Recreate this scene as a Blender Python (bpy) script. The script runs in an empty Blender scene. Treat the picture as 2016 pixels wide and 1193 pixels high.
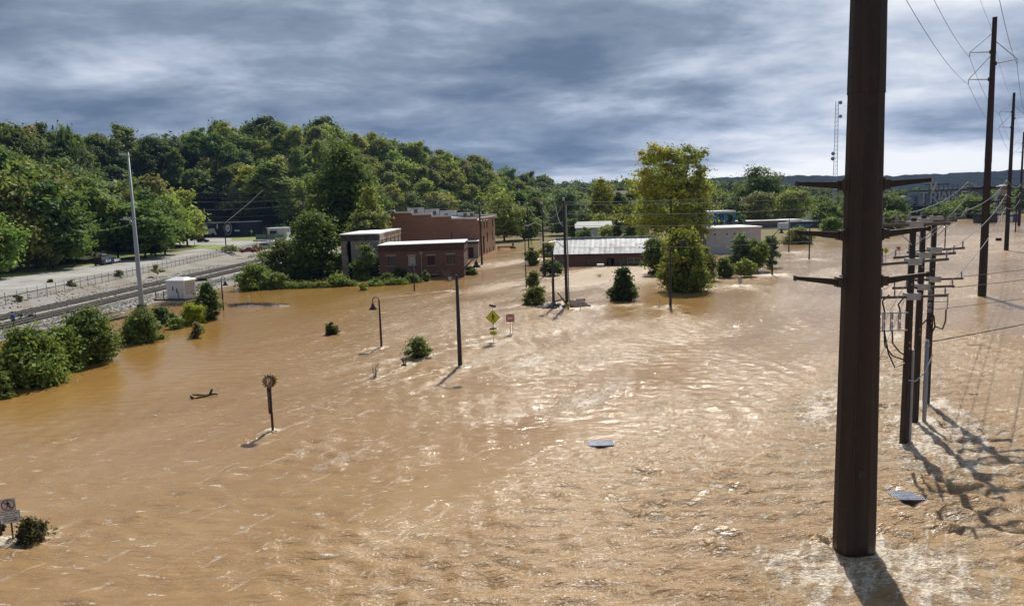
import bpy, bmesh, math, random
import numpy as np
from mathutils import Vector, Matrix, noise as mnoise

scene = bpy.context.scene
COL = scene.collection
R = math.radians

# ------------------------------------------------------------------ camera
FPX, CAM_H, ROLL = 1520.0, 13.0, 0.03
PITCH = math.atan(192.5 / FPX)
_f = Vector((0, math.cos(PITCH), -math.sin(PITCH)))
_r0 = Vector((1, 0, 0)); _u0 = Vector((0, math.sin(PITCH), math.cos(PITCH)))
_r = _r0 * math.cos(ROLL) - _u0 * math.sin(ROLL)
_u = _r0 * math.sin(ROLL) + _u0 * math.cos(ROLL)
CAM = Vector((0, 0, CAM_H))
cam_data = bpy.data.cameras.new('camera')
cam = bpy.data.objects.new('camera', cam_data)
COL.objects.link(cam)
cam_data.sensor_width = 36.0
cam_data.lens = 36.0 * FPX / 2016.0
cam_data.clip_start = 0.5
cam_data.clip_end = 20000
cam.matrix_world = Matrix(((_r.x, _u.x, -_f.x, CAM.x), (_r.y, _u.y, -_f.y, CAM.y), (_r.z, _u.z, -_f.z, CAM.z), (0, 0, 0, 1)))
scene.camera = cam

# ------------------------------------------------------------------ light
SUN_EL, SUN_AZ = 47.0, 10.5            # degrees; azimuth clockwise from +Y
SUN_STRENGTH = 5.0
sun_dir = Vector((math.sin(R(SUN_AZ)) * math.cos(R(SUN_EL)), math.cos(R(SUN_AZ)) * math.cos(R(SUN_EL)), math.sin(R(SUN_EL))))
sd = bpy.data.lights.new('sun', 'SUN'); sd.energy = SUN_STRENGTH; sd.angle = R(0.55); sd.color = (1.0, 0.95, 0.86)
so = bpy.data.objects.new('sun', sd); COL.objects.link(so)
so.rotation_euler = sun_dir.to_track_quat('Z', 'Y').to_euler()

scene.render.engine = 'CYCLES'
scene.cycles.use_denoising = True
scene.cycles.max_bounces = 8
scene.cycles.diffuse_bounces = 4
scene.cycles.glossy_bounces = 3
scene.cycles.transmission_bounces = 4
scene.cycles.volume_bounces = 0
scene.cycles.caustics_reflective = False
scene.cycles.caustics_refractive = False
scene.cycles.sample_clamp_indirect = 4.0
scene.view_settings.view_transform = 'Standard'
scene.view_settings.look = 'None'
scene.view_settings.exposure = 0.12
scene.view_settings.gamma = 1.0
scene.view_settings.use_curve_mapping = False

# ------------------------------------------------------------------ node helper
class NT:
    def __init__(s, tree): s.t = tree; s.n = tree.nodes; s.l = tree.links
    def add(s, typ, **kw):
        nd = s.n.new(typ)
        for k, v in kw.items():
            if k.startswith('_'):
                nd.inputs[k[1:].replace('_', ' ')].default_value = v
            else: setattr(nd, k, v)
        return nd
    def set(s, nd, key, v):
        if hasattr(v, 'is_linked') or isinstance(v, bpy.types.NodeSocket): s.l.new(v, nd.inputs[key])
        else: nd.inputs[key].default_value = v
    def math(s, op, a, b=None, c=None, clamp=False):
        nd = s.n.new('ShaderNodeMath'); nd.operation = op; nd.use_clamp = clamp
        for i, v in enumerate((a, b, c)):
            if v is not None: s.set(nd, i, v)
        return nd.outputs[0]
    def vmath(s, op, a, b=None, scale=None):
        nd = s.n.new('ShaderNodeVectorMath'); nd.operation = op
        s.set(nd, 0, a)
        if b is not None: s.set(nd, 1, b)
        if scale is not None: s.set(nd, 'Scale', scale)
        return nd.outputs[0]
    def noise(s, vec, scale, detail=4.0, rough=0.55, dist=0.0):
        nd = s.n.new('ShaderNodeTexNoise')
        if vec is not None: s.l.new(vec, nd.inputs['Vector'])
        nd.inputs['Scale'].default_value = scale; nd.inputs['Detail'].default_value = detail
        nd.inputs['Roughness'].default_value = rough; nd.inputs['Distortion'].default_value = dist
        return nd.outputs['Fac']
    def ramp(s, fac, stops, interp='LINEAR'):
        nd = s.n.new('ShaderNodeValToRGB'); s.l.new(fac, nd.inputs[0]); cr = nd.color_ramp; cr.interpolation = interp
        while len(cr.elements) > 1: cr.elements.remove(cr.elements[-1])
        for i, (p, c) in enumerate(stops):
            e = cr.elements[0] if i == 0 else cr.elements.new(p)
            e.position = p; e.color = (c[0], c[1], c[2], 1) if hasattr(c, '__len__') else (c, c, c, 1)
        return nd.outputs[0]
    def mix(s, fac, a, b, blend='MIX'):
        nd = s.n.new('ShaderNodeMix'); nd.data_type = 'RGBA'; nd.blend_type = blend
        s.set(nd, 0, fac)
        for k, v in ((6, a), (7, b)):
            if isinstance(v, bpy.types.NodeSocket): s.l.new(v, nd.inputs[k])
            else: nd.inputs[k].default_value = (v[0], v[1], v[2], 1)
        return nd.outputs[2]
    def maprange(s, v, a, b, c=0.0, d=1.0, smooth=False):
        nd = s.n.new('ShaderNodeMapRange'); nd.interpolation_type = 'SMOOTHSTEP' if smooth else 'LINEAR'
        s.set(nd, 0, v)
        for i, x in enumerate((a, b, c, d)): nd.inputs[1 + i].default_value = x
        return nd.outputs[0]

# ------------------------------------------------------------------ sky: daylight under broken cloud
world = bpy.data.worlds.new('World'); scene.world = world; world.use_nodes = True
w = NT(world.node_tree); w.n.clear()
out = w.add('ShaderNodeOutputWorld'); bg = w.add('ShaderNodeBackground'); w.l.new(bg.outputs[0], out.inputs[0])
sky = w.add('ShaderNodeTexSky'); sky.sky_type = 'NISHITA'; sky.sun_disc = False
sky.sun_elevation = R(SUN_EL); sky.sun_rotation = R(SUN_AZ); sky.air_density = 1.0; sky.dust_density = 1.2
tc = w.add('ShaderNodeTexCoord'); d = tc.outputs['Generated']
sx = w.add('ShaderNodeSeparateXYZ'); w.l.new(d, sx.inputs[0])
zc = w.math('ADD', w.math('MAXIMUM', sx.outputs[2], 0.0), 0.17)
comb = w.add('ShaderNodeCombineXYZ')
w.l.new(w.math('DIVIDE', sx.outputs[0], zc), comb.inputs[0]); w.l.new(w.math('DIVIDE', sx.outputs[1], zc), comb.inputs[1])
cl = comb.outputs[0]
mp = w.add('ShaderNodeMapping'); mp.inputs['Scale'].default_value = (0.46, 0.50, 1); mp.inputs['Location'].default_value = (0.4, 1.7, 0.0)
mp.inputs['Rotation'].default_value = (0, 0, R(-9))
w.l.new(cl, mp.inputs[0])
n1 = w.noise(mp.outputs[0], 1.25, 7.0, 0.54, 0.25)
n2 = w.noise(mp.outputs[0], 3.0, 7.0, 0.60, 0.2)
n3 = w.noise(mp.outputs[0], 0.45, 2.0, 0.5)
cloud = w.math('ADD', w.math('MULTIPLY', n1, 0.56), w.math('MULTIPLY', n2, 0.44))
# the clouds are brighter towards the sun's side of the sky and thin out low over the horizon there
sunside = w.n.new('ShaderNodeVectorMath'); sunside.operation = 'DOT_PRODUCT'
w.l.new(d, sunside.inputs[0]); sunside.inputs[1].default_value = Vector((0.46, 0.89, 0.0)).normalized()
low = w.maprange(sx.outputs[2], 0.012, 0.075, 1.0, 0.0, True)
glow = w.math('MULTIPLY', low, w.maprange(sunside.outputs['Value'], 0.87, 0.99, 0.0, 1.0, True))
cloud = w.math('ADD', cloud, w.math('MULTIPLY', glow, 0.27))
cloud = w.math('ADD', cloud, w.math('MULTIPLY', w.maprange(sunside.outputs['Value'], 0.90, 1.0, 0.0, 1.0, True), 0.10))
cloud = w.math('ADD', w.math('ADD', cloud, 0.012), w.math('MULTIPLY', w.math('SUBTRACT', n3, 0.5), 0.42))
cloud = w.math('ADD', w.math('MULTIPLY', w.math('SUBTRACT', cloud, 0.5), 1.5), 0.485)
ccol = w.ramp(cloud, [(0.26, (0.072, 0.108, 0.165)), (0.42, (0.124, 0.174, 0.250)), (0.54, (0.245, 0.304, 0.388)),
                      (0.63, (0.43, 0.49, 0.60)), (0.75, (0.72, 0.76, 0.82)), (0.88, (0.95, 0.96, 0.97))])
cover = w.maprange(cloud, 0.84, 1.05, 1.0, 0.9)
c10 = w.vmath('SCALE', ccol, scale=10.0)
w.l.new(w.mix(cover, sky.outputs[0], c10), bg.inputs[0])
bg.inputs[1].default_value = 0.1

# ------------------------------------------------------------------ placing helpers
def ray(px, py): return _f + _r * ((px - 1008) / FPX) - _u * ((py - 596.5) / FPX)
def at(px, py, z=0.0):
    d_ = ray(px, py); return CAM + d_ * ((z - CAM_H) / d_.z)
def atY(px, py, Y):
    d_ = ray(px, py); return CAM + d_ * (Y / d_.y)
def ppm(P): return FPX / max(1e-3, (Vector(P) - CAM).dot(_f))
def pix(P):
    v = Vector(P) - CAM; k = v.dot(_f); return 1008 + FPX * v.dot(_r) / k, 596.5 - FPX * v.dot(_u) / k

# ------------------------------------------------------------------ materials
MATS = {}
def M(name, col, rough=0.7, var=0.18, scale=2.0, metal=0.0, bump=0.0, spec=0.5, stretch=(1, 1, 1), dark=None, grime=None):
    """Principled with a little procedural variation of colour and relief in object space."""
    if name in MATS: return MATS[name]
    m = bpy.data.materials.new(name); m.use_nodes = True; t = NT(m.node_tree)
    b = t.n['Principled BSDF']
    tcn = t.add('ShaderNodeTexCoord'); mpn = t.add('ShaderNodeMapping'); mpn.inputs['Scale'].default_value = stretch
    t.l.new(tcn.outputs['Object'], mpn.inputs[0])
    nz = t.noise(mpn.outputs[0], scale, 6.0, 0.62)
    lo = tuple(c * (1 - var * 1.6) for c in col) if dark is None else dark
    hi = tuple(min(1, c * (1 + var)) for c in col)
    c = t.ramp(nz, [(0.3, lo), (0.68, hi)])
    if grime is not None:
        g2 = t.noise(mpn.outputs[0], scale * 0.23, 5.0, 0.6, 0.6)
        c = t.mix(t.maprange(g2, 0.48, 0.66, 0, 0.85, True), c, grime)
    t.l.new(c, b.inputs['Base Color'])
    b.inputs['Roughness'].default_value = rough; b.inputs['Metallic'].default_value = metal
    b.inputs['Specular IOR Level'].default_value = spec
    if bump:
        bp = t.add('ShaderNodeBump'); bp.inputs['Strength'].default_value = bump; bp.inputs['Distance'].default_value = 0.05
        t.l.new(nz, bp.inputs['Height']); t.l.new(bp.outputs[0], b.inputs['Normal'])
    MATS[name] = m
    return m

def brick_mat(name, c1, c2, mortar, stain=(0.10, 0.06, 0.045), pale=(0.45, 0.36, 0.30), pale_amt=0.25, axis='XZ'):
    if name in MATS: return MATS[name]
    m = bpy.data.materials.new(name); m.use_nodes = True; t = NT(m.node_tree); b = t.n['Principled BSDF']
    tcn = t.add('ShaderNodeTexCoord'); s = t.add('ShaderNodeSeparateXYZ'); t.l.new(tcn.outputs['Object'], s.inputs[0])
    cb = t.add('ShaderNodeCombineXYZ')
    t.l.new(t.math('ADD', s.outputs[0], s.outputs[1]), cb.inputs[0]); t.l.new(s.outputs[2], cb.inputs[1])
    bt = t.add('ShaderNodeTexBrick'); t.l.new(cb.outputs[0], bt.inputs['Vector'])
    bt.inputs['Scale'].default_value = 1.0; bt.inputs['Brick Width'].default_value = 0.24; bt.inputs['Row Height'].default_value = 0.08
    bt.inputs['Mortar Size'].default_value = 0.008; bt.inputs['Color1'].default_value = (*c1, 1); bt.inputs['Color2'].default_value = (*c2, 1)
    bt.inputs['Mortar'].default_value = (*mortar, 1); bt.inputs['Bias'].default_value = -0.1
    mp_ = t.add('ShaderNodeMapping'); mp_.inputs['Scale'].default_value = (0.25, 1.0, 1); t.l.new(cb.outputs[0], mp_.inputs[0])
    st = t.noise(mp_.outputs[0], 0.9, 6.0, 0.65, 0.4)
    c = t.mix(t.maprange(st, 0.5, 0.72, 0, 0.6, True), bt.outputs['Color'], stain)
    p2 = t.noise(cb.outputs[0], 0.35, 5.0, 0.6, 0.5)
    c = t.mix(t.maprange(p2, 0.52, 0.75, 0, pale_amt, True), c, pale)
    rows = t.noise(mp_.outputs[0], 3.2, 3.0, 0.6)
    c = t.mix(t.maprange(rows, 0.35, 0.7, 0.0, 0.35), c, tuple(x * 0.55 for x in c1))
    t.l.new(c, b.inputs['Base Color']); b.inputs['Roughness'].default_value = 0.9
    bp = t.add('ShaderNodeBump'); bp.inputs['Strength'].default_value = 0.5; bp.inputs['Distance'].default_value = 0.02
    t.l.new(bt.outputs['Fac'], bp.inputs['Height']); bp.invert = True; t.l.new(bp.outputs[0], b.inputs['Normal'])
    MATS[name] = m
    return m

# ------------------------------------------------------------------ mesh helpers
def link(o, parent=None):
    COL.objects.link(o)
    if parent is not None: o.parent = parent
    return o
def tag(o, label=None, cat=None, group=None, kind=None):
    if label: o['label'] = label
    if cat: o['category'] = cat
    if group: o['group'] = group
    if kind: o['kind'] = kind
    return o
def thing(name, label, cat, loc=(0, 0, 0), rz=0.0, group=None):
    o = bpy.data.objects.new(name, None); o.empty_display_size = 0.2
    link(o); o.location = loc; o.rotation_euler = (0, 0, rz)
    return tag(o, label, cat, group)

class MB:
    """collects simple solids into one mesh"""
    def __init__(s): s.v = []; s.f = []; s.mi = []; s.cur = 0
    def _add(s, vs, fs):
        n = len(s.v); s.v += [tuple(v) for v in vs]
        for f in fs: s.f.append(tuple(i + n for i in f)); s.mi.append(s.cur)
        return s
    def box(s, c, d, rz=0.0, taper=1.0, rx=0.0, ry=0.0):
        hx, hy, hz = d[0] / 2, d[1] / 2, d[2] / 2
        mt = Matrix.Translation(c) @ Matrix.Rotation(rz, 4, 'Z') @ Matrix.Rotation(ry, 4, 'Y') @ Matrix.Rotation(rx, 4, 'X')
        vs = [mt @ Vector((x * hx * (taper if z > 0 else 1), y * hy * (taper if z > 0 else 1), z * hz)) for z in (-1, 1) for x, y in ((-1, -1), (1, -1), (1, 1), (-1, 1))]
        return s._add(vs, [(3, 2, 1, 0), (4, 5, 6, 7), (0, 1, 5, 4), (1, 2, 6, 5), (2, 3, 7, 6), (3, 0, 4, 7)])
    def tube(s, pts, r, n=8, caps=True):
        pts = [Vector(p) for p in pts]; k = len(pts); rs = r if hasattr(r, '__len__') else [r] * k
        vs = []; prev = None
        for i, p in enumerate(pts):
            dd = (pts[min(i + 1, k - 1)] - pts[max(i - 1, 0)]).normalized()
            if prev is None:
                a = dd.orthogonal().normalized() if abs(dd.z) < 0.95 else Vector((1, 0, 0))
                a = (a - dd * a.dot(dd)).normalized()
            else: a = (prev - dd * prev.dot(dd)).normalized()
            prev = a; b = dd.cross(a)
            for j in range(n):
                t = 2 * math.pi * (j + 0.5) / n; vs.append(p + (a * math.cos(t) + b * math.sin(t)) * rs[i])
        fs = [(i * n + j, i * n + (j + 1) % n, (i + 1) * n + (j + 1) % n, (i + 1) * n + j) for i in range(k - 1) for j in range(n)]
        if caps: fs += [tuple(range(n))[::-1], tuple((k - 1) * n + j for j in range(n))]
        return s._add(vs, fs)
    def cyl(s, p0, p1, r0, r1=None, n=10): return s.tube([p0, p1], [r0, r0 if r1 is None else r1], n)
    def lathe(s, prof, c=(0, 0, 0), n=12, close=True):
        c = Vector(c); k = len(prof)
        vs = [c + Vector((r_ * math.cos(2 * math.pi * j / n), r_ * math.sin(2 * math.pi * j / n), z)) for r_, z in prof for j in range(n)]
        fs = [(i * n + j, i * n + (j + 1) % n, (i + 1) * n + (j + 1) % n, (i + 1) * n + j) for i in range(k - 1) for j in range(n)]
        if close: fs += [tuple(range(n))[::-1], tuple((k - 1) * n + j for j in range(n))]
        return s._add(vs, fs)
    def prism(s, poly, y0, y1, mt=None):
        """polygon (x, z) extruded along y"""
        n = len(poly); vs = [Vector((x, y0, z)) for x, z in poly] + [Vector((x, y1, z)) for x, z in poly]
        if mt: vs = [mt @ v for v in vs]
        fs = [tuple(range(n)), tuple(range(n, 2 * n))[::-1]] + [(i, i + n, (i + 1) % n + n, (i + 1) % n) for i in range(n)]
        return s._add(vs, fs)
    def poly(s, vs): return s._add(vs, [tuple(range(len(vs)))])
    def slab(s, poly, z0, z1):
        n = len(poly); vs = [(x, y, z0) for x, y in poly] + [(x, y, z1) for x, y in poly]
        return s._add(vs, [tuple(range(n))[::-1], tuple(range(n, 2 * n))] + [(i, (i + 1) % n, (i + 1) % n + n, i + n) for i in range(n)])
    def build(s, name, mat, parent=None, smooth=False, loc=None):
        me = bpy.data.meshes.new(name); me.from_pydata([tuple(v) for v in s.v], [], s.f)
        for m in (mat if isinstance(mat, (list, tuple)) else [mat]): me.materials.append(m)
        if max(s.mi, default=0): me.polygons.foreach_set('material_index', s.mi)
        bm = bmesh.new(); bm.from_mesh(me); bmesh.ops.recalc_face_normals(bm, faces=bm.faces); bm.to_mesh(me); bm.free()
        if smooth: me.polygons.foreach_set('use_smooth', [True] * len(me.polygons))
        me.update()
        o = bpy.data.objects.new(name, me); link(o, parent)
        if loc is not None: o.location = loc
        return o

def np_mesh(name, V, Fq, mat, parent=None, smooth=False, attrs=None):
    """quads (or tris) from numpy arrays"""
    k = Fq.shape[1]; me = bpy.data.meshes.new(name)
    me.vertices.add(len(V)); me.vertices.foreach_set('co', np.ascontiguousarray(V, np.float32).ravel())
    me.loops.add(Fq.size); me.loops.foreach_set('vertex_index', np.ascontiguousarray(Fq, np.int32).ravel())
    me.polygons.add(len(Fq)); me.polygons.foreach_set('loop_start', np.arange(0, Fq.size, k, dtype=np.int32))
    if smooth: me.polygons.foreach_set('use_smooth', np.ones(len(Fq), bool))
    me.update(calc_edges=True)
    for an, av in (attrs or {}).items():
        a = me.attributes.new(an, 'FLOAT', 'POINT'); a.data.foreach_set('value', np.ascontiguousarray(av, np.float32))
    if mat is not None: me.materials.append(mat)
    o = bpy.data.objects.new(name, me)
    return link(o, parent)

def grid_mesh(name, xs, ys, Z, mat, smooth=True, attrs=None):
    X, Y = np.meshgrid(xs, ys); V = np.stack([X.ravel(), Y.ravel(), Z.ravel()], 1)
    nx, ny = len(xs), len(ys); i = np.arange((nx - 1) * (ny - 1)); a = (i // (nx - 1)) * nx + i % (nx - 1)
    return np_mesh(name, V, np.stack([a, a + 1, a + nx + 1, a + nx], 1), mat, None, smooth, attrs)

TEXTS = []
def text(name, body, size, mat, parent, loc, rot=(R(90), 0, 0), align='CENTER', ext=0.004, bold=0.0, sx=1.0):
    cu = bpy.data.curves.new(name, 'FONT'); cu.body = body; cu.size = size; cu.align_x = align; cu.align_y = 'CENTER'
    cu.extrude = ext; cu.offset = bold; cu.materials.append(mat)
    o = bpy.data.objects.new(name, cu); link(o, parent); o.location = loc; o.rotation_euler = rot; o.scale = (sx, 1, 1)
    TEXTS.append(o); return o
def texts_to_mesh():
    dg = bpy.context.evaluated_depsgraph_get()
    for o in TEXTS:
        me = bpy.data.meshes.new_from_object(o.evaluated_get(dg)); nm = o.name; par, lo, ro, sc = o.parent, o.location.copy(), o.rotation_euler.copy(), o.scale.copy()
        o.name = 'old_text'; n = bpy.data.objects.new(nm, me); link(n, par); n.location = lo; n.rotation_euler = ro; n.scale = sc
        bpy.data.objects.remove(o)

def copy_tree(o, parent=None):
    c = o.copy(); COL.objects.link(c)
    if parent is not None: c.parent = parent
    for ch in list(o.children): copy_tree(ch, c)
    return c
# ================================================================== THE SETTING
def seg_dist(P, A, B):
    AB = B - A; t = np.clip(((P - A) @ AB) / (AB @ AB), 0, 1); return np.linalg.norm(P - (A + t[:, None] * AB), axis=1), t
def poly_dist(P, pts, closed=False):
    pts = np.array(pts, float); best = np.full(len(P), 1e9); par = np.zeros(len(P)); n = len(pts)
    for i in range(n if closed else n - 1):
        dd, t = seg_dist(P, pts[i, :2], pts[(i + 1) % n, :2]); mk = dd < best
        best[mk] = dd[mk]; par[mk] = (i + t)[mk]
    return best, par
def inside(P, pts):
    pts = np.array(pts, float)[:, :2]; c = np.zeros(len(P), bool); n = len(pts)
    for i in range(n):
        a, b = pts[i], pts[(i + 1) % n]
        m = ((a[1] > P[:, 1]) != (b[1] > P[:, 1])) & (P[:, 0] < (b[0] - a[0]) * (P[:, 1] - a[1]) / (b[1] - a[1] + 1e-12) + a[0])
        c ^= m
    return c
FLOOD = [(-56, -400), (-56.2, 60), (-55.9, 88), (-54.7, 102), (-53.8, 112), (-51.6, 138), (-50, 150), (-43, 158), (-33, 162), (-34, 200), (-8, 232), (12, 238), (12, 226), (40, 204), (62, 200),
         (75, 214), (96, 222), (130, 262), (165, 312), (200, 345), (245, 385), (330, 392), (600, 400), (3000, 420), (3000, -400)]
FOOT = [(-140, 60), (-104, 120), (-103.5, 152), (-107, 190), (-108, 240), (-112, 275), (-168, 322), (-172, 372), (-118, 382), (-60, 410), (0, 470), (60, 560), (160, 760)]
CREST = [(-330, 150, 26), (-215, 260, 33), (-190, 395, 35), (-152, 450, 45), (-110, 475, 44), (-66, 495, 38), (-30, 515, 29), (-3, 535, 21), (80, 640, 10), (200, 900, 8)]
HILLREG = FOOT + [(160, 2500), (-2500, 2500), (-2500, 60)]
_cz = np.array([c[2] for c in CREST], float)
def ground_z(P):
    P = np.asarray(P, float)
    fl, _ = poly_dist(P, FLOOD, True); infl = inside(P, FLOOD)
    z = np.where(infl, -np.minimum(1.6, fl * 0.12) - 0.02, np.minimum(0.9, fl * 0.09))
    x, y = P[:, 0], P[:, 1]
    xf = -70 - 0.1 * np.clip(y - 108, 0, 170)
    e = np.interp(x - (xf + 70), [-78, -74.5, -72.2, -70.6, -68.8, -58.5], [2.0, 2.0, 1.9, 1.5, 0.55, 0.5])
    left = (~infl) & (x < -50)
    wl = np.clip((x + 57.5) / -3.0, 0, 1)
    z = np.where(left, np.where(y < 330, e * np.clip(fl / 2.2, 0, 1), 2.0), z)
    hr = inside(P, HILLREG); df, _ = poly_dist(P, FOOT); dc, par = poly_dist(P, CREST)
    t = df / (df + dc + 1e-6); t = np.clip(t, 0, 1)
    cz = np.interp(par, np.arange(len(_cz)), _cz)
    hz = 2 + (cz - 2) * (t * t * (3 - 2 * t)) ** 0.8
    return np.where(hr, hz, z)
def gz(x, y): return float(ground_z([(x, y)])[0])

# ---- ground (soil, gravel bed, grass) one sheet with real banks
g_mat = bpy.data.materials.new('bank_soil'); g_mat.use_nodes = True; t = NT(g_mat.node_tree); b = t.n['Principled BSDF']
geo = t.add('ShaderNodeNewGeometry'); pos = geo.outputs['Position']
def attr(t, nm):
    a = t.add('ShaderNodeAttribute'); a.attribute_name = nm; return a.outputs['Fac']
na = t.noise(pos, 0.12, 6, 0.6); nb = t.noise(pos, 1.7, 6, 0.65); nc = t.noise(pos, 7.0, 3, 0.7)
mud = t.ramp(nb, [(0.3, (0.15, 0.095, 0.05)), (0.7, (0.27, 0.19, 0.115))])
grass = t.ramp(nb, [(0.3, (0.075, 0.10, 0.022)), (0.55, (0.16, 0.175, 0.04)), (0.75, (0.24, 0.20, 0.085))])
grav = t.ramp(nc, [(0.28, (0.125, 0.112, 0.098)), (0.5, (0.29, 0.27, 0.24)), (0.75, (0.50, 0.475, 0.435))])
grav = t.mix(t.maprange(na, 0.45, 0.66, 0, 0.6, True), grav, (0.21, 0.165, 0.115))
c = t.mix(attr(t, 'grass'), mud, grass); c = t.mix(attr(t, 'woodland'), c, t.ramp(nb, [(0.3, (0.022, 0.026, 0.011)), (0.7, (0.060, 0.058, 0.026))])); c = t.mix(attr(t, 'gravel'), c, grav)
t.l.new(c, b.inputs['Base Color']); b.inputs['Roughness'].default_value = 0.95; b.inputs['Specular IOR Level'].default_value = 0.2
bp = t.add('ShaderNodeBump'); bp.inputs['Strength'].default_value = 0.9; bp.inputs['Distance'].default_value = 0.12
t.l.new(t.math('ADD', nb, t.math('MULTIPLY', nc, 0.6)), bp.inputs['Height']); t.l.new(bp.outputs[0], b.inputs['Normal'])
xs = np.concatenate([np.arange(-420, -110, 6.0), np.arange(-110, -48, 0.8), np.arange(-48, 140, 3.0), np.arange(140, 520, 10.0)])
ys = np.concatenate([np.arange(-40, 60, 6.0), np.arange(60, 270, 1.6), np.arange(270, 560, 5.0), np.arange(560, 1100, 20.0)])
X, Y = np.meshgrid(xs, ys); P = np.stack([X.ravel(), Y.ravel()], 1)
Z = ground_z(P)
rng = np.random.default_rng(3)
Z = Z + np.where((P[:, 0] < -48) & (Z > 0.3), rng.normal(0, 0.025, len(Z)), 0)
xl = P[:, 0] + 0.1 * np.clip(P[:, 1] - 108, 0, 170)
gravel = ((xl > -71.0) & (P[:, 0] < -49) & (P[:, 1] < 262)).astype(float) + 1.0 * ((xl > -76) & (xl <= -71.0) & (P[:, 1] < 300))
gravel = np.clip(gravel, 0, 1)
grassA = np.clip(0.25 + 0.75 * (rng.random(len(Z)) > 0.35), 0, 1) * (Z > 0.12)
grassA = np.where((P[:, 0] > -30) & (P[:, 1] < 420), grassA * 0.55, grassA)
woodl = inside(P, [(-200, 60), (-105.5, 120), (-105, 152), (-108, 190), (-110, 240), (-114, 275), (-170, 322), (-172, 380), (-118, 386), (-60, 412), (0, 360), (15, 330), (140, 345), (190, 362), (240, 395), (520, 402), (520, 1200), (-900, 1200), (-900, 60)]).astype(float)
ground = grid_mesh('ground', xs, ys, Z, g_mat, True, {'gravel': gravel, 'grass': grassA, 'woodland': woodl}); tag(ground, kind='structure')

# far land to the horizon and the ridges behind the town
far_mat = M('far_woodland', (0.010, 0.016, 0.013), 1.0, 0.45, 0.05, dark=(0.004, 0.006, 0.006), spec=0.05)  # cloud shade over the ridge is put into this very dark colour
fxs = np.concatenate([np.linspace(-4300, -400, 60)[:-1], np.arange(-400, 2200, 7.0), np.linspace(2200, 4300, 50)]); fys = np.concatenate([np.arange(1100, 1650, 40.0), np.arange(1650, 2350, 13.0), np.arange(2350, 3500, 90.0)])
X, Y = np.meshgrid(fxs, fys)
def vnoise(x, y, seed, cells):
    r_ = np.random.default_rng(seed); G = r_.random((257, 257)); xx = (x / cells) % 256; yy = (y / cells) % 256
    i, j = xx.astype(int), yy.astype(int); fx, fy = xx - i, yy - j; fx = fx * fx * (3 - 2 * fx); fy = fy * fy * (3 - 2 * fy)
    return G[i, j] * (1 - fx) * (1 - fy) + G[i + 1, j] * fx * (1 - fy) + G[i, j + 1] * (1 - fx) * fy + G[i + 1, j + 1] * fx * fy
def far_h(X, Y):
    prof = np.exp(-((Y - 2050 - 0.06 * X) / 330.0) ** 2)
    az = X / np.maximum(Y, 1)
    h = 30 + 26 * np.interp(az, [-1.5, -0.6, 0.0, 0.2, 0.35, 0.5, 0.62, 1.2], [2.2, 2.0, 1.0, 0.9, 0.98, 1.0, 1.12, 2.0]) + 16 * (vnoise(X + 9000, Y, 5, 420.0) - 0.5)
    return 1.0 + prof * h + 0.3 * np.clip((Y - 2400) / 60, 0, 40)
Zf = far_h(X, Y) + (8.0 * vnoise(X + 9000, Y, 8, 17.0) + 5.0 * vnoise(X + 9000, Y, 9, 41.0)) * (np.abs(Y - 2050 - 0.06 * X) < 420)
hills = grid_mesh('hills', fxs, fys, Zf, far_mat, True); tag(hills, kind='structure')

# ---- flood water: one sheet, real swells near the camera, calmer far off
FLOW = np.array([-0.52, -0.854]); ACR = np.array([0.854, -0.52])
wx = [-46.0]
while wx[-1] < 46: wx.append(wx[-1] + 0.30)
st = 0.4
right = [];xx = 46.0
while xx < 3200: xx += st; st *= 1.16; right.append(xx)
wx = [-v for v in right[::-1]] + wx[1:-1] + right
wy = [-300, -120, -50, -20, 0, 8, 13]
yy = 14.0
while yy < 150: wy.append(yy); yy += max(0.2, 0.0052 * yy)
st = 1.2
while yy < 3400: wy.append(yy); yy += st; st *= 1.09
wx = np.array(wx); wy = np.array(wy)
X, Y = np.meshgrid(wx, wy); PX = X.ravel(); PY = Y.ravel(); P = np.stack([PX, PY], 1)
foam = np.zeros(len(PX)); rough_w = np.full(len(PX), 0.22); bumpz = np.zeros(len(PX)); muddy = np.zeros(len(PX))
def wake(px, py, L=5.0, wdt=0.5, amp=1.0, bow=0.5, spread=0.22, h=0.0, world=None):
    g = np.array(world) if world else np.array(at(px, py))[:2]; D = P - g; s = D @ FLOW; n = D @ ACR
    mk = (s > -3) & (s < L * 4) & (np.abs(n) < 3 + L)
    v = np.zeros(len(PX)); ss = np.clip(s[mk], 0, None); nn = np.abs(n[mk])
    arms = np.exp(-((nn - bow * 0.5 - spread * ss) / (wdt * (0.5 + 0.12 * ss))) ** 2)
    core = 0.45 * np.exp(-(nn / (wdt + 0.3 * spread * ss)) ** 2)
    v[mk] = np.maximum(arms, core) * np.exp(-ss / L) * (s[mk] > -bow)
    v[mk] = np.maximum(v[mk], np.exp(-((D[mk] ** 2).sum(1)) / (bow * bow)))
    np.maximum(foam, amp * v, out=foam); np.maximum(rough_w, 0.35 + 0.6 * v, out=rough_w)
    if h: bumpz[mk] += h * v[mk]
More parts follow.
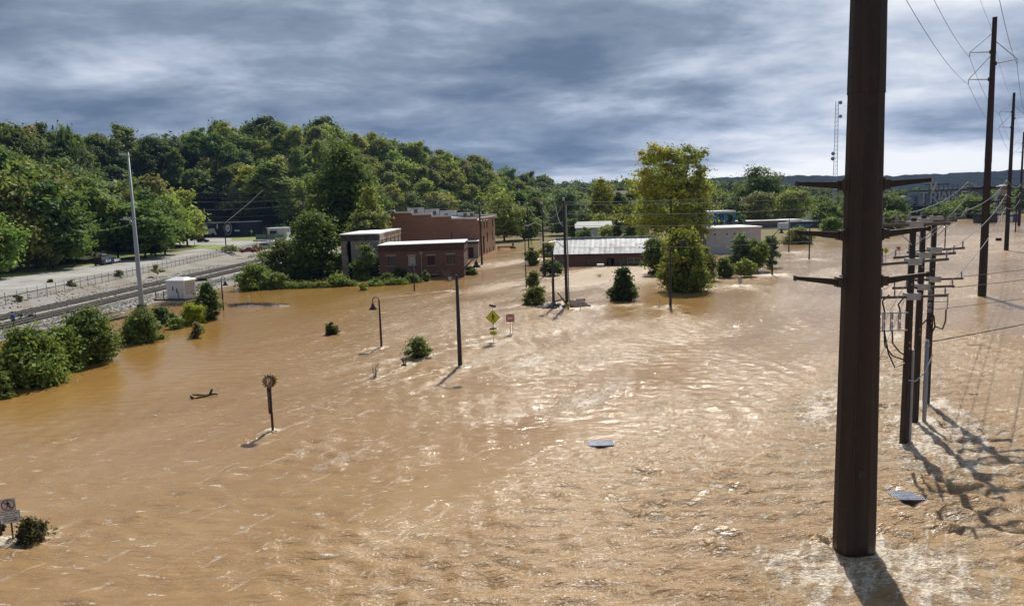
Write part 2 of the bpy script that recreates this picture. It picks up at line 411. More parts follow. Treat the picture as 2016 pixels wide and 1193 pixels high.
# obstacles that break the current
wake(536, 847, 2.6, 0.22, 1.05, 0.45, 0.12, 0.10); wake(751, 683, 4.2, 0.35, 0.85, 0.6, 0.14, 0.06); wake(906, 720, 5.5, 0.35, 0.9, 0.7, 0.16, 0.06)
wake(971, 673, 6.5, 0.5, 0.95, 1.0, 0.3, 0.06); wake(1005, 655, 4.5, 0.5, 0.95, 1.0, 0.3, 0.06); wake(825, 700, 7.0, 0.8, 0.85, 1.6, 0.2, 0.05)
wake(738, 742, 5.0, 0.5, 0.85, 0.6, 0.16); wake(796, 718, 6.0, 0.5, 0.8, 0.7, 0.16); wake(655, 655, 4.0, 0.5, 0.7, 1.2, 0.3)
wake(886, 573, 6.0, 0.9, 0.9, 1.6, 0.35); wake(1110, 606, 6.0, 1.6, 0.95, 3.4, 0.5); wake(1160, 604, 6.0, 1.2, 0.95, 2.4, 0.5)
wake(1297, 606, 4.0, 0.8, 0.9, 1.6, 0.4); wake(1320, 602, 4.0, 0.7, 0.95, 1.5, 0.4); wake(1240, 600, 3.0, 1.0, 0.8, 2.2, 0.5)
wake(1457, 563, 4.0, 1.0, 0.95, 2.0, 0.5); wake(1520, 541, 5.0, 1.6, 1.0, 3.2, 0.6); wake(1593, 510, 5, 1.6, 0.8, 2.4, .5); wake(1553, 497, 5, 1.6, 0.8, 2.4, .5)
wake(1060, 600, 6.0, 1.6, 0.85, 3.2, 0.4); wake(1037, 566, 5, .8, .7, 1.4, .3); wake(1070, 545, 5, .8, .7, 1.4, .3); wake(950, 520, 6, 1.2, .7, 2, .3)
wake(22, 1062, 3.0, 0.4, 0.95, 1.0, 0.25, 0.06); wake(65, 1060, 3.0, 0.3, 0.6, 0.8, 0.25)
wake(1933, 583, 9.0, 0.9, 0.8, 1.6, 0.5); wake(1980, 493, 9, 1.5, .6, 2.5, .4)
wake(1681, 1085, 5.5, 1.0, 1.0, 1.5, 0.55, 0.16); wake(1779, 873, 3.0, 0.7, 0.9, 1.2, 0.4, .05); wake(1800, 830, 4, 0.9, 1.0, 1.6, 0.5, .06); wake(1823, 795, 5, 1.0, 1.0, 1.8, 0.6, .06)
def blob(px, py, rx, ry, amp, turb, rot=0.0):
    """patch of broken water: centre on the surface, radii in metres along / across the current"""
    g = np.array(at(px, py))[:2]; D = P - g; s = D @ FLOW; n = D @ ACR
    v = np.exp(-((s / rx) ** 2 + (n / ry) ** 2) ** 1.3)
    np.maximum(foam, amp * v, out=foam); np.maximum(rough_w, 0.3 + turb * v, out=rough_w)
blob(1740, 740, 11, 6.5, 0.68, 0.9); blob(1640, 800, 9, 4.2, 0.80, 0.9); blob(1850, 870, 10, 6, 0.74, 0.9); blob(1600, 900, 8, 4.5, 0.60, 0.9); blob(1950, 1000, 7, 5, 0.52, 0.8)
blob(1500, 1000, 6, 5.0, 0.50, 0.9); blob(1350, 1050, 5, 5.0, 0.42, 0.9); blob(1620, 1120, 3.6, 3.0, 0.85, 0.7); blob(1830, 1130, 3.6, 3.0, 0.80, 0.7); blob(1250, 1150, 4, 4, 0.34, 0.7)
blob(1880, 690, 14, 8, 0.45, 0.6); blob(1740, 665, 7, 3, 0.75, 0.6); blob(1180, 545, 22, 9, 0.30, 0.75); blob(1150, 790, 5, 2.2, 0.75, 0.5); blob(1170, 700, 6, 3.2, 0.62, 0.4); blob(1040, 712, 5, 2.2, 0.8, 0.4)
blob(1290, 795, 4, 2.0, 0.6, 0.4); blob(670, 905, 3.4, 1.3, 0.62, 0.35); blob(610, 880, 3, 1.0, 0.5, .3); blob(960, 700, 6, 2.8, 0.62, 0.4); blob(1000, 790, 5, 3, 0.45, 0.35); blob(780, 640, 5, 2, .5, .3)
blob(1210, 760, 3, 1.2, .7, .4); blob(1080, 640, 7, 4, .45, .4); blob(980, 520, 20, 5, .5, .5); blob(1000, 560, 14, 5, .38, .45); blob(900, 610, 10, 5, .35, .3); blob(1640, 540, 14, 5, .42, .4)
blob(1930, 480, 50, 12, .35, .5); blob(1850, 560, 22, 8, .30, .4); blob(800, 1100, 5, 6, .18, .45); blob(560, 1080, 6, 7, .14, .3); blob(1000, 1150, 4, 6, .25, .6)
blob(1480, 1010, 13, 9, 0.30, 0.95); blob(1250, 1120, 6, 6, 0.26, 0.9); blob(1800, 940, 12, 8, 0.4, 0.95); blob(1000, 1120, 6, 6, 0.2, 0.75)
# calm water by bank, brick house and willow, tree reflections put in as orange
calm = np.clip((-PX - 14) / 14.0, 0, 1) * np.clip((PY - 40) / 15.0, 0, 1); calm = np.maximum(calm, np.exp(-(((PX + 26) / 18) ** 2 + ((PY - 128) / 14) ** 2))); calm = np.maximum(calm, 0.6 * np.exp(-(((PX - 21) / 9) ** 2 + ((PY - 99) / 16) ** 2) ** 2))
rough_w *= (1 - 0.70 * calm); foam *= (1 - 0.55 * calm)
near = np.clip((60 - PY) / 40, 0, 1); rough_w = np.maximum(rough_w, 0.55 * near * (1 - np.clip((-PX - 6) / 10, 0, 1) * 0.55))
lanes = 0.55 * vnoise(P @ FLOW + 900, (P @ ACR) * 3.2 + 900, 21, 16.0) + 0.45 * vnoise(P @ FLOW + 900, (P @ ACR) * 2.2 + 900, 22, 5.0)
rough_w *= np.clip(0.40 + 1.15 * lanes, 0.35, 1.45)
# swells: short-crested waves lying across the current
r2 = np.random.default_rng(11); H = np.zeros(len(PX))
for k in range(54):
    lam = 0.6 * (3.4 ** r2.random()); ang = math.atan2(FLOW[1], FLOW[0]) + r2.normal(0, 0.55); ph = r2.random() * 6.283
    kx, ky = math.cos(ang) * 6.283 / lam, math.sin(ang) * 6.283 / lam
    H += 0.0105 * lam ** 0.75 * np.sin(kx * PX + ky * PY + ph + 1.4 * np.sin(PX * 0.21 + PY * 0.13 + k))
fade = np.clip((140 - PY) / 60, 0, 1) * np.clip((PY - 10) / 6, 0, 1) * np.clip((70 - np.abs(PX)) / 30, 0, 1)
grp = 0.75 + 0.6 * vnoise(PX + 500, PY + 500, 4, 5.5)
Zw = H * fade * rough_w * 1.05 * grp + bumpz * fade * 0.8
w_mat = bpy.data.materials.new('muddy_flood_water'); w_mat.use_nodes = True; t = NT(w_mat.node_tree); b = t.n['Principled BSDF']
geo = t.add('ShaderNodeNewGeometry'); mpw = t.add('ShaderNodeMapping'); t.l.new(geo.outputs['Position'], mpw.inputs[0])
mpw.inputs['Rotation'].default_value = (0, 0, R(-58.7)); mpw.inputs['Scale'].default_value = (1, 1, 1)
fpos = mpw.outputs[0]                                  # x runs along the current
mps = t.add('ShaderNodeMapping'); t.l.new(fpos, mps.inputs[0]); mps.inputs['Scale'].default_value = (0.30, 1.0, 1.0)
mpc = t.add('ShaderNodeMapping'); t.l.new(fpos, mpc.inputs[0]); mpc.inputs['Scale'].default_value = (1.0, 0.45, 1.0)
mpf = t.add('ShaderNodeMapping'); t.l.new(geo.outputs['Position'], mpf.inputs[0]); mpf.inputs['Rotation'].default_value = (0, 0, R(-14)); mpf.inputs['Scale'].default_value = (0.55, 1.0, 1.0)
A_c = attr(t, 'still_reflection'); A_f = attr(t, 'foam'); A_r = attr(t, 'turbulence')
mpx = t.add('ShaderNodeMapping'); t.l.new(geo.outputs['Position'], mpx.inputs[0]); mpx.inputs['Rotation'].default_value = (0, 0, R(7)); mpx.inputs['Scale'].default_value = (0.34, 1.0, 1.0)
mpt = t.add('ShaderNodeMapping'); t.l.new(fpos, mpt.inputs[0]); mpt.inputs['Scale'].default_value = (0.11, 1.0, 1.0)
f1 = t.noise(mps.outputs[0], 1.6, 6, 0.70, 0.8); f2 = t.noise(mpf.outputs[0], 8.0, 5, 0.78, 0.5); f3 = t.noise(mps.outputs[0], 0.35, 4, 0.6, 0.5)
thread = t.noise(mpt.outputs[0], 2.4, 5, 0.62, 0.5)                # thin lines drawn out along the current
dash = t.noise(mpx.outputs[0], 2.3, 4, 0.66, 0.3)                  # short crests lying across the view of the stream
fn = t.math('ADD', t.math('ADD', t.math('MULTIPLY', f1, 0.34), t.math('MULTIPLY', f2, 0.42)), t.math('MULTIPLY', thread, 0.24))
amt = t.math('ADD', t.math('MULTIPLY', A_f, 0.34), t.math('ADD', fn, t.math('MULTIPLY', t.math('SUBTRACT', f3, 0.5), 0.16)))
foam_a = t.maprange(amt, 0.68, 0.79, 0.0, 0.92, True)
fleck = t.math('MULTIPLY', t.maprange(t.math('ADD', dash, t.math('MULTIPLY', t.math('SUBTRACT', f2, 0.5), 0.35)), 0.605, 0.665, 0.0, 0.85, True), t.maprange(A_r, 0.12, 0.50, 0.0, 1.0))
lines = t.math('MULTIPLY', t.maprange(t.math('ADD', thread, t.math('MULTIPLY', t.math('SUBTRACT', f2, 0.5), 0.22)), 0.595, 0.69, 0.0, 0.5, True), t.maprange(A_r, 0.2, 0.5, 0.0, 1.0))
foamf = t.math('MAXIMUM', foam_a, t.math('MAXIMUM', fleck, lines))
silt = t.noise(mps.outputs[0], 0.16, 5, 0.6, 0.8)
body = t.ramp(silt, [(0.32, (0.300, 0.180, 0.080)), (0.55, (0.342, 0.214, 0.101)), (0.75, (0.390, 0.262, 0.138))])
body = t.mix(A_c, body, t.ramp(silt, [(0.3, (0.305, 0.165, 0.046)), (0.7, (0.350, 0.200, 0.066))]))  # oranger body colour stands in for tree reflections on the still water
fl = t.noise(mpf.outputs[0], 16.0, 3, 0.7, 0.3)
c = t.mix(foamf, body, t.ramp(fl, [(0.34, (0.46, 0.33, 0.20)), (0.50, (0.68, 0.57, 0.44)), (0.62, (0.88, 0.82, 0.74))]))
t.l.new(c, b.inputs['Base Color'])
b.inputs['Subsurface Weight'].default_value = 0.50; b.inputs['Subsurface Radius'].default_value = (0.9, 0.6, 0.3); b.inputs['Subsurface Scale'].default_value = 0.6
t.l.new(t.math('ADD', t.math('MULTIPLY', foamf, 0.30), t.maprange(A_r, 0.10, 0.80, 0.06, 0.30)), b.inputs['Roughness'])
b.inputs['IOR'].default_value = 1.33; b.inputs['Specular IOR Level'].default_value = 0.5
w1 = t.noise(mpx.outputs[0], 1.3, 3, 0.55, 0.4); w2 = t.noise(mpx.outputs[0], 3.4, 4, 0.6, 0.6); w3 = t.noise(mpf.outputs[0], 9.0, 3, 0.6, 0.4); w4 = t.noise(mpt.outputs[0], 1.5, 4, 0.6, 0.4)
hgt = t.math('ADD', t.math('ADD', t.math('MULTIPLY', w1, 0.62), t.math('MULTIPLY', w2, 0.52)), t.math('ADD', t.math('MULTIPLY', w3, 0.16), t.math('MULTIPLY', w4, 0.14)))
hgt = t.math('MULTIPLY', hgt, A_r); hgt = t.math('ADD', hgt, t.math('MULTIPLY', t.math('MULTIPLY', foamf, fl), 0.20))
bp = t.add('ShaderNodeBump'); bp.inputs['Strength'].default_value = 1.0; bp.inputs['Distance'].default_value = 0.37
t.l.new(hgt, bp.inputs['Height']); t.l.new(bp.outputs[0], b.inputs['Normal'])
water = grid_mesh('flood_water', wx, wy, Zw, w_mat, True, {'foam': foam, 'turbulence': rough_w, 'still_reflection': calm}); tag(water, kind='structure')

# ---- road, verge, lot and rails on the left bank
asphalt = M('pale_concrete_road', (0.35, 0.335, 0.31), 0.9, 0.16, 0.25, bump=0.2, grime=(0.20, 0.185, 0.16))
def strip(name, left, right_, z, mat, kind='structure'):
    m = MB(); n = len(left)
    vs = [(x, y, z) for x, y in left] + [(x, y, z) for x, y in right_]
    m._add(vs, [(i, i + 1, i + 1 + n, i + n) for i in range(n - 1)]); o = m.build(name, mat); tag(o, kind=kind); return o
ysr = [40, 80, 108, 150, 190, 235, 270]
strip('road', [(-97.0 - 0.035 * max(0, y - 150), y) for y in ysr], [(-73.0 - 0.1 * max(0, min(y, 278) - 108), y) for y in ysr], 2.045, asphalt)
m = MB(); m.poly([(-101.2, 270.02, 2.04), (-92.2, 270.02, 2.04), (-84, 300, 2.04), (-70, 345, 2.04), (-96, 352, 2.04), (-168, 352, 2.04), (-163, 322, 2.04), (-112, 277, 2.04)])
tag(m.build('parking_lot', asphalt), kind='structure')
lawn = M('lawn_grass', (0.20, 0.23, 0.035), 0.95, 0.35, 0.8, bump=0.6, dark=(0.09, 0.12, 0.02))
m = MB(); m.poly([tuple(at(px, py, 2.07)) for px, py in ((384, 490), (378, 482), (440, 482.5), (402, 489.5))]); m.poly([tuple(at(px, py, 2.07)) for px, py in ((402, 491), (432, 484.5), (470, 485), (462, 488.5), (428, 491.5))])
m.poly([tuple(at(px, py, 2.07)) for px, py in ((455, 474), (456, 466.5), (512, 466.5), (506, 474))])
tag(m.build('lawn_grass_island', lawn), kind='structure')
m = MB(); m._add([(-104.5, 60, 2.05), (-103.6, 120, 2.05), (-103.6, 152, 2.05), (-106.2, 190, 2.05), (-107.5, 238, 2.05), (-97.02, 60, 2.05), (-97.02, 120, 2.05), (-97.1, 152, 2.05), (-98.5, 190, 2.05), (-100.2, 238, 2.05)],
       [(i, i + 1, i + 6, i + 5) for i in range(4)]); tag(m.build('grass_verge', lawn), kind='structure')
# painted kerb line along the road
white_paint = M('worn_white_paint', (0.72, 0.71, 0.68), 0.7, 0.15, 3.0)
m = MB()
for y in range(112, 236, 12): m.box((-86.5 - 0.06 * (y - 112), y, 2.052), (0.15, 4.0, 0.004), rz=R(4))
tag(m.build('road_marking', white_paint), kind='structure')

rail_steel = M('rusty_rail_steel', (0.075, 0.058, 0.05), 0.6, 0.3, 3.0, metal=0.2)
tie_wood = M('weathered_tie_wood', (0.085, 0.07, 0.058), 0.95, 0.35, 2.5, bump=0.4)
for k, cx in enumerate((-65.6, -60.3)):
    tr = thing('railway_track', 'railway track on pale ballast nearer the road fence' if k == 0 else 'railway track on pale ballast nearer the flooded bushes', 'railway track', (cx, 0, 0.53), 0, 'railway tracks along the left bank')
    for s in (-0.75, 0.75):
        m = MB(); pts = [(s + 0.0, y, 0.26) for y in (40, 90, 130, 170, 200)] + [(s + 0.004 * (y - 200) ** 1.5, y, 0.26) for y in (215, 230, 245, 258)]
        for (x0, y0, z0), (x1, y1, z1) in zip(pts[:-1], pts[1:]):
            m.prism([(-0.07, 0), (0.07, 0), (0.05, 0.02), (0.018, 0.04), (0.018, 0.12), (0.045, 0.13), (0.045, 0.17), (-0.045, 0.17), (-0.045, 0.13), (-0.018, 0.12), (-0.018, 0.04), (-0.05, 0.02)], y0, y1,
                    Matrix(((1, (x1 - x0) / (y1 - y0), 0, x0 - y0 * (x1 - x0) / (y1 - y0)), (0, 1, 0, 0), (0, 0, 1, 0.16), (0, 0, 0, 1))))
        m.build('rail', rail_steel, tr)
    m = MB(); rr = random.Random(k); y = 44.0
    while y < 258:
        m.box((0.004 * max(0, y - 200) ** 1.5, y, 0.06 + rr.uniform(-0.01, 0.02)), (2.6, 0.24, 0.2), rz=rr.uniform(-0.02, 0.02)); y += 0.55
    tag(m.build('sleepers', tie_wood, tr), kind='stuff')
# an old siding half under water between embankment and bushes
sid = thing('siding_track', 'dark rusty siding rails lifting out of the orange puddle', 'railway track', (0, 0, 0))
pa, pb = at(40, 664, 0.1), at(245, 622, 0.1)
dv = (pb - pa); nv = Vector((-dv.y, dv.x, 0)).normalized()
for s in (-0.75, 0.75):
    m = MB(); q = [pa + dv * (i / 6) + nv * (s + 0.12 * math.sin(i * 2.1 + s)) + Vector((0, 0, 0.16 + 0.05 * math.sin(i))) for i in range(7)]
    m.tube(q, 0.085, 6); m.build('rail', rail_steel, sid)
m = MB(); rr = random.Random(5)
for i in range(34):
    c_ = pa + dv * ((i + 0.5) / 34) + nv * rr.uniform(-0.2, 0.2); m.box((c_.x, c_.y, 0.06), (2.5, 0.24, 0.2), rz=math.atan2(nv.y, nv.x) + rr.uniform(-0.15, 0.15), ry=rr.uniform(-0.05, 0.05))
tag(m.build('sleepers', tie_wood, sid), kind='stuff')
# rough stones along the toe of the ballast
stone = M('ballast_stone', (0.40, 0.385, 0.36), 0.95, 0.35, 2.0, dark=(0.14, 0.13, 0.12))
m = MB(); rr = random.Random(8)
sp = []
for i in range(5200):
    y = rr.uniform(70, 190); fx = rr.random()
    sp.append((-54.6 - fx * 4.2 + 0.05 * max(0, y - 105) if rr.random() < 0.6 else rr.uniform(-68.5, -62.4) if rr.random() < .5 else rr.uniform(-72.5, -67), y))
for (x, y), zz in zip(sp, ground_z(sp)):
    s = rr.uniform(0.06, 0.16)
    if zz < 0.02: continue
    m.box((x, y, zz + s * 0.3), (s * 2, s * 1.5, s), rz=rr.uniform(0, 3), rx=rr.uniform(-.4, .4), taper=rr.uniform(.4, .8))
tag(m.build('ballast_stones', stone), label='loose pale ballast stones scattered along the track edge', kind='stuff')
# ================================================================== VEGETATION
def leaf_material(name, gloss=0.16, transl=0.46):
    m = bpy.data.materials.new(name); m.use_nodes = True; t = NT(m.node_tree); b = t.n['Principled BSDF']; outn = t.n['Material Output']
    oi = t.add('ShaderNodeObjectInfo'); g = t.add('ShaderNodeNewGeometry'); tcn = t.add('ShaderNodeTexCoord')
    rnd = g.outputs['Random Per Island']
    nz = t.noise(tcn.outputs['Object'], 0.35, 4, 0.6)
    hs = t.add('ShaderNodeHueSaturation'); t.l.new(oi.outputs['Color'], hs.inputs['Color'])
    t.l.new(t.maprange(rnd, 0, 1, 0.475, 0.53), hs.inputs['Hue'])
    t.l.new(t.math('MULTIPLY', t.maprange(rnd, 0, 1, 0.70, 1.6), t.maprange(nz, 0.3, 0.7, 0.72, 1.35)), hs.inputs['Value'])
    rare = t.math('GREATER_THAN', t.math('FRACT', t.math('MULTIPLY', rnd, 37.0)), 0.955)
    c = t.mix(t.math('MULTIPLY', rare, 0.55), hs.outputs[0], (0.32, 0.24, 0.05))
    t.l.new(c, b.inputs['Base Color']); b.inputs['Roughness'].default_value = 0.6; b.inputs['Specular IOR Level'].default_value = gloss
    tr = t.add('ShaderNodeBsdfTranslucent'); t.l.new(t.mix(0.5, c, (0.20, 0.26, 0.03), 'MIX'), tr.inputs['Color'])
    ms = t.add('ShaderNodeMixShader'); ms.inputs[0].default_value = transl
    t.l.new(b.outputs[0], ms.inputs[1]); t.l.new(tr.outputs[0], ms.inputs[2]); t.l.new(ms.outputs[0], outn.inputs['Surface'])
    return m
LEAF = leaf_material('leaf'); BARK = M('tree_bark', (0.085, 0.068, 0.052), 0.95, 0.35, 3.0, bump=0.6)
DRY = M('dry_twigs', (0.17, 0.125, 0.085), 0.9, 0.35, 4.0)
PAL = {'dark green': (0.056, 0.086, 0.036), 'deep green': (0.092, 0.132, 0.042), 'mid green': (0.150, 0.195, 0.055), 'fresh green': (0.185, 0.245, 0.054),
       'yellow-green': (0.330, 0.350, 0.080), 'olive': (0.224, 0.224, 0.077), 'grey-green': (0.179, 0.236, 0.134), 'golden yellow': (0.520, 0.440, 0.050), 'brownish': (0.236, 0.179, 0.101)}

PROFILE = {'oak': lambda h: np.clip(1 - np.abs(2 * h - 0.98) ** 3.4, 0, 1) ** 0.55,
           'round': lambda h: np.sqrt(np.clip(1 - (2 * h - 1) ** 2, 0, 1)),
           'tall': lambda h: np.clip(np.sin(np.pi * np.clip(h, 0.0, 1) ** 0.75), 0, 1) ** 0.7,
           'broad': lambda h: np.clip(1 - np.abs(h - 0.42) ** 2.2 * 4.2, 0, 1) ** 0.6,
           'cone': lambda h: np.clip(1 - h, 0, 1) ** 0.75 * np.clip(h * 9, 0.55, 1),
           'flame': lambda h: np.clip(np.sin(np.pi * h ** 0.6), 0, 1) ** 0.8,
           'mound': lambda h: np.sqrt(np.clip(1 - h ** 2, 0, 1)),
           'column': lambda h: np.clip(1 - (2 * h - 1) ** 6, 0, 1) ** .5}
def leaf_cloud(seed, w_, h_, nclump, nleaf, size, shape='round', z0=0.0, cr=0.22, spread=0.85, droop=0.0, lump=0.0, depth=None):
    """leaf cards spread through clumps that fill a crown: returns V (n*4,3), F (n,4)"""
    r_ = np.random.default_rng(seed); prof = PROFILE[shape]
    hh = r_.random(nclump * 3); keep = r_.random(nclump * 3) < prof(hh) ** 1.3 + 0.05; hh = hh[keep][:nclump]; n = len(hh)
    ang = r_.random(n) * 2 * np.pi; rad = prof(hh) * (r_.random(n) ** 0.42) * (1 - cr * 0.8) * (1 + lump * np.sin(ang * 3 + hh * 7 + seed))
    C_ = np.stack([np.cos(ang) * rad * w_ / 2, np.sin(ang) * rad * (depth or w_) / 2, z0 + hh * h_], 1)
    cs = 1.35 * cr * w_ / 2 * r_.uniform(0.6, 1.35, n)
    nleaf = int(nleaf * 1.5); size = size * 1.2; idx = r_.integers(0, n, nleaf)
    dr = r_.normal(size=(nleaf, 3)); dr /= np.linalg.norm(dr, axis=1)[:, None]; dr[:, 2] = np.where(r_.random(nleaf) < 0.7, np.abs(dr[:, 2]), dr[:, 2])
    loose = r_.random(nleaf) < 0.34; rr_ = np.where(loose, 0.5 + 1.5 * r_.random(nleaf), r_.random(nleaf) ** 0.45)
    Pn = C_[idx] + dr * (cs[idx] * rr_ * spread)[:, None] * np.array([1.15, 1.15, 0.8])
    Pn[:, 2] = np.maximum(Pn[:, 2] - droop * r_.random(nleaf) * h_, z0 + 0.02 * h_)
    nrm = dr * 0.55 + r_.normal(size=(nleaf, 3)) * 0.5 + np.array([0, 0, 0.35]); nrm /= np.linalg.norm(nrm, axis=1)[:, None]
    a = np.cross(nrm, r_.normal(size=(nleaf, 3))); a /= np.linalg.norm(a, axis=1)[:, None]; b_ = np.cross(nrm, a)
    s = size * r_.uniform(0.55, 1.25, nleaf)[:, None]
    bend = nrm * s * 0.25
    s = s * (1 + 0.6 * (r_.random(nleaf) < 0.2))[:, None]
    V = np.stack([Pn - a * s, Pn - b_ * s * 0.55 + bend, Pn + a * s, Pn + b_ * s * 0.55 + bend], 1).reshape(-1, 3)
    return V, np.arange(nleaf * 4).reshape(-1, 4)
def trunk_mb(seed, h, r0, lean=0.03, crown_w=6.0, z_l=0.35, nl=6, crown_h=None):
    m = MB(); rr = random.Random(seed); k = 6
    pts = [(lean * h * (i / k) ** 1.5 * rr.uniform(0.5, 1.5), 0.4 * lean * h * (i / k) * rr.uniform(-1, 1), -0.6 + (h + 0.6) * i / k) for i in range(k + 1)]
    m.tube(pts, [r0 * (1.25 if i == 0 else 1 - 0.85 * i / k) for i in range(k + 1)], 7)
    for j in range(nl):
        z = h * rr.uniform(z_l, 0.85); a = rr.uniform(0, 6.28); L = crown_w * 0.42 * rr.uniform(0.6, 1.0); rb = r0 * 0.42 * (1 - 0.6 * z / h)
        px_, py_ = np.interp(z, [p[2] for p in pts], [p[0] for p in pts]), np.interp(z, [p[2] for p in pts], [p[1] for p in pts])
        m.tube([(px_, py_, z), (px_ + math.cos(a) * L * 0.45, py_ + math.sin(a) * L * 0.45, z + L * 0.28), (px_ + math.cos(a) * L, py_ + math.sin(a) * L, z + L * 0.75)], [rb, rb * 0.65, rb * 0.2], 5)
    return m

def unique_plant(name, label, cat, P, w_, h_, col, shape='round', seed=1, nclump=60, nleaf=5000, size=0.3, z0=0.0, trunk=None, group=None, cr=0.22, droop=0.0, lump=0.26, second=None, spread=0.85, rz=0.0, depth=None, crown='crown'):
    """trunk = (height, radius, limbs); second = [(fraction, colour)] adds a differently coloured crown part"""
    tr = thing(name, label, cat, P, rz, group)
    V, F = leaf_cloud(seed, w_, h_, nclump, nleaf, size, shape, z0, cr, spread, droop, lump, depth)
    o = np_mesh(crown, V, F, LEAF, tr); o.color = (*PAL[col], 1) if isinstance(col, str) else (*col, 1)
    for (n2, frac, c2, off) in (second or []):
        V, F = leaf_cloud(seed + 77, w_ * frac, h_ * frac, max(8, int(nclump * frac * frac)), int(nleaf * frac * frac), size, shape, z0, cr * 1.2, spread, droop, lump)
        o2 = np_mesh(n2, V + np.array(off), F, LEAF, tr); o2.color = (*PAL[c2], 1)
    if trunk:
        trunk_mb(seed, trunk[0], trunk[1], 0.03, w_, 0.3, trunk[2]).build('trunk', BARK, tr, True)
    else:
        m = MB(); rr = random.Random(seed)
        for i in range(7):
            a = rr.uniform(0, 6.28); L = w_ * 0.3
            m.tube([(0.05 * math.cos(a), 0.05 * math.sin(a), -0.4), (math.cos(a) * L * 0.5, math.sin(a) * L * 0.5, h_ * 0.35), (math.cos(a) * L, math.sin(a) * L, h_ * 0.7)], [0.05, 0.035, 0.012], 5)
        m.build('stems', BARK, tr, True)
    return tr

# ---- prototypes for the woods (crown and trunk meshes are shared by the copies)
PROTO = []
for i, (shape, w_, h_, z0, ncl, nlf, cr) in enumerate([('round', 10, 11.5, 2.2, 60, 6000, 0.24), ('broad', 12, 11.0, 2.0, 70, 6600, 0.22), ('tall', 9, 14.5, 2.0, 60, 6600, 0.25), ('round', 9.5, 12.4, 1.8, 56, 6000, 0.26),
                                                      ('flame', 8, 14.5, 1.6, 60, 6000, 0.25), ('broad', 13, 12.3, 2.2, 80, 7000, 0.2), ('cone', 7.5, 14.5, 1.5, 64, 5600, 0.22)]):
    V, F = leaf_cloud(100 + i, w_, h_, ncl, nlf, 0.34, shape, z0, cr * 0.85, 0.95, 0.0, 0.32)
    o = np_mesh('crown', V, F, LEAF); me = o.data; bpy.data.objects.remove(o)
    tm = trunk_mb(300 + i, z0 + h_ * 0.72, 0.27, 0.03, w_, 0.3, 6); o = tm.build('trunk', BARK, None, True); tme = o.data; bpy.data.objects.remove(o)
    PROTO.append(dict(crown=me, trunk=tme, w=w_, h=h_ + z0, z0=z0, shape={'round': 'round', 'broad': 'broad', 'tall': 'tall', 'flame': 'slender', 'cone': 'pointed'}[shape]))

rf = random.Random(21)
cands = []
def try_add(x, y, sep, sc, tone=None, proto=None):
    for q in cands:
        if (q['x'] - x) ** 2 + (q['y'] - y) ** 2 < sep * sep: return
    cands.append(dict(x=x, y=y, s=sc, tone=tone, p=proto if proto is not None else rf.randrange(len(PROTO) - 1)))
tones_hill = ['mid green'] * 5 + ['deep green'] * 5 + ['yellow-green'] * 4 + ['olive'] * 3 + ['fresh green'] * 4 + ['grey-green'] * 2 + ['dark green'] * 3 + ['brownish']
def in_hill(x, y): return bool(inside(np.array([[x, y]]), HILLREG)[0])
# the row of big trees at the foot of the hill, beside the road
for px, py, top, wpx, tone, pr in ((-40, 545, 330, 150, 'mid green', 1), (35, 536, 322, 140, 'mid green', 5), (70, 535, 390, 90, 'olive', 0), (120, 530, 372, 110, 'deep green', 3), (165, 524, 404, 80, 'deep green', 0), (215, 517, 376, 100, 'fresh green', 2),
                                 (262, 512, 408, 90, 'deep green', 3), (300, 508, 392, 96, 'mid green', 0), (338, 500, 410, 80, 'deep green', 1), (15, 548, 440, 90, 'fresh green', 3), (-60, 560, 430, 120, 'deep green', 3), (110, 532, 445, 60, 'olive', 3), (175, 527, 448, 56, 'fresh green', 0), (320, 505, 450, 60, 'dark green', 3)):
    g_ = at(px, py, 2.2); x, y = g_.x - 2.5, g_.y + 1.5
    if 150 < px < 270: x, y = x - 7.0, y + 10.0
    hh = (py - top) / ppm((x, y, 2.2)); sc = hh / PROTO[pr]['h']
    cands.append(dict(x=x, y=y, s=sc, tone=tone, p=pr, wx=(wpx / ppm((x, y, 2))) / (PROTO[pr]['w'] * sc)))
n_try = 0
while n_try < 11000:
    n_try += 1
    y = rf.uniform(120, 590); x = rf.uniform(-0.70 * y - 8, -0.02 * y + 45)
    if not in_hill(x, y): continue
    if y < 205 and 150 < pix((x, y, 2))[0] < 275: continue
    if 330 < y < 392 and -176 < x < -100: continue
    if y > 380 and x > -0.0 * y + 10 and y < 430: continue
    try_add(x, y, 7.6 if y < 330 else 8.2, rf.uniform(0.9, 1.4) * (1.0 if y > 200 else 1.05))
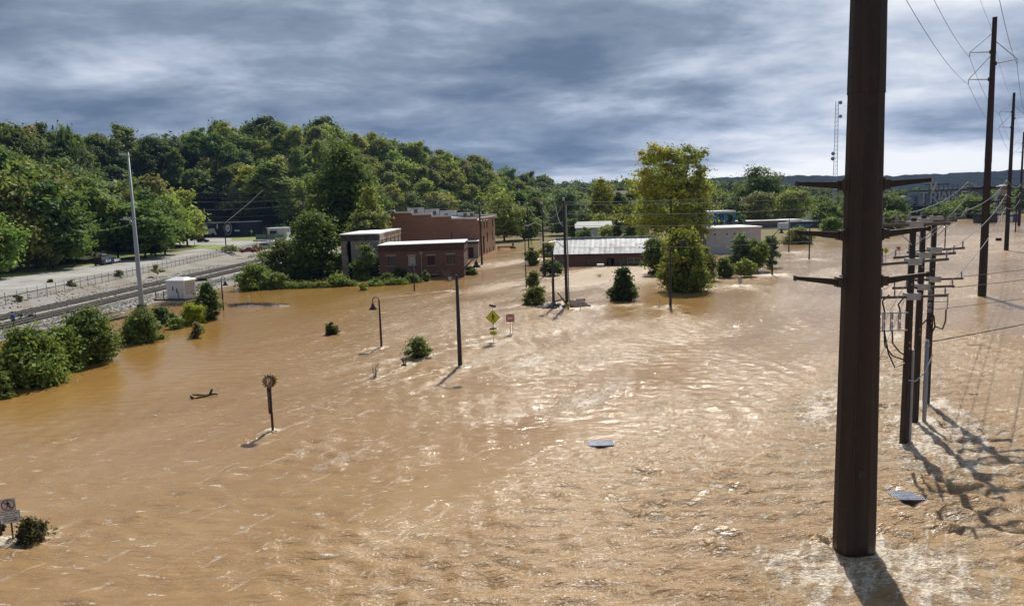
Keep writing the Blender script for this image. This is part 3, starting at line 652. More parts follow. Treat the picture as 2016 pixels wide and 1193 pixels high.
# scattered trees on the plain beyond the brick houses and along the far bank
n_try = 0
while n_try < 4500:
    n_try += 1
    y = rf.uniform(300, 760); x = rf.uniform(-0.01 * y, 0.70 * y + 30)
    if in_hill(x, y): continue
    if inside(np.array([[x, y]]), FLOOD)[0]: continue
    if 0.44 * y < x < 0.62 * y and y < 440: continue
    if 0.33 * y < x <= 0.44 * y and y < 455: continue
    if y < 345 and 15 < x < 125: continue
    try_add(x, y, 11.0 if y < 430 else 9.5, rf.uniform(0.75, 1.15) * (1.0 if x < 0.36 * y else 0.7))
def tone_for(c):
    px, py = pix((c['x'], c['y'], 20)); az = c['x'] / c['y']
    q = math.sin(c['x'] * 0.045 + 1.3) + math.sin(c['y'] * 0.035 + c['x'] * 0.02) + rf.uniform(-0.9, 0.9)
    if px < 260 and c['y'] > 205: return rf.choice(['dark green', 'dark green', 'deep green', 'olive', 'mid green'] if c['y'] > 255 else ['olive', 'deep green', 'mid green', 'grey-green'])
    if c['y'] > 520 and px > 1000: return rf.choice(['dark green', 'dark green', 'deep green'])
    if px > 1000: return rf.choice(['mid green', 'olive', 'deep green', 'yellow-green', 'grey-green', 'deep green'])
    if px > 540 and q > -1.1: return rf.choice(['yellow-green', 'yellow-green', 'fresh green', 'yellow-green', 'olive', 'fresh green', 'mid green'])
    if q > 0.8: return rf.choice(['yellow-green', 'fresh green', 'olive', 'yellow-green'])
    if q < -0.6: return rf.choice(['deep green', 'dark green', 'grey-green', 'deep green'])
    return rf.choice(tones_hill)
zs = ground_z([(c['x'], c['y']) for c in cands])
for c, z in zip(cands, zs): c['z'] = float(z); c['rz'] = rf.uniform(0, 6.28); c['tone'] = c['tone'] or tone_for(c)
# special crowns on the skyline
for px, py, top, wpx, Yd, pr, tone in ((520, 300, 226, 66, 452, 0, 'dark green'), (430, 300, 238, 58, 452, 5, 'dark green'), (120, 300, 250, 66, 300, 5, 'dark green'), (30, 300, 247, 90, 285, 5, 'dark green'), (487, 380, 325, 34, 395, 4, 'golden yellow'), (530, 400, 312, 70, 385, 4, 'fresh green'), (640, 300, 240, 60, 488, 0, 'dark green')):
    P0 = atY(px, top, Yd); gz_ = gz(P0.x, Yd); h_ = max(9, P0.z - gz_)
    if tone == 'golden yellow': h_ = 16; gz_ = P0.z - 16
    if tone == 'fresh green': h_ = 22; gz_ = P0.z - 22
    sc = h_ / PROTO[pr]['h']; wxx = (wpx / ppm((P0.x, Yd, 20))) / (PROTO[pr]['w'] * sc)
    if tone != 'dark green': pass
    cands.append(dict(x=P0.x, y=Yd, s=sc, tone=tone, p=pr, z=gz_, rz=0.5, wx=wxx, must=True))

# which of them the photograph can show: paint crowns near to far into a coarse buffer
BW, BH = 504, 298
buf = np.zeros((BH, BW), np.int32); YYb, XXb = np.mgrid[0:BH, 0:BW]
order = sorted(range(len(cands)), key=lambda i: cands[i]['y'])
for i in order:
    c = cands[i]; pr = PROTO[c['p']]; zc = c['z'] + c['s'] * (pr['z0'] + pr['h']) / 2
    px, py = pix((c['x'], c['y'], zc)); sc = ppm((c['x'], c['y'], zc)) / 4
    rx, ry = 0.46 * pr['w'] * c['s'] * c.get('wx', 1) * sc, 0.46 * (pr['h'] - pr['z0']) * c['s'] * sc
    x0, x1, y0, y1 = int(max(0, px / 4 - rx)), int(min(BW, px / 4 + rx + 1)), int(max(0, py / 4 - ry)), int(min(BH, py / 4 + ry + 1))
    if x1 <= x0 or y1 <= y0: c['vis'] = 0; continue
    sub = buf[y0:y1, x0:x1]; mk = (((XXb[y0:y1, x0:x1] - px / 4) / rx) ** 2 + ((YYb[y0:y1, x0:x1] - py / 4) / ry) ** 2 < 1) & (sub == 0)
    c['vis'] = int(mk.sum()); sub[mk] = i + 1
    if c['vis']:
        ys_, xs_ = np.nonzero(mk); c['vx'] = (xs_.mean() + x0) * 4; c['vy'] = (ys_.mean() + y0) * 4
vis = sorted([c for c in cands if c.get('vis', 0) >= 6 or c.get('must')], key=lambda c: -c.get('vis', 0))
solo, rest = vis[:285], vis[285:]
hidden = [c for c in cands if c.get('vis', 0) < 6 and not c.get('must')]
# far or mostly hidden trees: one mass of the same leaf cards
rest = [c for c in rest + hidden if c['y'] > 250]
Vs, Fs, off = [], [], 0
LOWV = [leaf_cloud(500 + i, p_['w'], p_['h'] - p_['z0'], 30, 520, 0.85, 'round' if p_['shape'] in ('round', 'broad') else 'tall', p_['z0'], 0.3, 0.9, 0, 0.15) for i, p_ in enumerate(PROTO)]
for c in rest:
    V, F = LOWV[c['p']]; a = c['rz']; Rm = np.array([[math.cos(a), -math.sin(a), 0], [math.sin(a), math.cos(a), 0], [0, 0, 1]])
    Vs.append((V * c['s']) @ Rm.T + np.array([c['x'], c['y'], c['z']])); Fs.append(F + off); off += len(V)
if Vs:
    mass = np_mesh('hillside_woods', np.concatenate(Vs), np.concatenate(Fs), LEAF); mass.color = (*PAL['mid green'], 1)
    tag(mass, 'dense dark woods filling the gaps between the trees on the hillside', kind='stuff')
# far band of woods behind the town
Vs, Fs, off = [], [], 0
for k in range(1500):
    y = rf.uniform(620, 1250); x = rf.uniform(-0.06 * y, 0.95 * y)
    if inside(np.array([[x, y]]), FLOOD)[0]: continue
    V, F = LOWV[rf.randrange(7)]; s = rf.uniform(0.9, 1.5); sel = rf.randrange(0, 240); V = V[sel * 4:sel * 4 + 1000]; F = np.arange(len(V)).reshape(-1, 4)
    bz = 1 + 20 * min(1, max(0, (y - 650) / 500)) * (0.75 + 0.25 * math.sin(x * 0.012))
    low_ = min(1, max(0, (0.46 - x / y) / 0.16)); bz = 0.6 + (bz - 0.6) * (0.1 + 0.9 * low_); s *= 0.62 + 0.38 * low_
    Vs.append(V * np.array([s, s, s * 0.9]) * 1.25 + np.array([x, y, bz])); Fs.append(F + off); off += len(V)
mass = np_mesh('far_woods', np.concatenate(Vs), np.concatenate(Fs), LEAF); mass.color = (0.045, 0.068, 0.034, 1); tag(mass, 'dark distant woods along the foot of the blue ridge', kind='stuff')
fx_, fy_ = np.linspace(-120, 1300, 60), np.linspace(620, 1110, 30)
X, Y = np.meshgrid(fx_, fy_); Zb = 0.4 + 20 * np.clip((Y - 650) / 500, 0, 1) * (0.75 + 0.25 * np.sin(X * 0.012)) * (0.1 + 0.9 * np.clip((0.46 - X / Y) / 0.16, 0, 1)); fl_in = inside(np.stack([X.ravel(), Y.ravel()], 1), FLOOD).reshape(X.shape)
Zb = np.where(fl_in, -1.5, Zb); tag(grid_mesh('terrain', fx_, fy_, Zb - 0.3, far_mat), kind='structure')

ZONE = [(-200, 'at the left edge above the rails'), (75, 'above the left end of the road'), (150, 'above the wooden pole with two lamps'), (235, 'left of the tall grey mast'), (300, 'just right of the tall grey mast'), (360, 'left of the black mural building'),
        (430, 'above the lion mural'), (500, 'above the round emblem on the black building'), (570, 'left of the tallest dark tree by the river'), (660, 'behind the tallest dark tree by the river'), (760, 'right of the tallest dark tree by the river'),
        (850, 'above the stepped white parapets'), (950, 'above the right end of the big brick building'), (1040, 'behind the cluster of wooden poles'), (1130, 'left of the yellow tree'), (1230, 'just left of the tall golden-topped tree'),
        (1400, 'behind the tall golden-topped tree'), (1470, 'above the blue painted building'), (1560, 'above the graffiti shed'), (1650, 'below the lattice radio tower'), (1730, 'behind the thick brown pole'), (1850, 'below the big white graffiti letters'), (2400, 'near the far right river bend')]
def zone_of(px):
    nm = ZONE[0][1]
    for x0, n_ in ZONE:
        if px >= x0: nm = n_
    return nm
def level_of(c):
    f = (c['z'] - 2) / 40.0
    return 'at the hill foot' if f < 0.10 else 'low on the hill' if f < 0.35 else 'halfway up the hill' if f < 0.7 else 'high on the hill' if f < 1.0 else 'on the hill crest'
seen = {}
for c in solo: seen.setdefault((c['tone'], PROTO[c['p']]['shape'], zone_of(c.get('vx', 0)), level_of(c) if c.get('vx', 0) < 1010 else 'on the plain'), []).append(c)
for (tone, shp, zn, lv), lst in seen.items():
    lst.sort(key=lambda c: c.get('vx', 0))
    for j, c in enumerate(lst):
        extra = ''
        if len(lst) == 2: extra = ('left of its twin ', 'right of its twin ')[j]
        elif len(lst) == 3: extra = ('leftmost of three ', 'middle one of three ', 'rightmost of three ')[j]
        elif len(lst) > 3: extra = ('leftmost in its row ', 'second from left in its row ', 'third from left in its row ', 'fourth from left in its row ', 'fifth from left in its row ', 'sixth from left in its row ')[min(j, 5)]
        lab = f'{tone} {shp} tree {extra}{lv} {zn}' if not extra else f'{tone} {shp} tree, {extra}{lv} {zn}'
        ws = lab.split()
        c['label'] = ' '.join(ws[:16])
for c in solo:
    tr = thing('broadleaf_tree' if PROTO[c['p']]['shape'] != 'pointed' else 'conifer_tree', c['label'], 'tree', (c['x'], c['y'], c['z']), c['rz'], 'trees on the wooded hillside' if c.get('vx', 0) < 1010 else 'trees on the plain beyond the flood')
    s = c['s']; wxx = c.get('wx', 1)
    o = bpy.data.objects.new('crown', PROTO[c['p']]['crown']); link(o, tr); o.scale = (s * wxx * rf.uniform(0.82, 1.28), s * wxx * rf.uniform(0.82, 1.28), s * rf.uniform(0.92, 1.08)); o.rotation_euler = (rf.uniform(-0.07, 0.07), rf.uniform(-0.07, 0.07), 0); o.color = (*[v * rf.uniform(0.88, 1.14) for v in [min(0.6, 1.15 * q_) for q_ in PAL[c['tone']]]], 1)
    o = bpy.data.objects.new('trunk', PROTO[c['p']]['trunk']); link(o, tr); o.scale = (s, s, s)

# ---- single trees and shrubs of the middle ground: (pixel base, pixel top, pixel width)
def plant_px(name, label, cat, px, py, top, wpx, col, z=0.0, dy=0.0, **kw):
    P0 = at(px, py, z); P0.y += dy
    s = ppm(P0); w_ = wpx / s; h_ = (py - top) / s
    return unique_plant(name, label, cat, (P0.x, P0.y, z - 0.05), w_, h_, col, **kw)
DG = (0.095, 0.140, 0.032)
def tall_px(label, px, Yd, top, wpx, col, **kw):
    P0 = atY(px, top, Yd); z0 = max(0.0, gz(P0.x, Yd)); s = ppm((P0.x, Yd, 10)); h_ = P0.z - z0
    cz = kw.pop('cz', 0.28)
    return unique_plant('broadleaf_tree', label, 'tree', (P0.x, Yd, z0 - 0.1), wpx / s, h_ * (1 - cz), col, z0=h_ * cz, trunk=(h_ * 0.8, kw.pop('tr', 0.35), 9), **kw)
tall_px('tallest dark green tree, left of the grey stone building', 672, 196, 291, 158, DG, shape='flame', seed=31, nclump=120, nleaf=15000, size=0.34, cz=0.12, cr=0.2)
tall_px('small olive yellow-leaved tree beside the brick wall of the stepped building', 722, 182, 372, 66, 'yellow-green', shape='tall', seed=32, nclump=40, nleaf=4500, size=0.3, cz=0.2)
tall_px('low yellowish tree hanging in front of the big brick wall', 728, 176, 412, 78, 'olive', shape='round', seed=33, nclump=40, nleaf=4500, size=0.3, cz=0.3)
tall_px('tall tree with golden-green loose crown behind the metal-roofed brick house', 1318, 192, 292, 184, (0.40, 0.42, 0.06), shape='oak', seed=34, nclump=165, nleaf=13500, size=0.25, cz=0.04, cr=0.14, tr=0.5, lump=0.2, second=[('crown', 0.5, 'golden yellow', (-3.6, -1.5, 13.0)), ('crown', 0.5, 'yellow-green', (4.6, -1.5, 12.4)), ('crown', 0.5, 'yellow-green', (5.0, -2.5, 4.0))])
tall_px('green and gold tree at the right end of the stepped brick building', 990, 262, 384, 92, 'yellow-green', shape='broad', seed=35, nclump=60, nleaf=6000, size=0.36, cz=0.12)
tall_px('bushy yellow-leaved tree left of the wooden poles', 1030, 270, 410, 70, 'fresh green', shape='round', seed=36, nclump=40, nleaf=4500, size=0.34, cz=0.05)
tall_px('grey-green rounded tree behind the wooden poles', 1112, 300, 366, 82, 'grey-green', shape='broad', seed=37, nclump=70, nleaf=7000, size=0.36, cz=0.05)
tall_px('yellow tree left of the tall golden-topped tree', 1178, 306, 352, 66, (0.30, 0.27, 0.03), shape='round', seed=38, nclump=50, nleaf=5000, size=0.36, cz=0.1)
tall_px('thin yellow sapling over the white building', 1186, 262, 420, 56, 'yellow-green', shape='broad', seed=39, nclump=18, nleaf=1100, size=0.3, cz=0.35, tr=0.15)
tall_px('broad dark green tree above the blue painted building', 1497, 352, 326, 112, 'deep green', shape='flame', seed=40, nclump=90, nleaf=8000, size=0.42, cz=0.05)
tall_px('pale olive tree right of the blue painted building', 1490, 318, 382, 64, 'olive', shape='round', seed=41, nclump=50, nleaf=4500, size=0.36, cz=0.1)
tall_px('yellow-green tree behind the graffiti shed', 1560, 330, 370, 74, 'yellow-green', shape='broad', seed=42, nclump=55, nleaf=5200, size=0.38, cz=0.05)
tall_px('green tree beside the thick brown pole', 1625, 300, 398, 70, 'mid green', shape='broad', seed=43, nclump=50, nleaf=5000, size=0.36, cz=0.02)
tall_px('green riverside tree right of the thick brown pole', 1752, 262, 418, 64, 'fresh green', shape='broad', seed=44, nclump=40, nleaf=4200, size=0.34, cz=0.0)
tall_px('dark tree right of the thick brown pole above the river', 1748, 340, 384, 80, 'deep green', shape='broad', seed=45, nclump=50, nleaf=4800, size=0.42, cz=0.0)
tall_px('bright shrubby tree below the white graffiti letters', 1905, 372, 390, 80, 'fresh green', shape='broad', seed=46, nclump=40, nleaf=4200, size=0.45, cz=0.0)
tall_px('shrubby tree hanging over the riverbank below the graffiti wall', 1862, 366, 412, 70, 'mid green', shape='broad', seed=47, nclump=40, nleaf=3800, size=0.45, cz=0.0)
tall_px('small dark conifer left of two by the blue wall', 1421, 262, 427, 14, 'dark green', shape='flame', seed=48, nclump=24, nleaf=1300, size=0.22, cz=0.1, tr=0.15)
tall_px('small dark conifer in front of the blue wall', 1438, 262, 416, 16, 'dark green', shape='flame', seed=49, nclump=24, nleaf=1300, size=0.22, cz=0.1, tr=0.15)
tall_px('small dark conifer right of the blue wall', 1457, 262, 424, 14, 'dark green', shape='flame', seed=50, nclump=24, nleaf=1300, size=0.22, cz=0.1, tr=0.15)
tall_px('brown-leaved young tree beside the yellow sign at the black building', 380, 268, 444, 34, (0.20, 0.12, 0.05), shape='round', seed=51, nclump=26, nleaf=1500, size=0.24, cz=0.3, tr=0.1)
tall_px('dark ivy-wrapped column tree behind the metal roof', 1216, 205, 414, 20, 'dark green', shape='column', seed=52, nclump=50, nleaf=3000, size=0.22, cz=0.0, tr=0.4)
B = plant_px
B('broadleaf_tree', 'dense round green tree at the water left of the stone building', 'tree', 622, 546, 428, 124, DG, seed=60, nclump=110, nleaf=13000, size=0.24, shape='mound', trunk=(7, 0.3, 8), cr=0.2)
B('bush', 'tangled viny bush at the water left of the round green tree', 'bush', 560, 547, 482, 100, (0.13, 0.15, 0.055), seed=61, nclump=60, nleaf=6500, size=0.2, shape='mound')
B('bush', 'glossy green bush at the far end of the ballast', 'bush', 503, 569, 525, 74, 'fresh green', seed=62, nclump=40, nleaf=6000, size=0.17, shape='mound', second=[('ivy', 0.7, 'mid green', (4.0, 0.5, -0.3))])
B('bush', 'leafy bush in front of the grey stone building', 'bush', 722, 549, 489, 62, 'mid green', seed=63, nclump=45, nleaf=5000, size=0.2, shape='mound')
B('bush', 'clipped round bush at the left corner of the brick house', 'bush', 762, 556, 540, 30, 'deep green', seed=64, nclump=30, nleaf=2400, size=0.12, shape='mound')
B('bush', 'bright low bush below the brick house downpipe', 'bush', 812, 556, 541, 36, 'mid green', seed=65, nclump=30, nleaf=2400, size=0.13, shape='mound')
B('bush', 'upright small bush right of the brick house downpipe', 'bush', 839, 553, 532, 18, 'mid green', seed=66, nclump=20, nleaf=1800, size=0.12, shape='flame')
B('bush', 'dark bush under the left windows of the brick house', 'bush', 788, 548, 528, 34, 'dark green', dy=-0.6, seed=67, nclump=22, nleaf=2000, size=0.14, shape='mound')
B('bush', 'bush in the water at the right corner of the brick house', 'bush', 928, 541, 525, 26, 'mid green', seed=68, nclump=20, nleaf=1500, size=0.15, shape='mound')
B('bush', 'low green bush on the drowned hedge line', 'bush', 662, 563, 546, 50, 'fresh green', seed=69, nclump=24, nleaf=2600, size=0.14, shape='mound')
B('bush', 'low bush at the right end of the drowned hedge', 'bush', 742, 562, 552, 40, 'fresh green', seed=70, nclump=20, nleaf=1800, size=0.13, shape='mound')
B('reeds', 'yellow reeds sticking out of the water near the stone building', 'reeds', 713, 571, 556, 20, 'yellow-green', seed=71, nclump=14, nleaf=900, size=0.15, shape='flame')
for i, (px, py, wp) in enumerate(((560, 568, 60), (600, 567, 50), (632, 566, 44), (690, 563, 40), (780, 560, 50))):
    B('hedge', ['drowned green hedge next to the glossy bush', 'second stretch of drowned hedge from the glossy bush', 'drowned hedge stretch left of the low green bush', 'drowned hedge stretch behind the yellow reeds', 'drowned hedge stretch before the brick house'][i], 'hedge', px, py, py - 8, wp, 'fresh green', seed=80 + i, nclump=24, nleaf=1700, size=0.11, shape='mound', depth=1.2, group='drowned hedge line')
# bushes along the near bank
B('bush', 'large dense bush at the left edge by the water', 'bush', 42, 762, 662, 128, 'fresh green', seed=90, nclump=110, nleaf=15000, size=0.13, shape='mound', dy=1.2)
B('bush', 'low leafy bush at the lower left edge of the bank', 'bush', -4, 782, 735, 60, 'mid green', seed=97, nclump=40, nleaf=4500, size=0.11, shape='mound')
B('bush', 'bush left of the gooseneck lamp on the near bank', 'bush', 112, 733, 652, 90, 'fresh green', seed=91, nclump=70, nleaf=9000, size=0.12, shape='mound', dy=0.8)
B('bush', 'tall leafy bush right of the gooseneck lamp', 'bush', 178, 714, 610, 98, 'mid green', seed=92, nclump=90, nleaf=12000, size=0.13, shape='flame', cr=.26)
B('bush', 'rounded feathery bush standing alone at the bank', 'bush', 280, 672, 610, 70, 'mid green', seed=93, nclump=60, nleaf=9000, size=0.11, shape='mound')
B('bush', 'spreading dark bush behind the feathery one', 'bush', 322, 640, 606, 52, 'deep green', seed=94, nclump=40, nleaf=5000, size=0.12, shape='mound')
B('bush', 'smallest green bush between the larger bank bushes', 'bush', 345, 647, 627, 32, 'fresh green', seed=95, nclump=24, nleaf=2400, size=0.10, shape='mound')
B('bush', 'bright lime-yellow bush on the bank', 'bush', 380, 638, 597, 50, (0.34, 0.38, 0.03), seed=96, nclump=44, nleaf=6000, size=0.10, shape='mound')
B('bush', 'tall upright dark bush beside the lime-yellow one', 'bush', 410, 629, 558, 48, 'deep green', seed=98, nclump=60, nleaf=7000, size=0.13, shape='flame', cr=.28)
B('hedge', 'strip of low green ground cover between two bank bushes', 'hedge', 235, 674, 660, 34, 'fresh green', seed=99, nclump=20, nleaf=2000, size=0.09, shape='mound')
B('bush', 'leafless straw-coloured tuft in the water by the bank', 'bush', 389, 664, 638, 28, (0.20, 0.145, 0.075), seed=100, nclump=14, nleaf=700, size=0.14, shape='flame')
B('bush', 'rounded leafy bush half drowned beside the tall black lamp post', 'bush', 825, 703, 668, 54, (0.17, 0.20, 0.06), seed=101, nclump=26, nleaf=1700, size=0.10, shape='mound', cr=.26)
B('bush', 'small dark bush alone in the calm orange water', 'bush', 654, 658, 634, 26, (0.09, 0.11, 0.04), seed=102, nclump=18, nleaf=900, size=0.11, shape='flame')
B('bush', 'dark leafy branch pile by the no-walking sign', 'bush', 62, 1062, 1018, 54, (0.080, 0.062, 0.036), seed=103, nclump=40, nleaf=1700, size=0.055, shape='mound', cr=.3)
B('bush', 'brown leaf clump at the left edge behind the no-walking sign', 'bush', 1, 1052, 1008, 16, (0.06, 0.05, 0.028), seed=104, nclump=14, nleaf=500, size=0.05, shape='flame')
# trees standing in the flood
B('conifer_tree', 'dark cone-shaped evergreen standing alone in the flood', 'tree', 1227, 590, 527, 58, 'dark green', seed=110, nclump=80, nleaf=7500, size=0.17, shape='cone', trunk=(3.4, 0.12, 5))
B('willow_tree', 'largest drowned tree with hanging olive foliage', 'tree', 1344, 572, 445, 98, (0.27, 0.28, 0.05), seed=111, nclump=100, nleaf=9000, size=0.2, shape='flame', trunk=(8, 0.25, 8), droop=0.06, second=[('crown', 0.72, 'mid green', (0.5, -1.6, 0.0))])
B('broadleaf_tree', 'drowned green tree left of the hanging olive one', 'tree', 1290, 540, 466, 56, 'mid green', seed=112, nclump=50, nleaf=5200, size=0.19, shape='flame', trunk=(5, 0.18, 6))
B('broadleaf_tree', 'drowned olive tree right of the hanging olive one', 'tree', 1390, 552, 490, 44, 'olive', seed=113, nclump=44, nleaf=4200, size=0.18, shape='flame', trunk=(4, 0.15, 6))
B('broadleaf_tree', 'small drowned tree between the olive tree and the white wall', 'tree', 1425, 546, 506, 34, 'mid green', seed=114, nclump=30, nleaf=2600, size=0.17, shape='flame', trunk=(3, 0.1, 5))
B('conifer_tree', 'blue-green pine in front of the white wall', 'tree', 1457, 535, 452, 44, 'grey-green', seed=115, nclump=50, nleaf=4200, size=0.18, shape='flame', trunk=(6, 0.15, 8), cr=.28)
B('broadleaf_tree', 'bright yellow-green drowned tree right of the pine', 'tree', 1482, 534, 474, 54, 'fresh green', seed=116, nclump=46, nleaf=4800, size=0.19, shape='round', trunk=(4.5, 0.15, 6))
B('broadleaf_tree', 'thin grey-green drowned tree behind the right lamp post', 'tree', 1519, 526, 462, 36, 'grey-green', seed=117, nclump=30, nleaf=2400, size=0.19, shape='round', trunk=(5, 0.12, 6))
B('broadleaf_tree', 'low yellow drowned tree at the waterline below the pine', 'tree', 1466, 545, 512, 40, 'yellow-green', seed=118, nclump=24, nleaf=1600, size=0.16, shape='round', trunk=(2.5, 0.08, 4))
for i, (px, py, top, wp, cc, lab) in enumerate(((1048, 522, 486, 34, 'mid green', 'bush around the foot of the leftmost wooden pole'), (1086, 542, 512, 44, 'deep green', 'dark bush at the left end of the metal-roofed house'), (1050, 570, 532, 26, 'olive', 'upper of two stacked bushes by the thin signed pole'),
                                               (1054, 599, 566, 44, (0.17, 0.18, 0.05), 'lower spreading bush left of the rubble pile'), (1080, 505, 478, 36, 'yellow-green', 'yellowish bush behind the middle wooden pole'))):
    B('bush', lab, 'bush', px, py, top, wp, cc, seed=120 + i, nclump=30, nleaf=2800, size=0.17, shape='flame' if i != 3 else 'mound')
tall_px('shrubby sapling before the white shed behind the metal roof', 1152, 236, 446, 30, 'fresh green', shape='broad', seed=160, nclump=20, nleaf=1300, size=0.24, cz=0.05, tr=0.1)
tall_px('yellowish shrub at the right end of the white shed', 1196, 232, 440, 36, 'yellow-green', shape='broad', seed=161, nclump=24, nleaf=1500, size=0.24, cz=0.05, tr=0.1)
tall_px('green tree filling the gap right of the ivy-wrapped column tree', 1245, 230, 418, 40, 'mid green', shape='broad', seed=162, nclump=34, nleaf=2600, size=0.28, cz=0.05, tr=0.15)
tall_px('bushy green tree left of the white shed', 1128, 258, 430, 36, 'mid green', shape='broad', seed=163, nclump=30, nleaf=2200, size=0.28, cz=0.03, tr=0.12)
tall_px('low green tree at the back of the blue building', 1400, 330, 402, 60, 'olive', shape='broad', seed=164, nclump=36, nleaf=3000, size=0.34, cz=0.03, tr=0.2)
B('reeds', 'tall green reeds on the far bank beyond the right lamps', 'reeds', 1572, 480, 454, 56, 'olive', seed=130, nclump=40, nleaf=2600, size=0.3, shape='mound')
B('bush', 'green bush on the far bank right of the graffiti shed', 'bush', 1640, 470, 430, 60, 'fresh green', seed=131, nclump=40, nleaf=3000, size=0.3, shape='mound')
B('bush', 'pale green bush above the green wire fence', 'bush', 553, 462, 441, 34, 'grey-green', z=2, seed=132, nclump=24, nleaf=1600, size=0.22, shape='mound')
for i, (px, py, wp) in enumerate(((36, 592, 14), (100, 562, 12), (140, 566, 22), (232, 546, 26), (310, 536, 30))):
    B('weeds', ['weeds climbing the road fence at the left edge', 'vine hanging on the road fence', 'brown weeds at the foot of the road fence', 'tallest weeds by the road fence left of the mast', 'weeds by the road fence right of the mast'][i], 'weeds', px, py, py - 14, wp, 'olive', z=1.5, seed=140 + i, nclump=10, nleaf=500, size=0.14, shape='mound', group='weeds along the road fence')
for i, (px, py, wp) in enumerate(((455, 492, 40), (505, 492, 30), (540, 500, 30))):
    B('weeds', ['tall weeds behind the red car', 'dry weeds right of the red car', 'straw-coloured weeds near the tangled bush'][i], 'weeds', px, py + 3, py - 8, wp, ('olive', (0.2, 0.15, 0.07), (0.24, 0.19, 0.09))[i], z=1.9, seed=150 + i, nclump=12, nleaf=700, size=0.2, shape='mound', group='weeds along the road fence')
# bare twiggy plants in the current
def twigs(label, px, py, hpx, wpx, seed, n=16, mat=DRY):
    P0 = at(px, py); s = ppm(P0); tr = thing('twiggy_shrub', label, 'shrub', (P0.x, P0.y, 0)); rr = random.Random(seed); m = MB(); h = hpx / s; w_ = wpx / s
    for i in range(n):
        a = rr.uniform(0, 6.28); L = rr.uniform(0.4, 1) * w_ / 2; hh = h * rr.uniform(0.5, 1)
        p1 = (math.cos(a) * L * 0.4, math.sin(a) * L * 0.4, hh * 0.5); p2 = (math.cos(a) * L, math.sin(a) * L, hh)
        m.tube([(0, 0, -0.3), p1, p2], [0.022, 0.016, 0.006], 4)
        for j in range(3):
            b_ = rr.uniform(0, 6.28); m.tube([p1 if j else p2, (p1[0] + math.cos(b_) * L * 0.4, p1[1] + math.sin(b_) * L * 0.4, p1[2] + hh * rr.uniform(0.15, 0.4))], [0.012, 0.005], 4)
    m.build('branches', mat, tr); m = MB()
    for i in range(n * 2): a = rr.uniform(0, 6.28); m.box((math.cos(a) * w_ * 0.2 * rr.random(), math.sin(a) * w_ * 0.2 * rr.random(), 0.06 * rr.random()), (0.12, 0.1, 0.08), rz=a)
    m.build('debris', M('dark_wet_debris', (0.05, 0.04, 0.03), 0.8, 0.3, 4), tr)
twigs('bare twiggy shrub in the foam below the round bush', 738, 743, 28, 22, 1, 12)
twigs('small dark twiggy stump left of the round bush', 796, 719, 26, 24, 2, 12, M('dark_twigs', (0.06, 0.04, 0.03), 0.8, 0.3, 4))
twigs('leafless shrub around the round sign by the brick house', 884, 553, 24, 34, 3, 22)
twigs('brown twigs standing in the bright water before the metal roof', 1180, 545, 8, 24, 4, 10)
# ================================================================== BUILDINGS
BR_HOUSE = brick_mat('dark_red_brick', (0.185, 0.088, 0.062), (0.140, 0.066, 0.048), (0.19, 0.145, 0.12), stain=(0.06, 0.035, 0.03), pale=(0.24, 0.14, 0.11), pale_amt=0.2)
BR_BAND = brick_mat('dark_cornice_brick', (0.085, 0.042, 0.034), (0.06, 0.032, 0.028), (0.08, 0.06, 0.05), stain=(0.035, 0.028, 0.026), pale_amt=0.08)
BR_BIG = brick_mat('weathered_red_brick', (0.40, 0.195, 0.125), (0.31, 0.145, 0.095), (0.34, 0.24, 0.18), stain=(0.20, 0.085, 0.055), pale=(0.46, 0.31, 0.22), pale_amt=0.55)
BR_LOW = brick_mat('brown_brick', (0.20, 0.10, 0.075), (0.15, 0.075, 0.055), (0.2, 0.15, 0.12), stain=(0.09, 0.055, 0.045), pale=(0.26, 0.16, 0.12), pale_amt=0.2)
STONE = brick_mat('old_grey_stone', (0.34, 0.30, 0.25), (0.25, 0.22, 0.19), (0.30, 0.27, 0.23), stain=(0.11, 0.09, 0.075), pale=(0.46, 0.42, 0.37), pale_amt=0.5)
DKBAND = M('dark_stone_band', (0.075, 0.062, 0.055), 0.9, 0.4, 1.2)
WROOF = M('white_roof_membrane', (0.84, 0.84, 0.83), 0.6, 0.06, 0.6, grime=(0.60, 0.59, 0.57))
LINTEL = M('weathered_lintel_stone', (0.36, 0.29, 0.24), 0.9, 0.25, 3.0)
GLASS = M('dark_window_glass', (0.02, 0.024, 0.03), 0.08, 0.3, 1.5, spec=0.8)
FRAME_D = M('dark_window_frame', (0.06, 0.055, 0.055), 0.6, 0.2, 3)
FRAME_W = M('white_window_frame', (0.62, 0.60, 0.56), 0.6, 0.12, 3)
BOARD = M('red_brown_boarding', (0.075, 0.035, 0.032), 0.85, 0.3, 2.5)
TANW = M('sunlit_tan_wall', (0.46, 0.38, 0.28), 0.9, 0.2, 0.6, grime=(0.32, 0.22, 0.15))  # sunlight on the stone building's side wall put into the tan colour
METALROOF = M('galvanised_roof_metal', (0.29, 0.30, 0.32), 0.58, 0.25, 1.4, metal=0.25, spec=0.3, grime=(0.19, 0.195, 0.21))
GREYWALL = M('grey_white_wall', (0.52, 0.51, 0.51), 0.85, 0.10, 0.5, grime=(0.40, 0.38, 0.36))
GALV = M('galvanised_steel', (0.48, 0.49, 0.50), 0.45, 0.12, 3, metal=0.5)
DARKM = M('black_painted_metal', (0.018, 0.017, 0.017), 0.45, 0.25, 3)

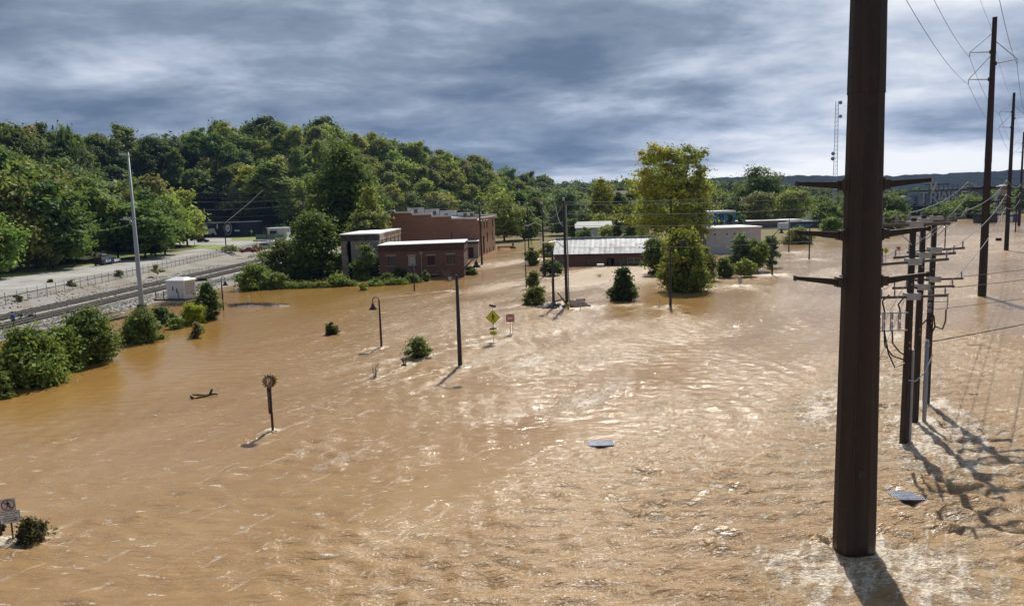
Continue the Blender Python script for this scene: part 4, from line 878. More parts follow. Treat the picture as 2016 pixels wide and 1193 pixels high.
def walls(parent, x0, x1, y0, y1, z, mat, z0=-1.5, name='wall', holes=()):
    """box walls with the front (y0) face pierced by real openings: holes = [(x, z, w, h)]"""
    m = MB(); T = 0.35
    m.box(((x0 + T / 2), (y0 + y1) / 2, (z + z0) / 2), (T, y1 - y0 - 2 * T - 0.004, z - z0)); m.box((x1 - T / 2, (y0 + y1) / 2, (z + z0) / 2), (T, y1 - y0 - 2 * T - 0.004, z - z0))
    m.box(((x0 + x1) / 2, y1 - T / 2, (z + z0) / 2), (x1 - x0, T, z - z0))
    cuts = sorted(holes); edges = [x0]
    for hx, hz, hw, hh in cuts:
        m.box(((edges[-1] + hx - hw / 2) / 2, y0 + T / 2, (z + z0) / 2), (hx - hw / 2 - edges[-1], T, z - z0))
        if hz - hh / 2 > z0: m.box((hx, y0 + T / 2, (z0 + hz - hh / 2) / 2), (hw, T, hz - hh / 2 - z0))
        m.box((hx, y0 + T / 2, (z + hz + hh / 2) / 2), (hw, T, z - hz - hh / 2)); edges.append(hx + hw / 2)
    m.box(((edges[-1] + x1) / 2, y0 + T / 2, (z + z0) / 2), (x1 - edges[-1], T, z - z0))
    return m.build(name, mat, parent)
def window(parent, x, y, z, w_, h_, cols=2, rows=2, frame=None, glass=None, depth=0.2, name='window'):
    """frame with bars set back in the opening, pane behind it; facing -y"""
    frame = frame or FRAME_D; m = MB(); f = 0.09; yy = y + depth
    for sx_ in (-1, 1): m.box((x + sx_ * (w_ / 2 - f / 2), yy, z), (f, 0.08, h_))
    for sz_ in (-1, 1): m.box((x, yy, z + sz_ * (h_ / 2 - f / 2)), (w_ - 2 * f, 0.08, f))
    for i in range(1, cols): m.box((x - w_ / 2 + w_ * i / cols, yy, z), (0.05, 0.05, h_ - 2 * f))
    for j in range(1, rows): m.box((x, yy + 0.002, z - h_ / 2 + h_ * j / rows), (w_ - 2 * f, 0.046, 0.05))
    fr = m.build(name, frame, parent); m = MB(); m.box((x, yy + 0.06, z), (w_ - 0.02, 0.02, h_ - 0.02)); m.build('pane', glass or GLASS, fr)
    return fr

# --- brick house in front
b1 = thing('brick_house', 'low dark red brick house with white flat roof and four front windows', 'house', (-16.6, 144, 0), 0)
WIN = [(-5.65, 3.3), (-1.85, 3.3), (1.75, 3.2), (5.45, 3.3)]
o = walls(b1, -7.9, 7.9, 0, 12, 5.0, BR_HOUSE, holes=[(x, z, 1.35, 1.75) for x, z in WIN])
m = MB(); m.box((0, 0.18, 5.6), (16.0, 0.5, 1.2)); m.box((-7.82, 6.2, 5.6), (0.36, 11.5, 1.2)); m.box((7.82, 6.2, 5.6), (0.36, 11.5, 1.2)); m.box((0, 11.9, 5.6), (15.2, 0.3, 1.2)); m.build('cornice', BR_BAND, b1)
m = MB(); m.box((0, 0.14, 5.06), (15.9, 0.3, 0.1)); m.build('brick_course', BR_HOUSE, b1)
m = MB(); m._add([(-8.1, -0.2, 6.22), (8.1, -0.2, 6.34), (8.1, 12.2, 6.34), (-8.1, 12.2, 6.22), (-8.1, -0.2, 6.36), (8.1, -0.2, 6.48), (8.1, 12.2, 6.48), (-8.1, 12.2, 6.36)], [(3, 2, 1, 0), (4, 5, 6, 7), (0, 1, 5, 4), (1, 2, 6, 5), (2, 3, 7, 6), (3, 0, 4, 7)]); m.build('roof', WROOF, b1)
for i, (x, z) in enumerate(WIN):
    if i == 2: fr = window(b1, x, 0, z, 1.35, 1.75, 1, 2, BOARD, BOARD); fr['label'] = 'boarded-up window'
    elif i == 1: fr = window(b1, x, 0, z, 1.35, 1.75, 3, 3, FRAME_W, M('pale_blind', (0.50, 0.47, 0.42), 0.8, 0.2, 3)); fr['label'] = 'window with pale panes'
    else: window(b1, x, 0, z, 1.35, 1.75, 2, 4)
    m = MB(); m.box((x, -0.04, z + 1.02), (1.75, 0.3, 0.24)); m.build('lintel', LINTEL, b1)
    m = MB(); m.box((x, -0.05, z - 0.95), (1.6, 0.3, 0.12)); m.build('sill', LINTEL, b1)
m = MB(); m.tube([(-0.05, -0.12, 0.1), (-0.05, -0.12, 4.4)], 0.075, 8); m.box((-0.05, -0.14, 4.65), (0.42, 0.3, 0.5), taper=1.2); m.build('downpipe', M('pale_downpipe', (0.36, 0.32, 0.28), 0.7, 0.2, 2), b1)
m = MB(); m.box((1.9, -0.35, 0.62), (2.1, 0.7, 0.12)); m.build('canopy', LINTEL, b1)
m = MB()
for z in (1.2, 1.8, 2.4): m.box((-8.06, 0.6, z), (0.25, 0.8, 0.14))
m.build('vent', M('white_vent', (0.7, 0.7, 0.68), 0.6, 0.1, 2), b1)

# --- old grey stone building
b2 = thing('stone_building', 'tall old grey stone building with dark band under its white roof', 'building', (-29.1, 150, 0), 0)
walls(b2, -3.7, 3.7, 0, 30, 7.0, STONE, holes=[(-2.25, 5.3, 0.85, 2.3), (0.65, 5.3, 0.85, 2.3), (-2.0, 0.9, 0.9, 2.2)])
for x in (-2.25, 0.65): window(b2, x, 0, 5.3, 0.85, 2.3, 1, 2, BOARD, GLASS)
m = MB(); m.box((-2.0, 0.28, 0.9), (0.88, 0.06, 2.18)); m.build('door', BOARD, b2)
m = MB(); m.box((0, 0.17, 7.6), (7.5, 0.4, 1.2)); m.box((-3.6, 15, 7.6), (0.3, 29, 1.2)); m.box((3.6, 0.6, 7.6), (0.3, 0.4, 1.2)); m.build('cornice', DKBAND, b2)
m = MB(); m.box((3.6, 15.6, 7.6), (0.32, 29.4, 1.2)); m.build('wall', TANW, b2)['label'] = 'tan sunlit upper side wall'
for k in range(5):
    m = MB(); m.box((3.79, 4 + 5.6 * k, 6.6), (0.14, 0.5, 2.6)); m.build('pilaster', TANW, b2)
m = MB(); m.box((0, 14.9, 8.3), (7.8, 30.4, 0.22)); m.build('roof', WROOF, b2)

# --- small shed between
b3 = thing('stone_shed', 'small grey stone shed with white roof squeezed beside the tall brick wall', 'shed', (-10.6, 195.4, 0), 0)
walls(b3, -2.5, 2.5, 0, 4.6, 3.5, STONE, holes=[(0.6, 1.4, 1.3, 2.6)])
m = MB(); m.box((0.6, 0.3, 1.4), (1.26, 0.06, 2.56)); m.build('door', BOARD, b3)
m = MB(); m.box((0.6, -0.3, 2.95), (1.8, 0.6, 0.14)); m.build('door_canopy', LINTEL, b3)
m = MB(); m.box((0, 0.17, 3.82), (5.04, 0.4, 0.64)); m.build('cornice', DKBAND, b3)
m = MB(); m.box((0, 2.1, 4.24), (5.2, 5.0, 0.18)); m.build('roof', WROOF, b3)

# --- big stepped brick building
b4 = thing('brick_warehouse', 'biggest red brick building with white stepped parapets', 'building', (-8.0, 201, 0), R(-7.1))
STEP = [(-27.5, -22.2, 12.25), (-22.2, -17.6, 11.75), (-17.6, -12.4, 11.15), (-12.4, -7.2, 10.5), (-7.2, -0.35, 9.75)]
WX = [(3.2, 8.1), (7.8, 8.1), (12.4, 8.1), (24.2, 8.1), (12.4, 4.8), (24.2, 4.8)]
m = MB(); T = 0.4
m.box((-13.9, T / 2, 3.9), (27.8, T, 10.8)); m.box((-27.6, 14.5, 5.2), (T, 28, 13.4)); m.box((-13.9, 28.8, 4.4), (27.8, T, 11.8))
m.build('wall', BR_BIG, b4)
for x0, x1, z in STEP:
    m = MB(); m.box(((x0 + x1) / 2, T / 2, (z + 9.3) / 2 - 0.02), (x1 - x0, T + 0.006, z - 9.3)); m.build('parapet', BR_BIG, b4)
    m = MB(); m.box(((x0 + x1) / 2, T / 2, z + 0.21), (x1 - x0 - 0.03, T + 0.35, 0.46)); m.build('parapet_cap', WROOF, b4)
    m = MB(); m.box(((x0 + x1) / 2 + 1.2, 28.8, z + 0.62), (x1 - x0 - 0.3, 0.7, 0.3)); m.box(((x0 + x1) / 2 + 1.2, 28.8, (z + 0.4 + 9.3) / 2), (x1 - x0 - 0.3, 0.4, z - 8.9)); m.build('parapet_cap', WROOF, b4)
for x, z in ((-17.7, 12.0), (-12.6, 11.4), (-9.5, 10.6), (-4.4, 10.6), (-2.6, 10.6)):
    m = MB(); m.box((x, 5, z), (0.8, 0.8, 1.4)); m.build('chimney', BR_LOW, b4)
m = MB(); m._add([(-27.4, 0.4, 11.6), (-0.4, 0.4, 9.0), (-0.4, 28.6, 9.0), (-27.4, 28.6, 11.6)], [(0, 1, 2, 3)]); m.build('roof', M('grey_roof_felt', (0.35, 0.34, 0.33), 0.8, 0.2, 0.6), b4)
# right-hand street front with openings, facing +x: built facing -y, then turned
BR_SUN = brick_mat('sunlit_street_brick', (0.44, 0.25, 0.15), (0.35, 0.19, 0.115), (0.40, 0.30, 0.22), stain=(0.24, 0.12, 0.08), pale=(0.52, 0.38, 0.27), pale_amt=0.5)  # lighter copy of the wall brick, sunlight put into its colour
TURN = (0, 0, R(90))
m = MB(); cuts = [(4.0, 8.1, 1.5, 2.4), (9.0, 8.1, 1.5, 2.4), (14.0, 8.1, 1.5, 2.4), (24.6, 8.1, 1.5, 2.4), (14.0, 4.4, 1.5, 2.6), (24.6, 4.4, 1.5, 2.6), (7.2, 2.6, 2.4, 4.6), (12.5, 0.6, 1.3, 1.4), (17.5, 0.6, 1.3, 1.4), (24.6, 0.6, 1.3, 1.4)]
ux = sorted({0.02, 29.0} | {c[0] - c[2] / 2 for c in cuts} | {c[0] + c[2] / 2 for c in cuts}); uz = sorted({-1.5, 9.7} | {c[1] - c[3] / 2 for c in cuts} | {c[1] + c[3] / 2 for c in cuts})
for xa, xb in zip(ux[:-1], ux[1:]):
    for za, zb in zip(uz[:-1], uz[1:]):
        mx, mz = (xa + xb) / 2, (za + zb) / 2
        if any(abs(mx - c[0]) < c[2] / 2 and abs(mz - c[1]) < c[3] / 2 for c in cuts): continue
        m.poly([(xa, 0, za), (xb, 0, za), (xb, 0, zb), (xa, 0, zb)])
o = m.build('street_wall', BR_SUN, b4); o.rotation_euler = TURN; o['label'] = 'sunlit street front'
for cx, cz, cw, ch in cuts: window(b4, cx, 0, cz, cw, ch, 2 if cw < 2 else 1, 2, BOARD, GLASS, 0.25).rotation_euler = TURN
m = MB(); m.box((14.5, -0.06, 9.95), (29.4, 0.5, 0.34)); m.build('street_cornice', WROOF, b4).rotation_euler = TURN
m = MB(); m.tube([(-7.2, -0.15, 3.0), (-7.2, -0.15, 6.4)], 0.12, 6); m.build('flue_pipe', M('rusty_pipe', (0.16, 0.06, 0.04), 0.8, 0.3, 2), b4)
m = MB(); m.box((-20.0, -0.05, 6.8), (1.0, 0.12, 0.35)); m.build('wall_patch', LINTEL, b4)

# --- metal-roofed brick house
pL, pR = at(1092, 524.5), at(1288, 521.5)
az = math.atan2(pR.y - pL.y, pR.x - pL.x); Lh = (pR - pL).length
b5 = thing('metal_roofed_house', 'half drowned long brown brick building under a shiny ribbed metal roof', 'house', pL, az)
HO = [(7.5, 0.55, 2.0, 1.9), (11.6, 0.55, 1.7, 1.9), (13.9, 0.55, 1.9, 1.9), (16.4, 0.55, 2.7, 1.9), (19.0, 0.55, 1.4, 1.9)]
DEP = 10.5
walls(b5, 0.0, Lh, 0, DEP, 2.55, BR_LOW, holes=HO)
m = MB(); m.box((0.8, -0.02, 0.7), (1.7, 0.06, 1.5)); m.build('blue_panel', M('blue_grey_door', (0.10, 0.13, 0.20), 0.6, 0.25, 2), b5)
for i, (hx, hz, hw, hh) in enumerate(HO):
    if i == 1: continue
    window(b5, hx, 0, hz, hw, hh, 2 if i in (2, 3) else 1, 2, FRAME_D if i != 3 else FRAME_W, GLASS, 0.22)
m = MB(); m.box((Lh / 2, DEP / 2, -0.4), (Lh - 0.8, DEP - 0.8, 0.1)); m.build('floor_slab', BR_LOW, b5)
RZ, EZ, OV = 5.55, 2.62, 0.5
m = MB(); m.prism([(0, EZ - 0.06), (DEP, EZ - 0.06), (DEP / 2, RZ - 0.1)], 0.2, 0.4, Matrix(((0, 1, 0, 0), (1, 0, 0, 0), (0, 0, 1, 0), (0, 0, 0, 1)))); m.prism([(0, EZ - 0.06), (DEP, EZ - 0.06), (DEP / 2, RZ - 0.1)], Lh - 0.4, Lh - 0.2, Matrix(((0, 1, 0, 0), (1, 0, 0, 0), (0, 0, 1, 0), (0, 0, 0, 1)))); m.build('gable', BR_LOW, b5)
m = MB(); m.box((Lh / 2, -OV + 0.02, EZ - 0.24), (Lh + 0.6, 0.06, 0.28)); m.box((Lh / 2, -OV / 2 + 0.06, EZ - 0.36), (Lh + 0.6, OV - 0.06, 0.05)); m.build('fascia', M('dark_fascia', (0.05, 0.04, 0.045), 0.7, 0.2, 2), b5)
npan = 20; pw = (Lh + 0.6) / npan; rr = random.Random(4)
slope_n = math.atan2(RZ - EZ, DEP / 2)
for k in range(npan):
    x0 = -0.3 + pw * k; bend = rr.uniform(-0.05, 0.09); z_ = rr.uniform(0, 0.03)
    for side in (0, 1):
        ye, yr_ = (-OV, DEP / 2) if side == 0 else (DEP + OV, DEP / 2); ze = EZ - OV * math.tan(slope_n)
        m = MB(); nseg = 5; vs = []
        for i in range(nseg + 1):
            f = i / nseg; y = ye + (yr_ - ye) * f; z = ze + (RZ - ze) * f + z_ + bend * math.sin(f * 3.14) * rr.uniform(0.4, 1.4)
            vs += [(x0 + 0.01, y, z + 0.10), (x0 + 0.06, y, z + 0.10), (x0 + 0.075, y, z), (x0 + pw * 0.5, y, z + 0.012 + bend * 0.6), (x0 + pw - 0.004, y, z)]
        m._add(vs, [(i * 5 + j, i * 5 + j + 1, i * 5 + j + 6, i * 5 + j + 5) for i in range(nseg) for j in range(4)]); m.build('roof_panel', METALROOF, b5)
m = MB(); m.box((Lh / 2, DEP / 2, RZ + 0.13), (Lh + 0.6, 0.4, 0.06)); m.build('ridge_cap', METALROOF, b5)
# white goods floating out of it
for i, (px, py, w_, h_, lab) in enumerate(((1182, 526, 1.35, 0.62, 'white box-like appliance floating before the metal-roofed house'), (1199, 521, 1.25, 1.0, 'upright white appliance in the second opening of the metal-roofed house'), (1168, 514.5, 0.8, 0.55, 'white carton floating inside the first dark opening'), (1242, 519, 1.9, 0.75, 'long white cabinet in the wide opening of the metal-roofed house'))):
    P0 = at(px, py, 0.0); P0.y += (0, 1.6, 1.2, 1.4)[i]
    ap = thing('white_appliance', lab, 'appliance', (P0.x, P0.y, 0), az + (0.2, 0, 0.1, 0)[i], 'white goods afloat at the metal-roofed house')
    m = MB(); m.box((0, 0, h_ / 2 - 0.15), (w_, 0.7, h_ + 0.3), rx=(0.1, 0, 0, 0)[i]); m.build('body', M('white_enamel', (0.72, 0.71, 0.69), 0.35, 0.08, 3), ap)
    m = MB()
    if i == 1: m.lathe([(0.26, 0), (0.26, 0.03)], (0, 0, 0)); o = m.build('porthole', GLASS, ap); o.rotation_euler = (R(90), 0, 0); o.location = (0, -0.35, 0.25)
    else: m.box((0, -0.36, h_ * 0.55), (w_ * 0.8, 0.03, 0.06)); m.build('handle', GALV, ap)

# --- white wall building with white roof
b6 = thing('white_building', 'large plain off-white building with white roof standing in the water', 'building', (53.6, 185.4, 0), R(4))
walls(b6, -6.7, 6.7, 0, 14, 5.9, GREYWALL)
m = MB(); m.box((0, 6.9, 6.05), (13.8, 14.5, 0.3)); m.build('roof', WROOF, b6)
for x in (-4.6, -1.6, 0.2):
    m = MB(); m.box((x, -0.03, 4.6), (0.36, 0.1, 0.36)); m.build('vent', FRAME_D, b6)
m = MB(); m.box((-0.8, -0.05, 1.4), (1.6, 0.1, 0.12)); m.build('ledge', FRAME_W, b6)
# --- white building behind the metal roof
b7 = thing('white_shed', 'white low building with grey roof behind the metal-roofed house', 'building', (27.3, 252, 0.3), R(-3))
walls(b7, -5.8, 5.8, 0, 9, 4.6, M('bluish_white_wall', (0.56, 0.58, 0.63), 0.8, 0.06, 0.5))
m = MB(); m._add([(-6.1, -0.5, 4.55), (6.1, -0.5, 4.55), (6.1, 5, 6.4), (-6.1, 5, 6.4), (6.1, 10, 4.6), (-6.1, 10, 4.6), (-6.1, -0.5, 4.7), (6.1, -0.5, 4.7), (6.1, 5, 6.55), (-6.1, 5, 6.55), (6.1, 10, 4.75), (-6.1, 10, 4.75)], [(0, 1, 2, 3), (3, 2, 4, 5), (6, 7, 8, 9), (9, 8, 10, 11), (0, 1, 7, 6), (4, 5, 11, 10), (0, 3, 9, 6), (3, 5, 11, 9), (1, 2, 8, 7), (2, 4, 10, 8)]); m.build('roof', M('pale_metal_roof', (0.26, 0.27, 0.28), 0.7, 0.15, 1), b7)
m = MB(); m.box((-3.6, -0.03, 1.6), (2.2, 0.08, 3.0)); m.build('roller_door', M('grey_roller_door', (0.40, 0.42, 0.45), 0.6, 0.1, 2), b7)
b7b = thing('long_shed', 'long pale roofed shed half hidden behind the golden-topped tree', 'shed', (45, 300, 0.4), 0)
walls(b7b, -9, 9, 0, 8, 4.6, M('mid_grey_cladding', (0.30, 0.30, 0.29), 0.8, 0.12, 0.6)); m = MB(); m.box((0, 3.6, 4.75), (18.8, 9.2, 0.3)); m.build('roof', WROOF, b7b)  # walls in one plain grey cladding colour
# --- blue painted building
b8 = thing('blue_building', 'bright blue painted building with white roof edge beyond the trees', 'building', (79.2, 292, 0.4), R(3))
BLUE = M('blue_mural_paint', (0.045, 0.21, 0.46), 0.7, 0.45, 0.45, grime=(0.10, 0.34, 0.55))
walls(b8, -5.8, 5.8, 0, 12, 7.3, BLUE)
m = MB(); m.box((0, 5.8, 7.7), (12.0, 12.4, 0.8)); m.build('roof', WROOF, b8)
for x, w_ in ((-4.0, .7), (-0.2, .9), (1.0, 0.8), (3.2, .6)):
    m = MB(); m.box((x, -0.04, 4.6), (w_, 0.1, 4.6)); m.build('dark_stripe', M('navy_mural_paint', (0.018, 0.06, 0.17), 0.7, 0.3, 0.7), b8)
m = MB(); m.box((-1.6, -0.05, 2.6), (1.6, 0.1, 5.0)); m.build('door', M('navy_mural_paint', (0.018, 0.06, 0.17)), b8)
m = MB(); m._add([(6.2, -0.5, 6.4), (9.4, -2.5, 3.9), (9.4, 3, 3.9), (6.2, 5, 6.4), (6.2, -0.5, 6.2), (9.4, -2.5, 3.7), (9.4, 3, 3.7), (6.2, 5, 6.2)], [(0, 1, 2, 3), (7, 6, 5, 4), (0, 1, 5, 4), (1, 2, 6, 5), (2, 3, 7, 6), (3, 0, 4, 7)]); m.build('awning', M('turquoise_fabric', (0.07, 0.42, 0.48), 0.7, 0.2, 1), b8)
# --- long low shed and graffiti shed
b9 = thing('long_shed', 'very long low brown shed with white roof edge left of the graffiti shed', 'shed', (98, 300, 0.4), R(2))
walls(b9, -9, 15, 0, 9, 3.5, M('brown_plank_cladding', (0.17, 0.13, 0.105), 0.9, 0.4, 1.2)); m = MB(); m.box((3, 4.2, 3.66), (24.8, 10, 0.3)); m.build('roof', WROOF, b9)
m = MB(); m.box((3, -1.2, 0.6), (24, 0.3, 0.5)); m.build('kerb_wall', WROOF, b9)
b10 = thing('graffiti_shed', 'low dark blue shed with light blue graffiti on its wall', 'shed', (112.5, 296, 0.1), R(2))
walls(b10, -5.6, 5.6, 0, 7, 3.2, M('dark_blue_shed_wall', (0.065, 0.085, 0.125), 0.7, 0.25, 0.8)); m = MB(); m.box((0, 3.2, 3.4), (12, 8, 0.36)); m.build('roof', M('pale_blue_roof_edge', (0.55, 0.60, 0.66), 0.6, 0.08, 1), b10)
GR = M('light_blue_spray_paint', (0.34, 0.60, 0.82), 0.6, 0.12, 2); m = MB()
def stroke(m, pts, r): m.tube([(x, -0.06, z) for x, z in pts], r, 5)
for pts in ([(-3.6, 2.0), (-2.6, 1.5), (-2.0, 1.5), (-2.4, 2.1), (-3.1, 2.5)], [(-2.0, 2.5), (-1.5, 1.2), (-0.9, 1.3), (-0.8, 2.1), (-1.5, 2.3)], [(-0.5, 1.1), (-0.4, 2.4), (0.2, 1.7), (0.6, 2.4), (0.7, 1.1)], [(0.9, 1.2), (1.3, 2.5), (1.7, 1.2)], [(1.9, 1.3), (2.0, 2.5), (2.6, 1.3), (2.7, 2.5)], [(2.9, 2.5), (3.3, 1.8), (3.9, 2.6)], [(-1.8, 0.9), (0.6, 0.9)]): stroke(m, pts, 0.13)
m.build('graffiti', GR, b10)
b9w = thing('white_trailer', 'white box trailer parked left of the graffiti shed', 'trailer', (101.5, 287, 0.4), R(2))
m = MB(); m.box((0, 0, 1.9), (3.8, 2.4, 2.4)); m.build('body', M('white_trailer_paint', (0.74, 0.75, 0.77), 0.45, 0.06, 2), b9w); m = MB(); m.box((0, 0, 0.6), (3.6, 2.2, 0.2)); m.build('chassis', DARKM, b9w)
for s in (-1, 1):
    m = MB(); m.lathe([(0.4, -0.12), (0.4, 0.12)], (0, 0, 0), 12); o = m.build('wheel', DARKM, b9w); o.rotation_euler = (R(90), 0, 0); o.location = (s * 1.0, -1.0, 0.42)
bo = thing('white_boat', 'small white upturned hull lying on the mud left of the trailer', 'boat', (at(1509, 452, 0.4).x, at(1509, 452, 0.4).y, 0.45), R(5))
m = MB(); m.lathe([(0.05, -2.4), (0.5, -1.7), (0.75, -0.4), (0.75, 0.8), (0.45, 1.9), (0.04, 2.4)], n=12); o = m.build('hull', M('white_trailer_paint', (0.74, 0.75, 0.77)), bo, True); o.rotation_euler = (0, R(90), 0); o.scale = (1, 1, 1)
m = MB(); m.box((0, 0, 0.74), (3.6, 0.08, 0.12)); m.build('keel', GALV, bo)

# --- concrete ruin with big white letters, far right
b11 = thing('graffiti_ruin', 'grey concrete ruin with big white block letters on the far bank', 'building', (0, 0, 0), 0)
YT = 420.0
def fx(px, Y=YT): return atY(px, 400, Y).x
def fz(px, py, Y=YT): return atY(px, py, Y).z
CONC = M('stained_concrete', (0.27, 0.28, 0.30), 0.9, 0.3, 0.22, grime=(0.12, 0.13, 0.145)); CONCD = M('dark_damp_concrete', (0.075, 0.078, 0.085), 0.9, 0.35, 0.2, grime=(0.035, 0.035, 0.04))
xl_, xr_ = fx(1808), fx(1935)
m = MB(); m.box(((xl_ + xr_) / 2, YT + 6, (fz(1870, 404) + fz(1870, 376)) / 2), (xr_ - xl_, 12, fz(1870, 376) - fz(1870, 404))); m.build('letter_wall', CONC, b11)
m = MB(); m.box(((xl_ + xr_) / 2 + 1, YT + 6, fz(1870, 374.5)), (xr_ - xl_ + 1, 13, 0.7)); m.build('roof_slab', CONCD, b11)
for i in range(7):
    m = MB(); x = fx(1835) + (fx(1890) - fx(1835)) * i / 6; m.box((x, YT + 3, fz(1870, 369)), (0.5, 0.5, fz(1870, 364) - fz(1870, 374))); m.build('column', CONC, b11)
m = MB(); m.box(((fx(1832) + fx(1872)) / 2, YT + 4, fz(1855, 363)), (fx(1872) - fx(1832), 5, 0.4)); m.build('roof_slab', CONCD, b11)
m = MB(); m.box(((fx(1765) + fx(1930)) / 2, YT + 7.5, (fz(1850, 432) + fz(1850, 405)) / 2), (fx(1930) - fx(1765), 12, fz(1850, 405) - fz(1850, 432))); m.build('retaining_wall', CONCD, b11)
m = MB(); m.box(((fx(1768) + fx(1932)) / 2, YT + 1.3, fz(1850, 404.6)), (fx(1932) - fx(1768), 0.8, 0.5)); m.build('ledge', CONC, b11)
m = MB(); m.box(((fx(1788) + fx(1806)) / 2, YT + 5, (fz(1797, 402) + fz(1797, 384)) / 2), (fx(1806) - fx(1788), 6, fz(1797, 384) - fz(1797, 402))); m.build('blue_block', M('pale_blue_block', (0.24, 0.29, 0.38), 0.8, 0.25, 0.4), b11)
LET = M('white_letter_paint', (0.48, 0.49, 0.51), 0.8, 0.12, 0.3); LETS = M('dark_letter_outline', (0.03, 0.035, 0.045), 0.8, 0.2, 0.5)
for ch, pc in (('T', 1818), ('R', 1838), ('I', 1849), ('A', 1858), ('I', 1868), ('S', 1879), ('E', 1897)):
    hgt_ = fz(1850, 378) - fz(1850, 402)
    text('letter_outline', ch, hgt_ * 1.36, LETS, b11, (fx(pc) + 0.5, YT - 0.06, (fz(1850, 391) + 0.0)), bold=0.20, ext=0.04, sx=0.95)
    text('letter', ch, hgt_ * 1.36, LET, b11, (fx(pc), YT - 0.12, fz(1850, 390)), bold=0.12, ext=0.04, sx=0.95)
tk = thing('steel_tank', 'shiny horizontal steel tank beside the graffiti ruin', 'tank', (fx(1776), YT + 3, fz(1776, 395)), 0)
m = MB(); m.lathe([(0.3, -3.8), (1.2, -3.4), (1.2, 3.4), (0.3, 3.8)], n=14); o = m.build('shell', M('bright_steel', (0.62, 0.64, 0.66), 0.35, 0.1, 1, metal=0.4), tk, True); o.rotation_euler = (0, R(90), 0); o.location = (0, 0, 1.2)
m = MB(); m.box((-2, 0, 0), (0.4, 1.6, 0.8)); m.box((2, 0, 0), (0.4, 1.6, 0.8)); m.build('saddle', CONCD, tk)
m = MB(); m.box((0, 1.2, -4.6), (7, 2.2, 8.4)); m.build('plinth', CONCD, tk)
# silo and plant machinery behind the far poles
YS = 330.0; P0 = atY(1972, 432, YS)
si = thing('storage_silo', 'grey domed silo tank behind the second brown transmission pole', 'silo', (P0.x, YS, 0), 0)
zt, zb = atY(1972, 364, YS).z, atY(1972, 392, YS).z; rs = 12 / ppm((P0.x, YS, 8)) 
m = MB(); m.lathe([(rs * 0.92, zb), (rs * 0.92, zt - 1.6), (rs * 1.15, zt - 1.5), (rs * 1.05, zt - 0.7), (rs * 0.5, zt - 0.1), (0.1, zt)], n=16); m.build('shell', M('grey_silo_paint', (0.36, 0.36, 0.34), 0.7, 0.15, 0.5), si, True)
m = MB()
for a in range(4): m.tube([(rs * 0.8 * math.cos(a * 1.571 + .78), rs * 0.8 * math.sin(a * 1.571 + .78), -1), (rs * 0.8 * math.cos(a * 1.571 + .78), rs * 0.8 * math.sin(a * 1.571 + .78), zb)], 0.18, 6)
m.build('support_frame', GALV, si); m = MB(); m.box((0, 0, zb), (rs * 2.6, rs * 2.4, 0.3)); m.build('deck', CONCD, si)
cv = thing('conveyor', 'sloping grey conveyor chute left of the silo', 'conveyor', (P0.x - 2.6, YS - 1, 0), 0)
m = MB(); m.tube([(-1.6, 0, zb - 2.0), (1.2, 0, zt - 1.4)], 0.55, 4); m.build('chute', GALV, cv); m = MB(); m.tube([(-1.6, 0, -1), (-1.6, 0, zb - 2)], 0.14, 6); m.tube([(0.6, 0, -1), (0.6, 0, zb + 1)], 0.14, 6); m.build('support_frame', GALV, cv)
for i, (px, col, lab, ww) in enumerate(((1990, (0.7, 0.7, 0.7), 'white truck half drowned under the grey silo', 3.4), (1998, (0.05, 0.09, 0.2), 'dark blue truck right of the grey silo', 3.2), (1960, (0.04, 0.045, 0.055), 'black container left of the grey silo', 9.0))):
    P1_ = atY(px, 418, 318.0); ob = thing('truck' if i < 2 else 'container', lab, 'truck' if i < 2 else 'container', (P1_.x - (4 if i == 2 else 0), 318.0, -0.3), 0.1)
    mt_ = M(['white_trailer_paint', 'blue_truck_paint', 'black_container_paint'][i], col, 0.5, 0.12, 1)
    m = MB(); m.box((0, 0, 2.0), (ww, 2.6, 4.2 if i == 2 else 3.4), taper=0.94); m.build('body', mt_, ob); m = MB(); m.box((0, -1.29, 2.9), (ww * 0.7, 0.1, 0.7)); m.build('windscreen' if i < 2 else 'vent', GLASS, ob)
    m = MB(); m.box((0, 0, 4.2 if i == 2 else 3.82), (ww * 0.9, 2.4, 0.2)); m.build('roof', WROOF if i < 2 else mt_, ob)
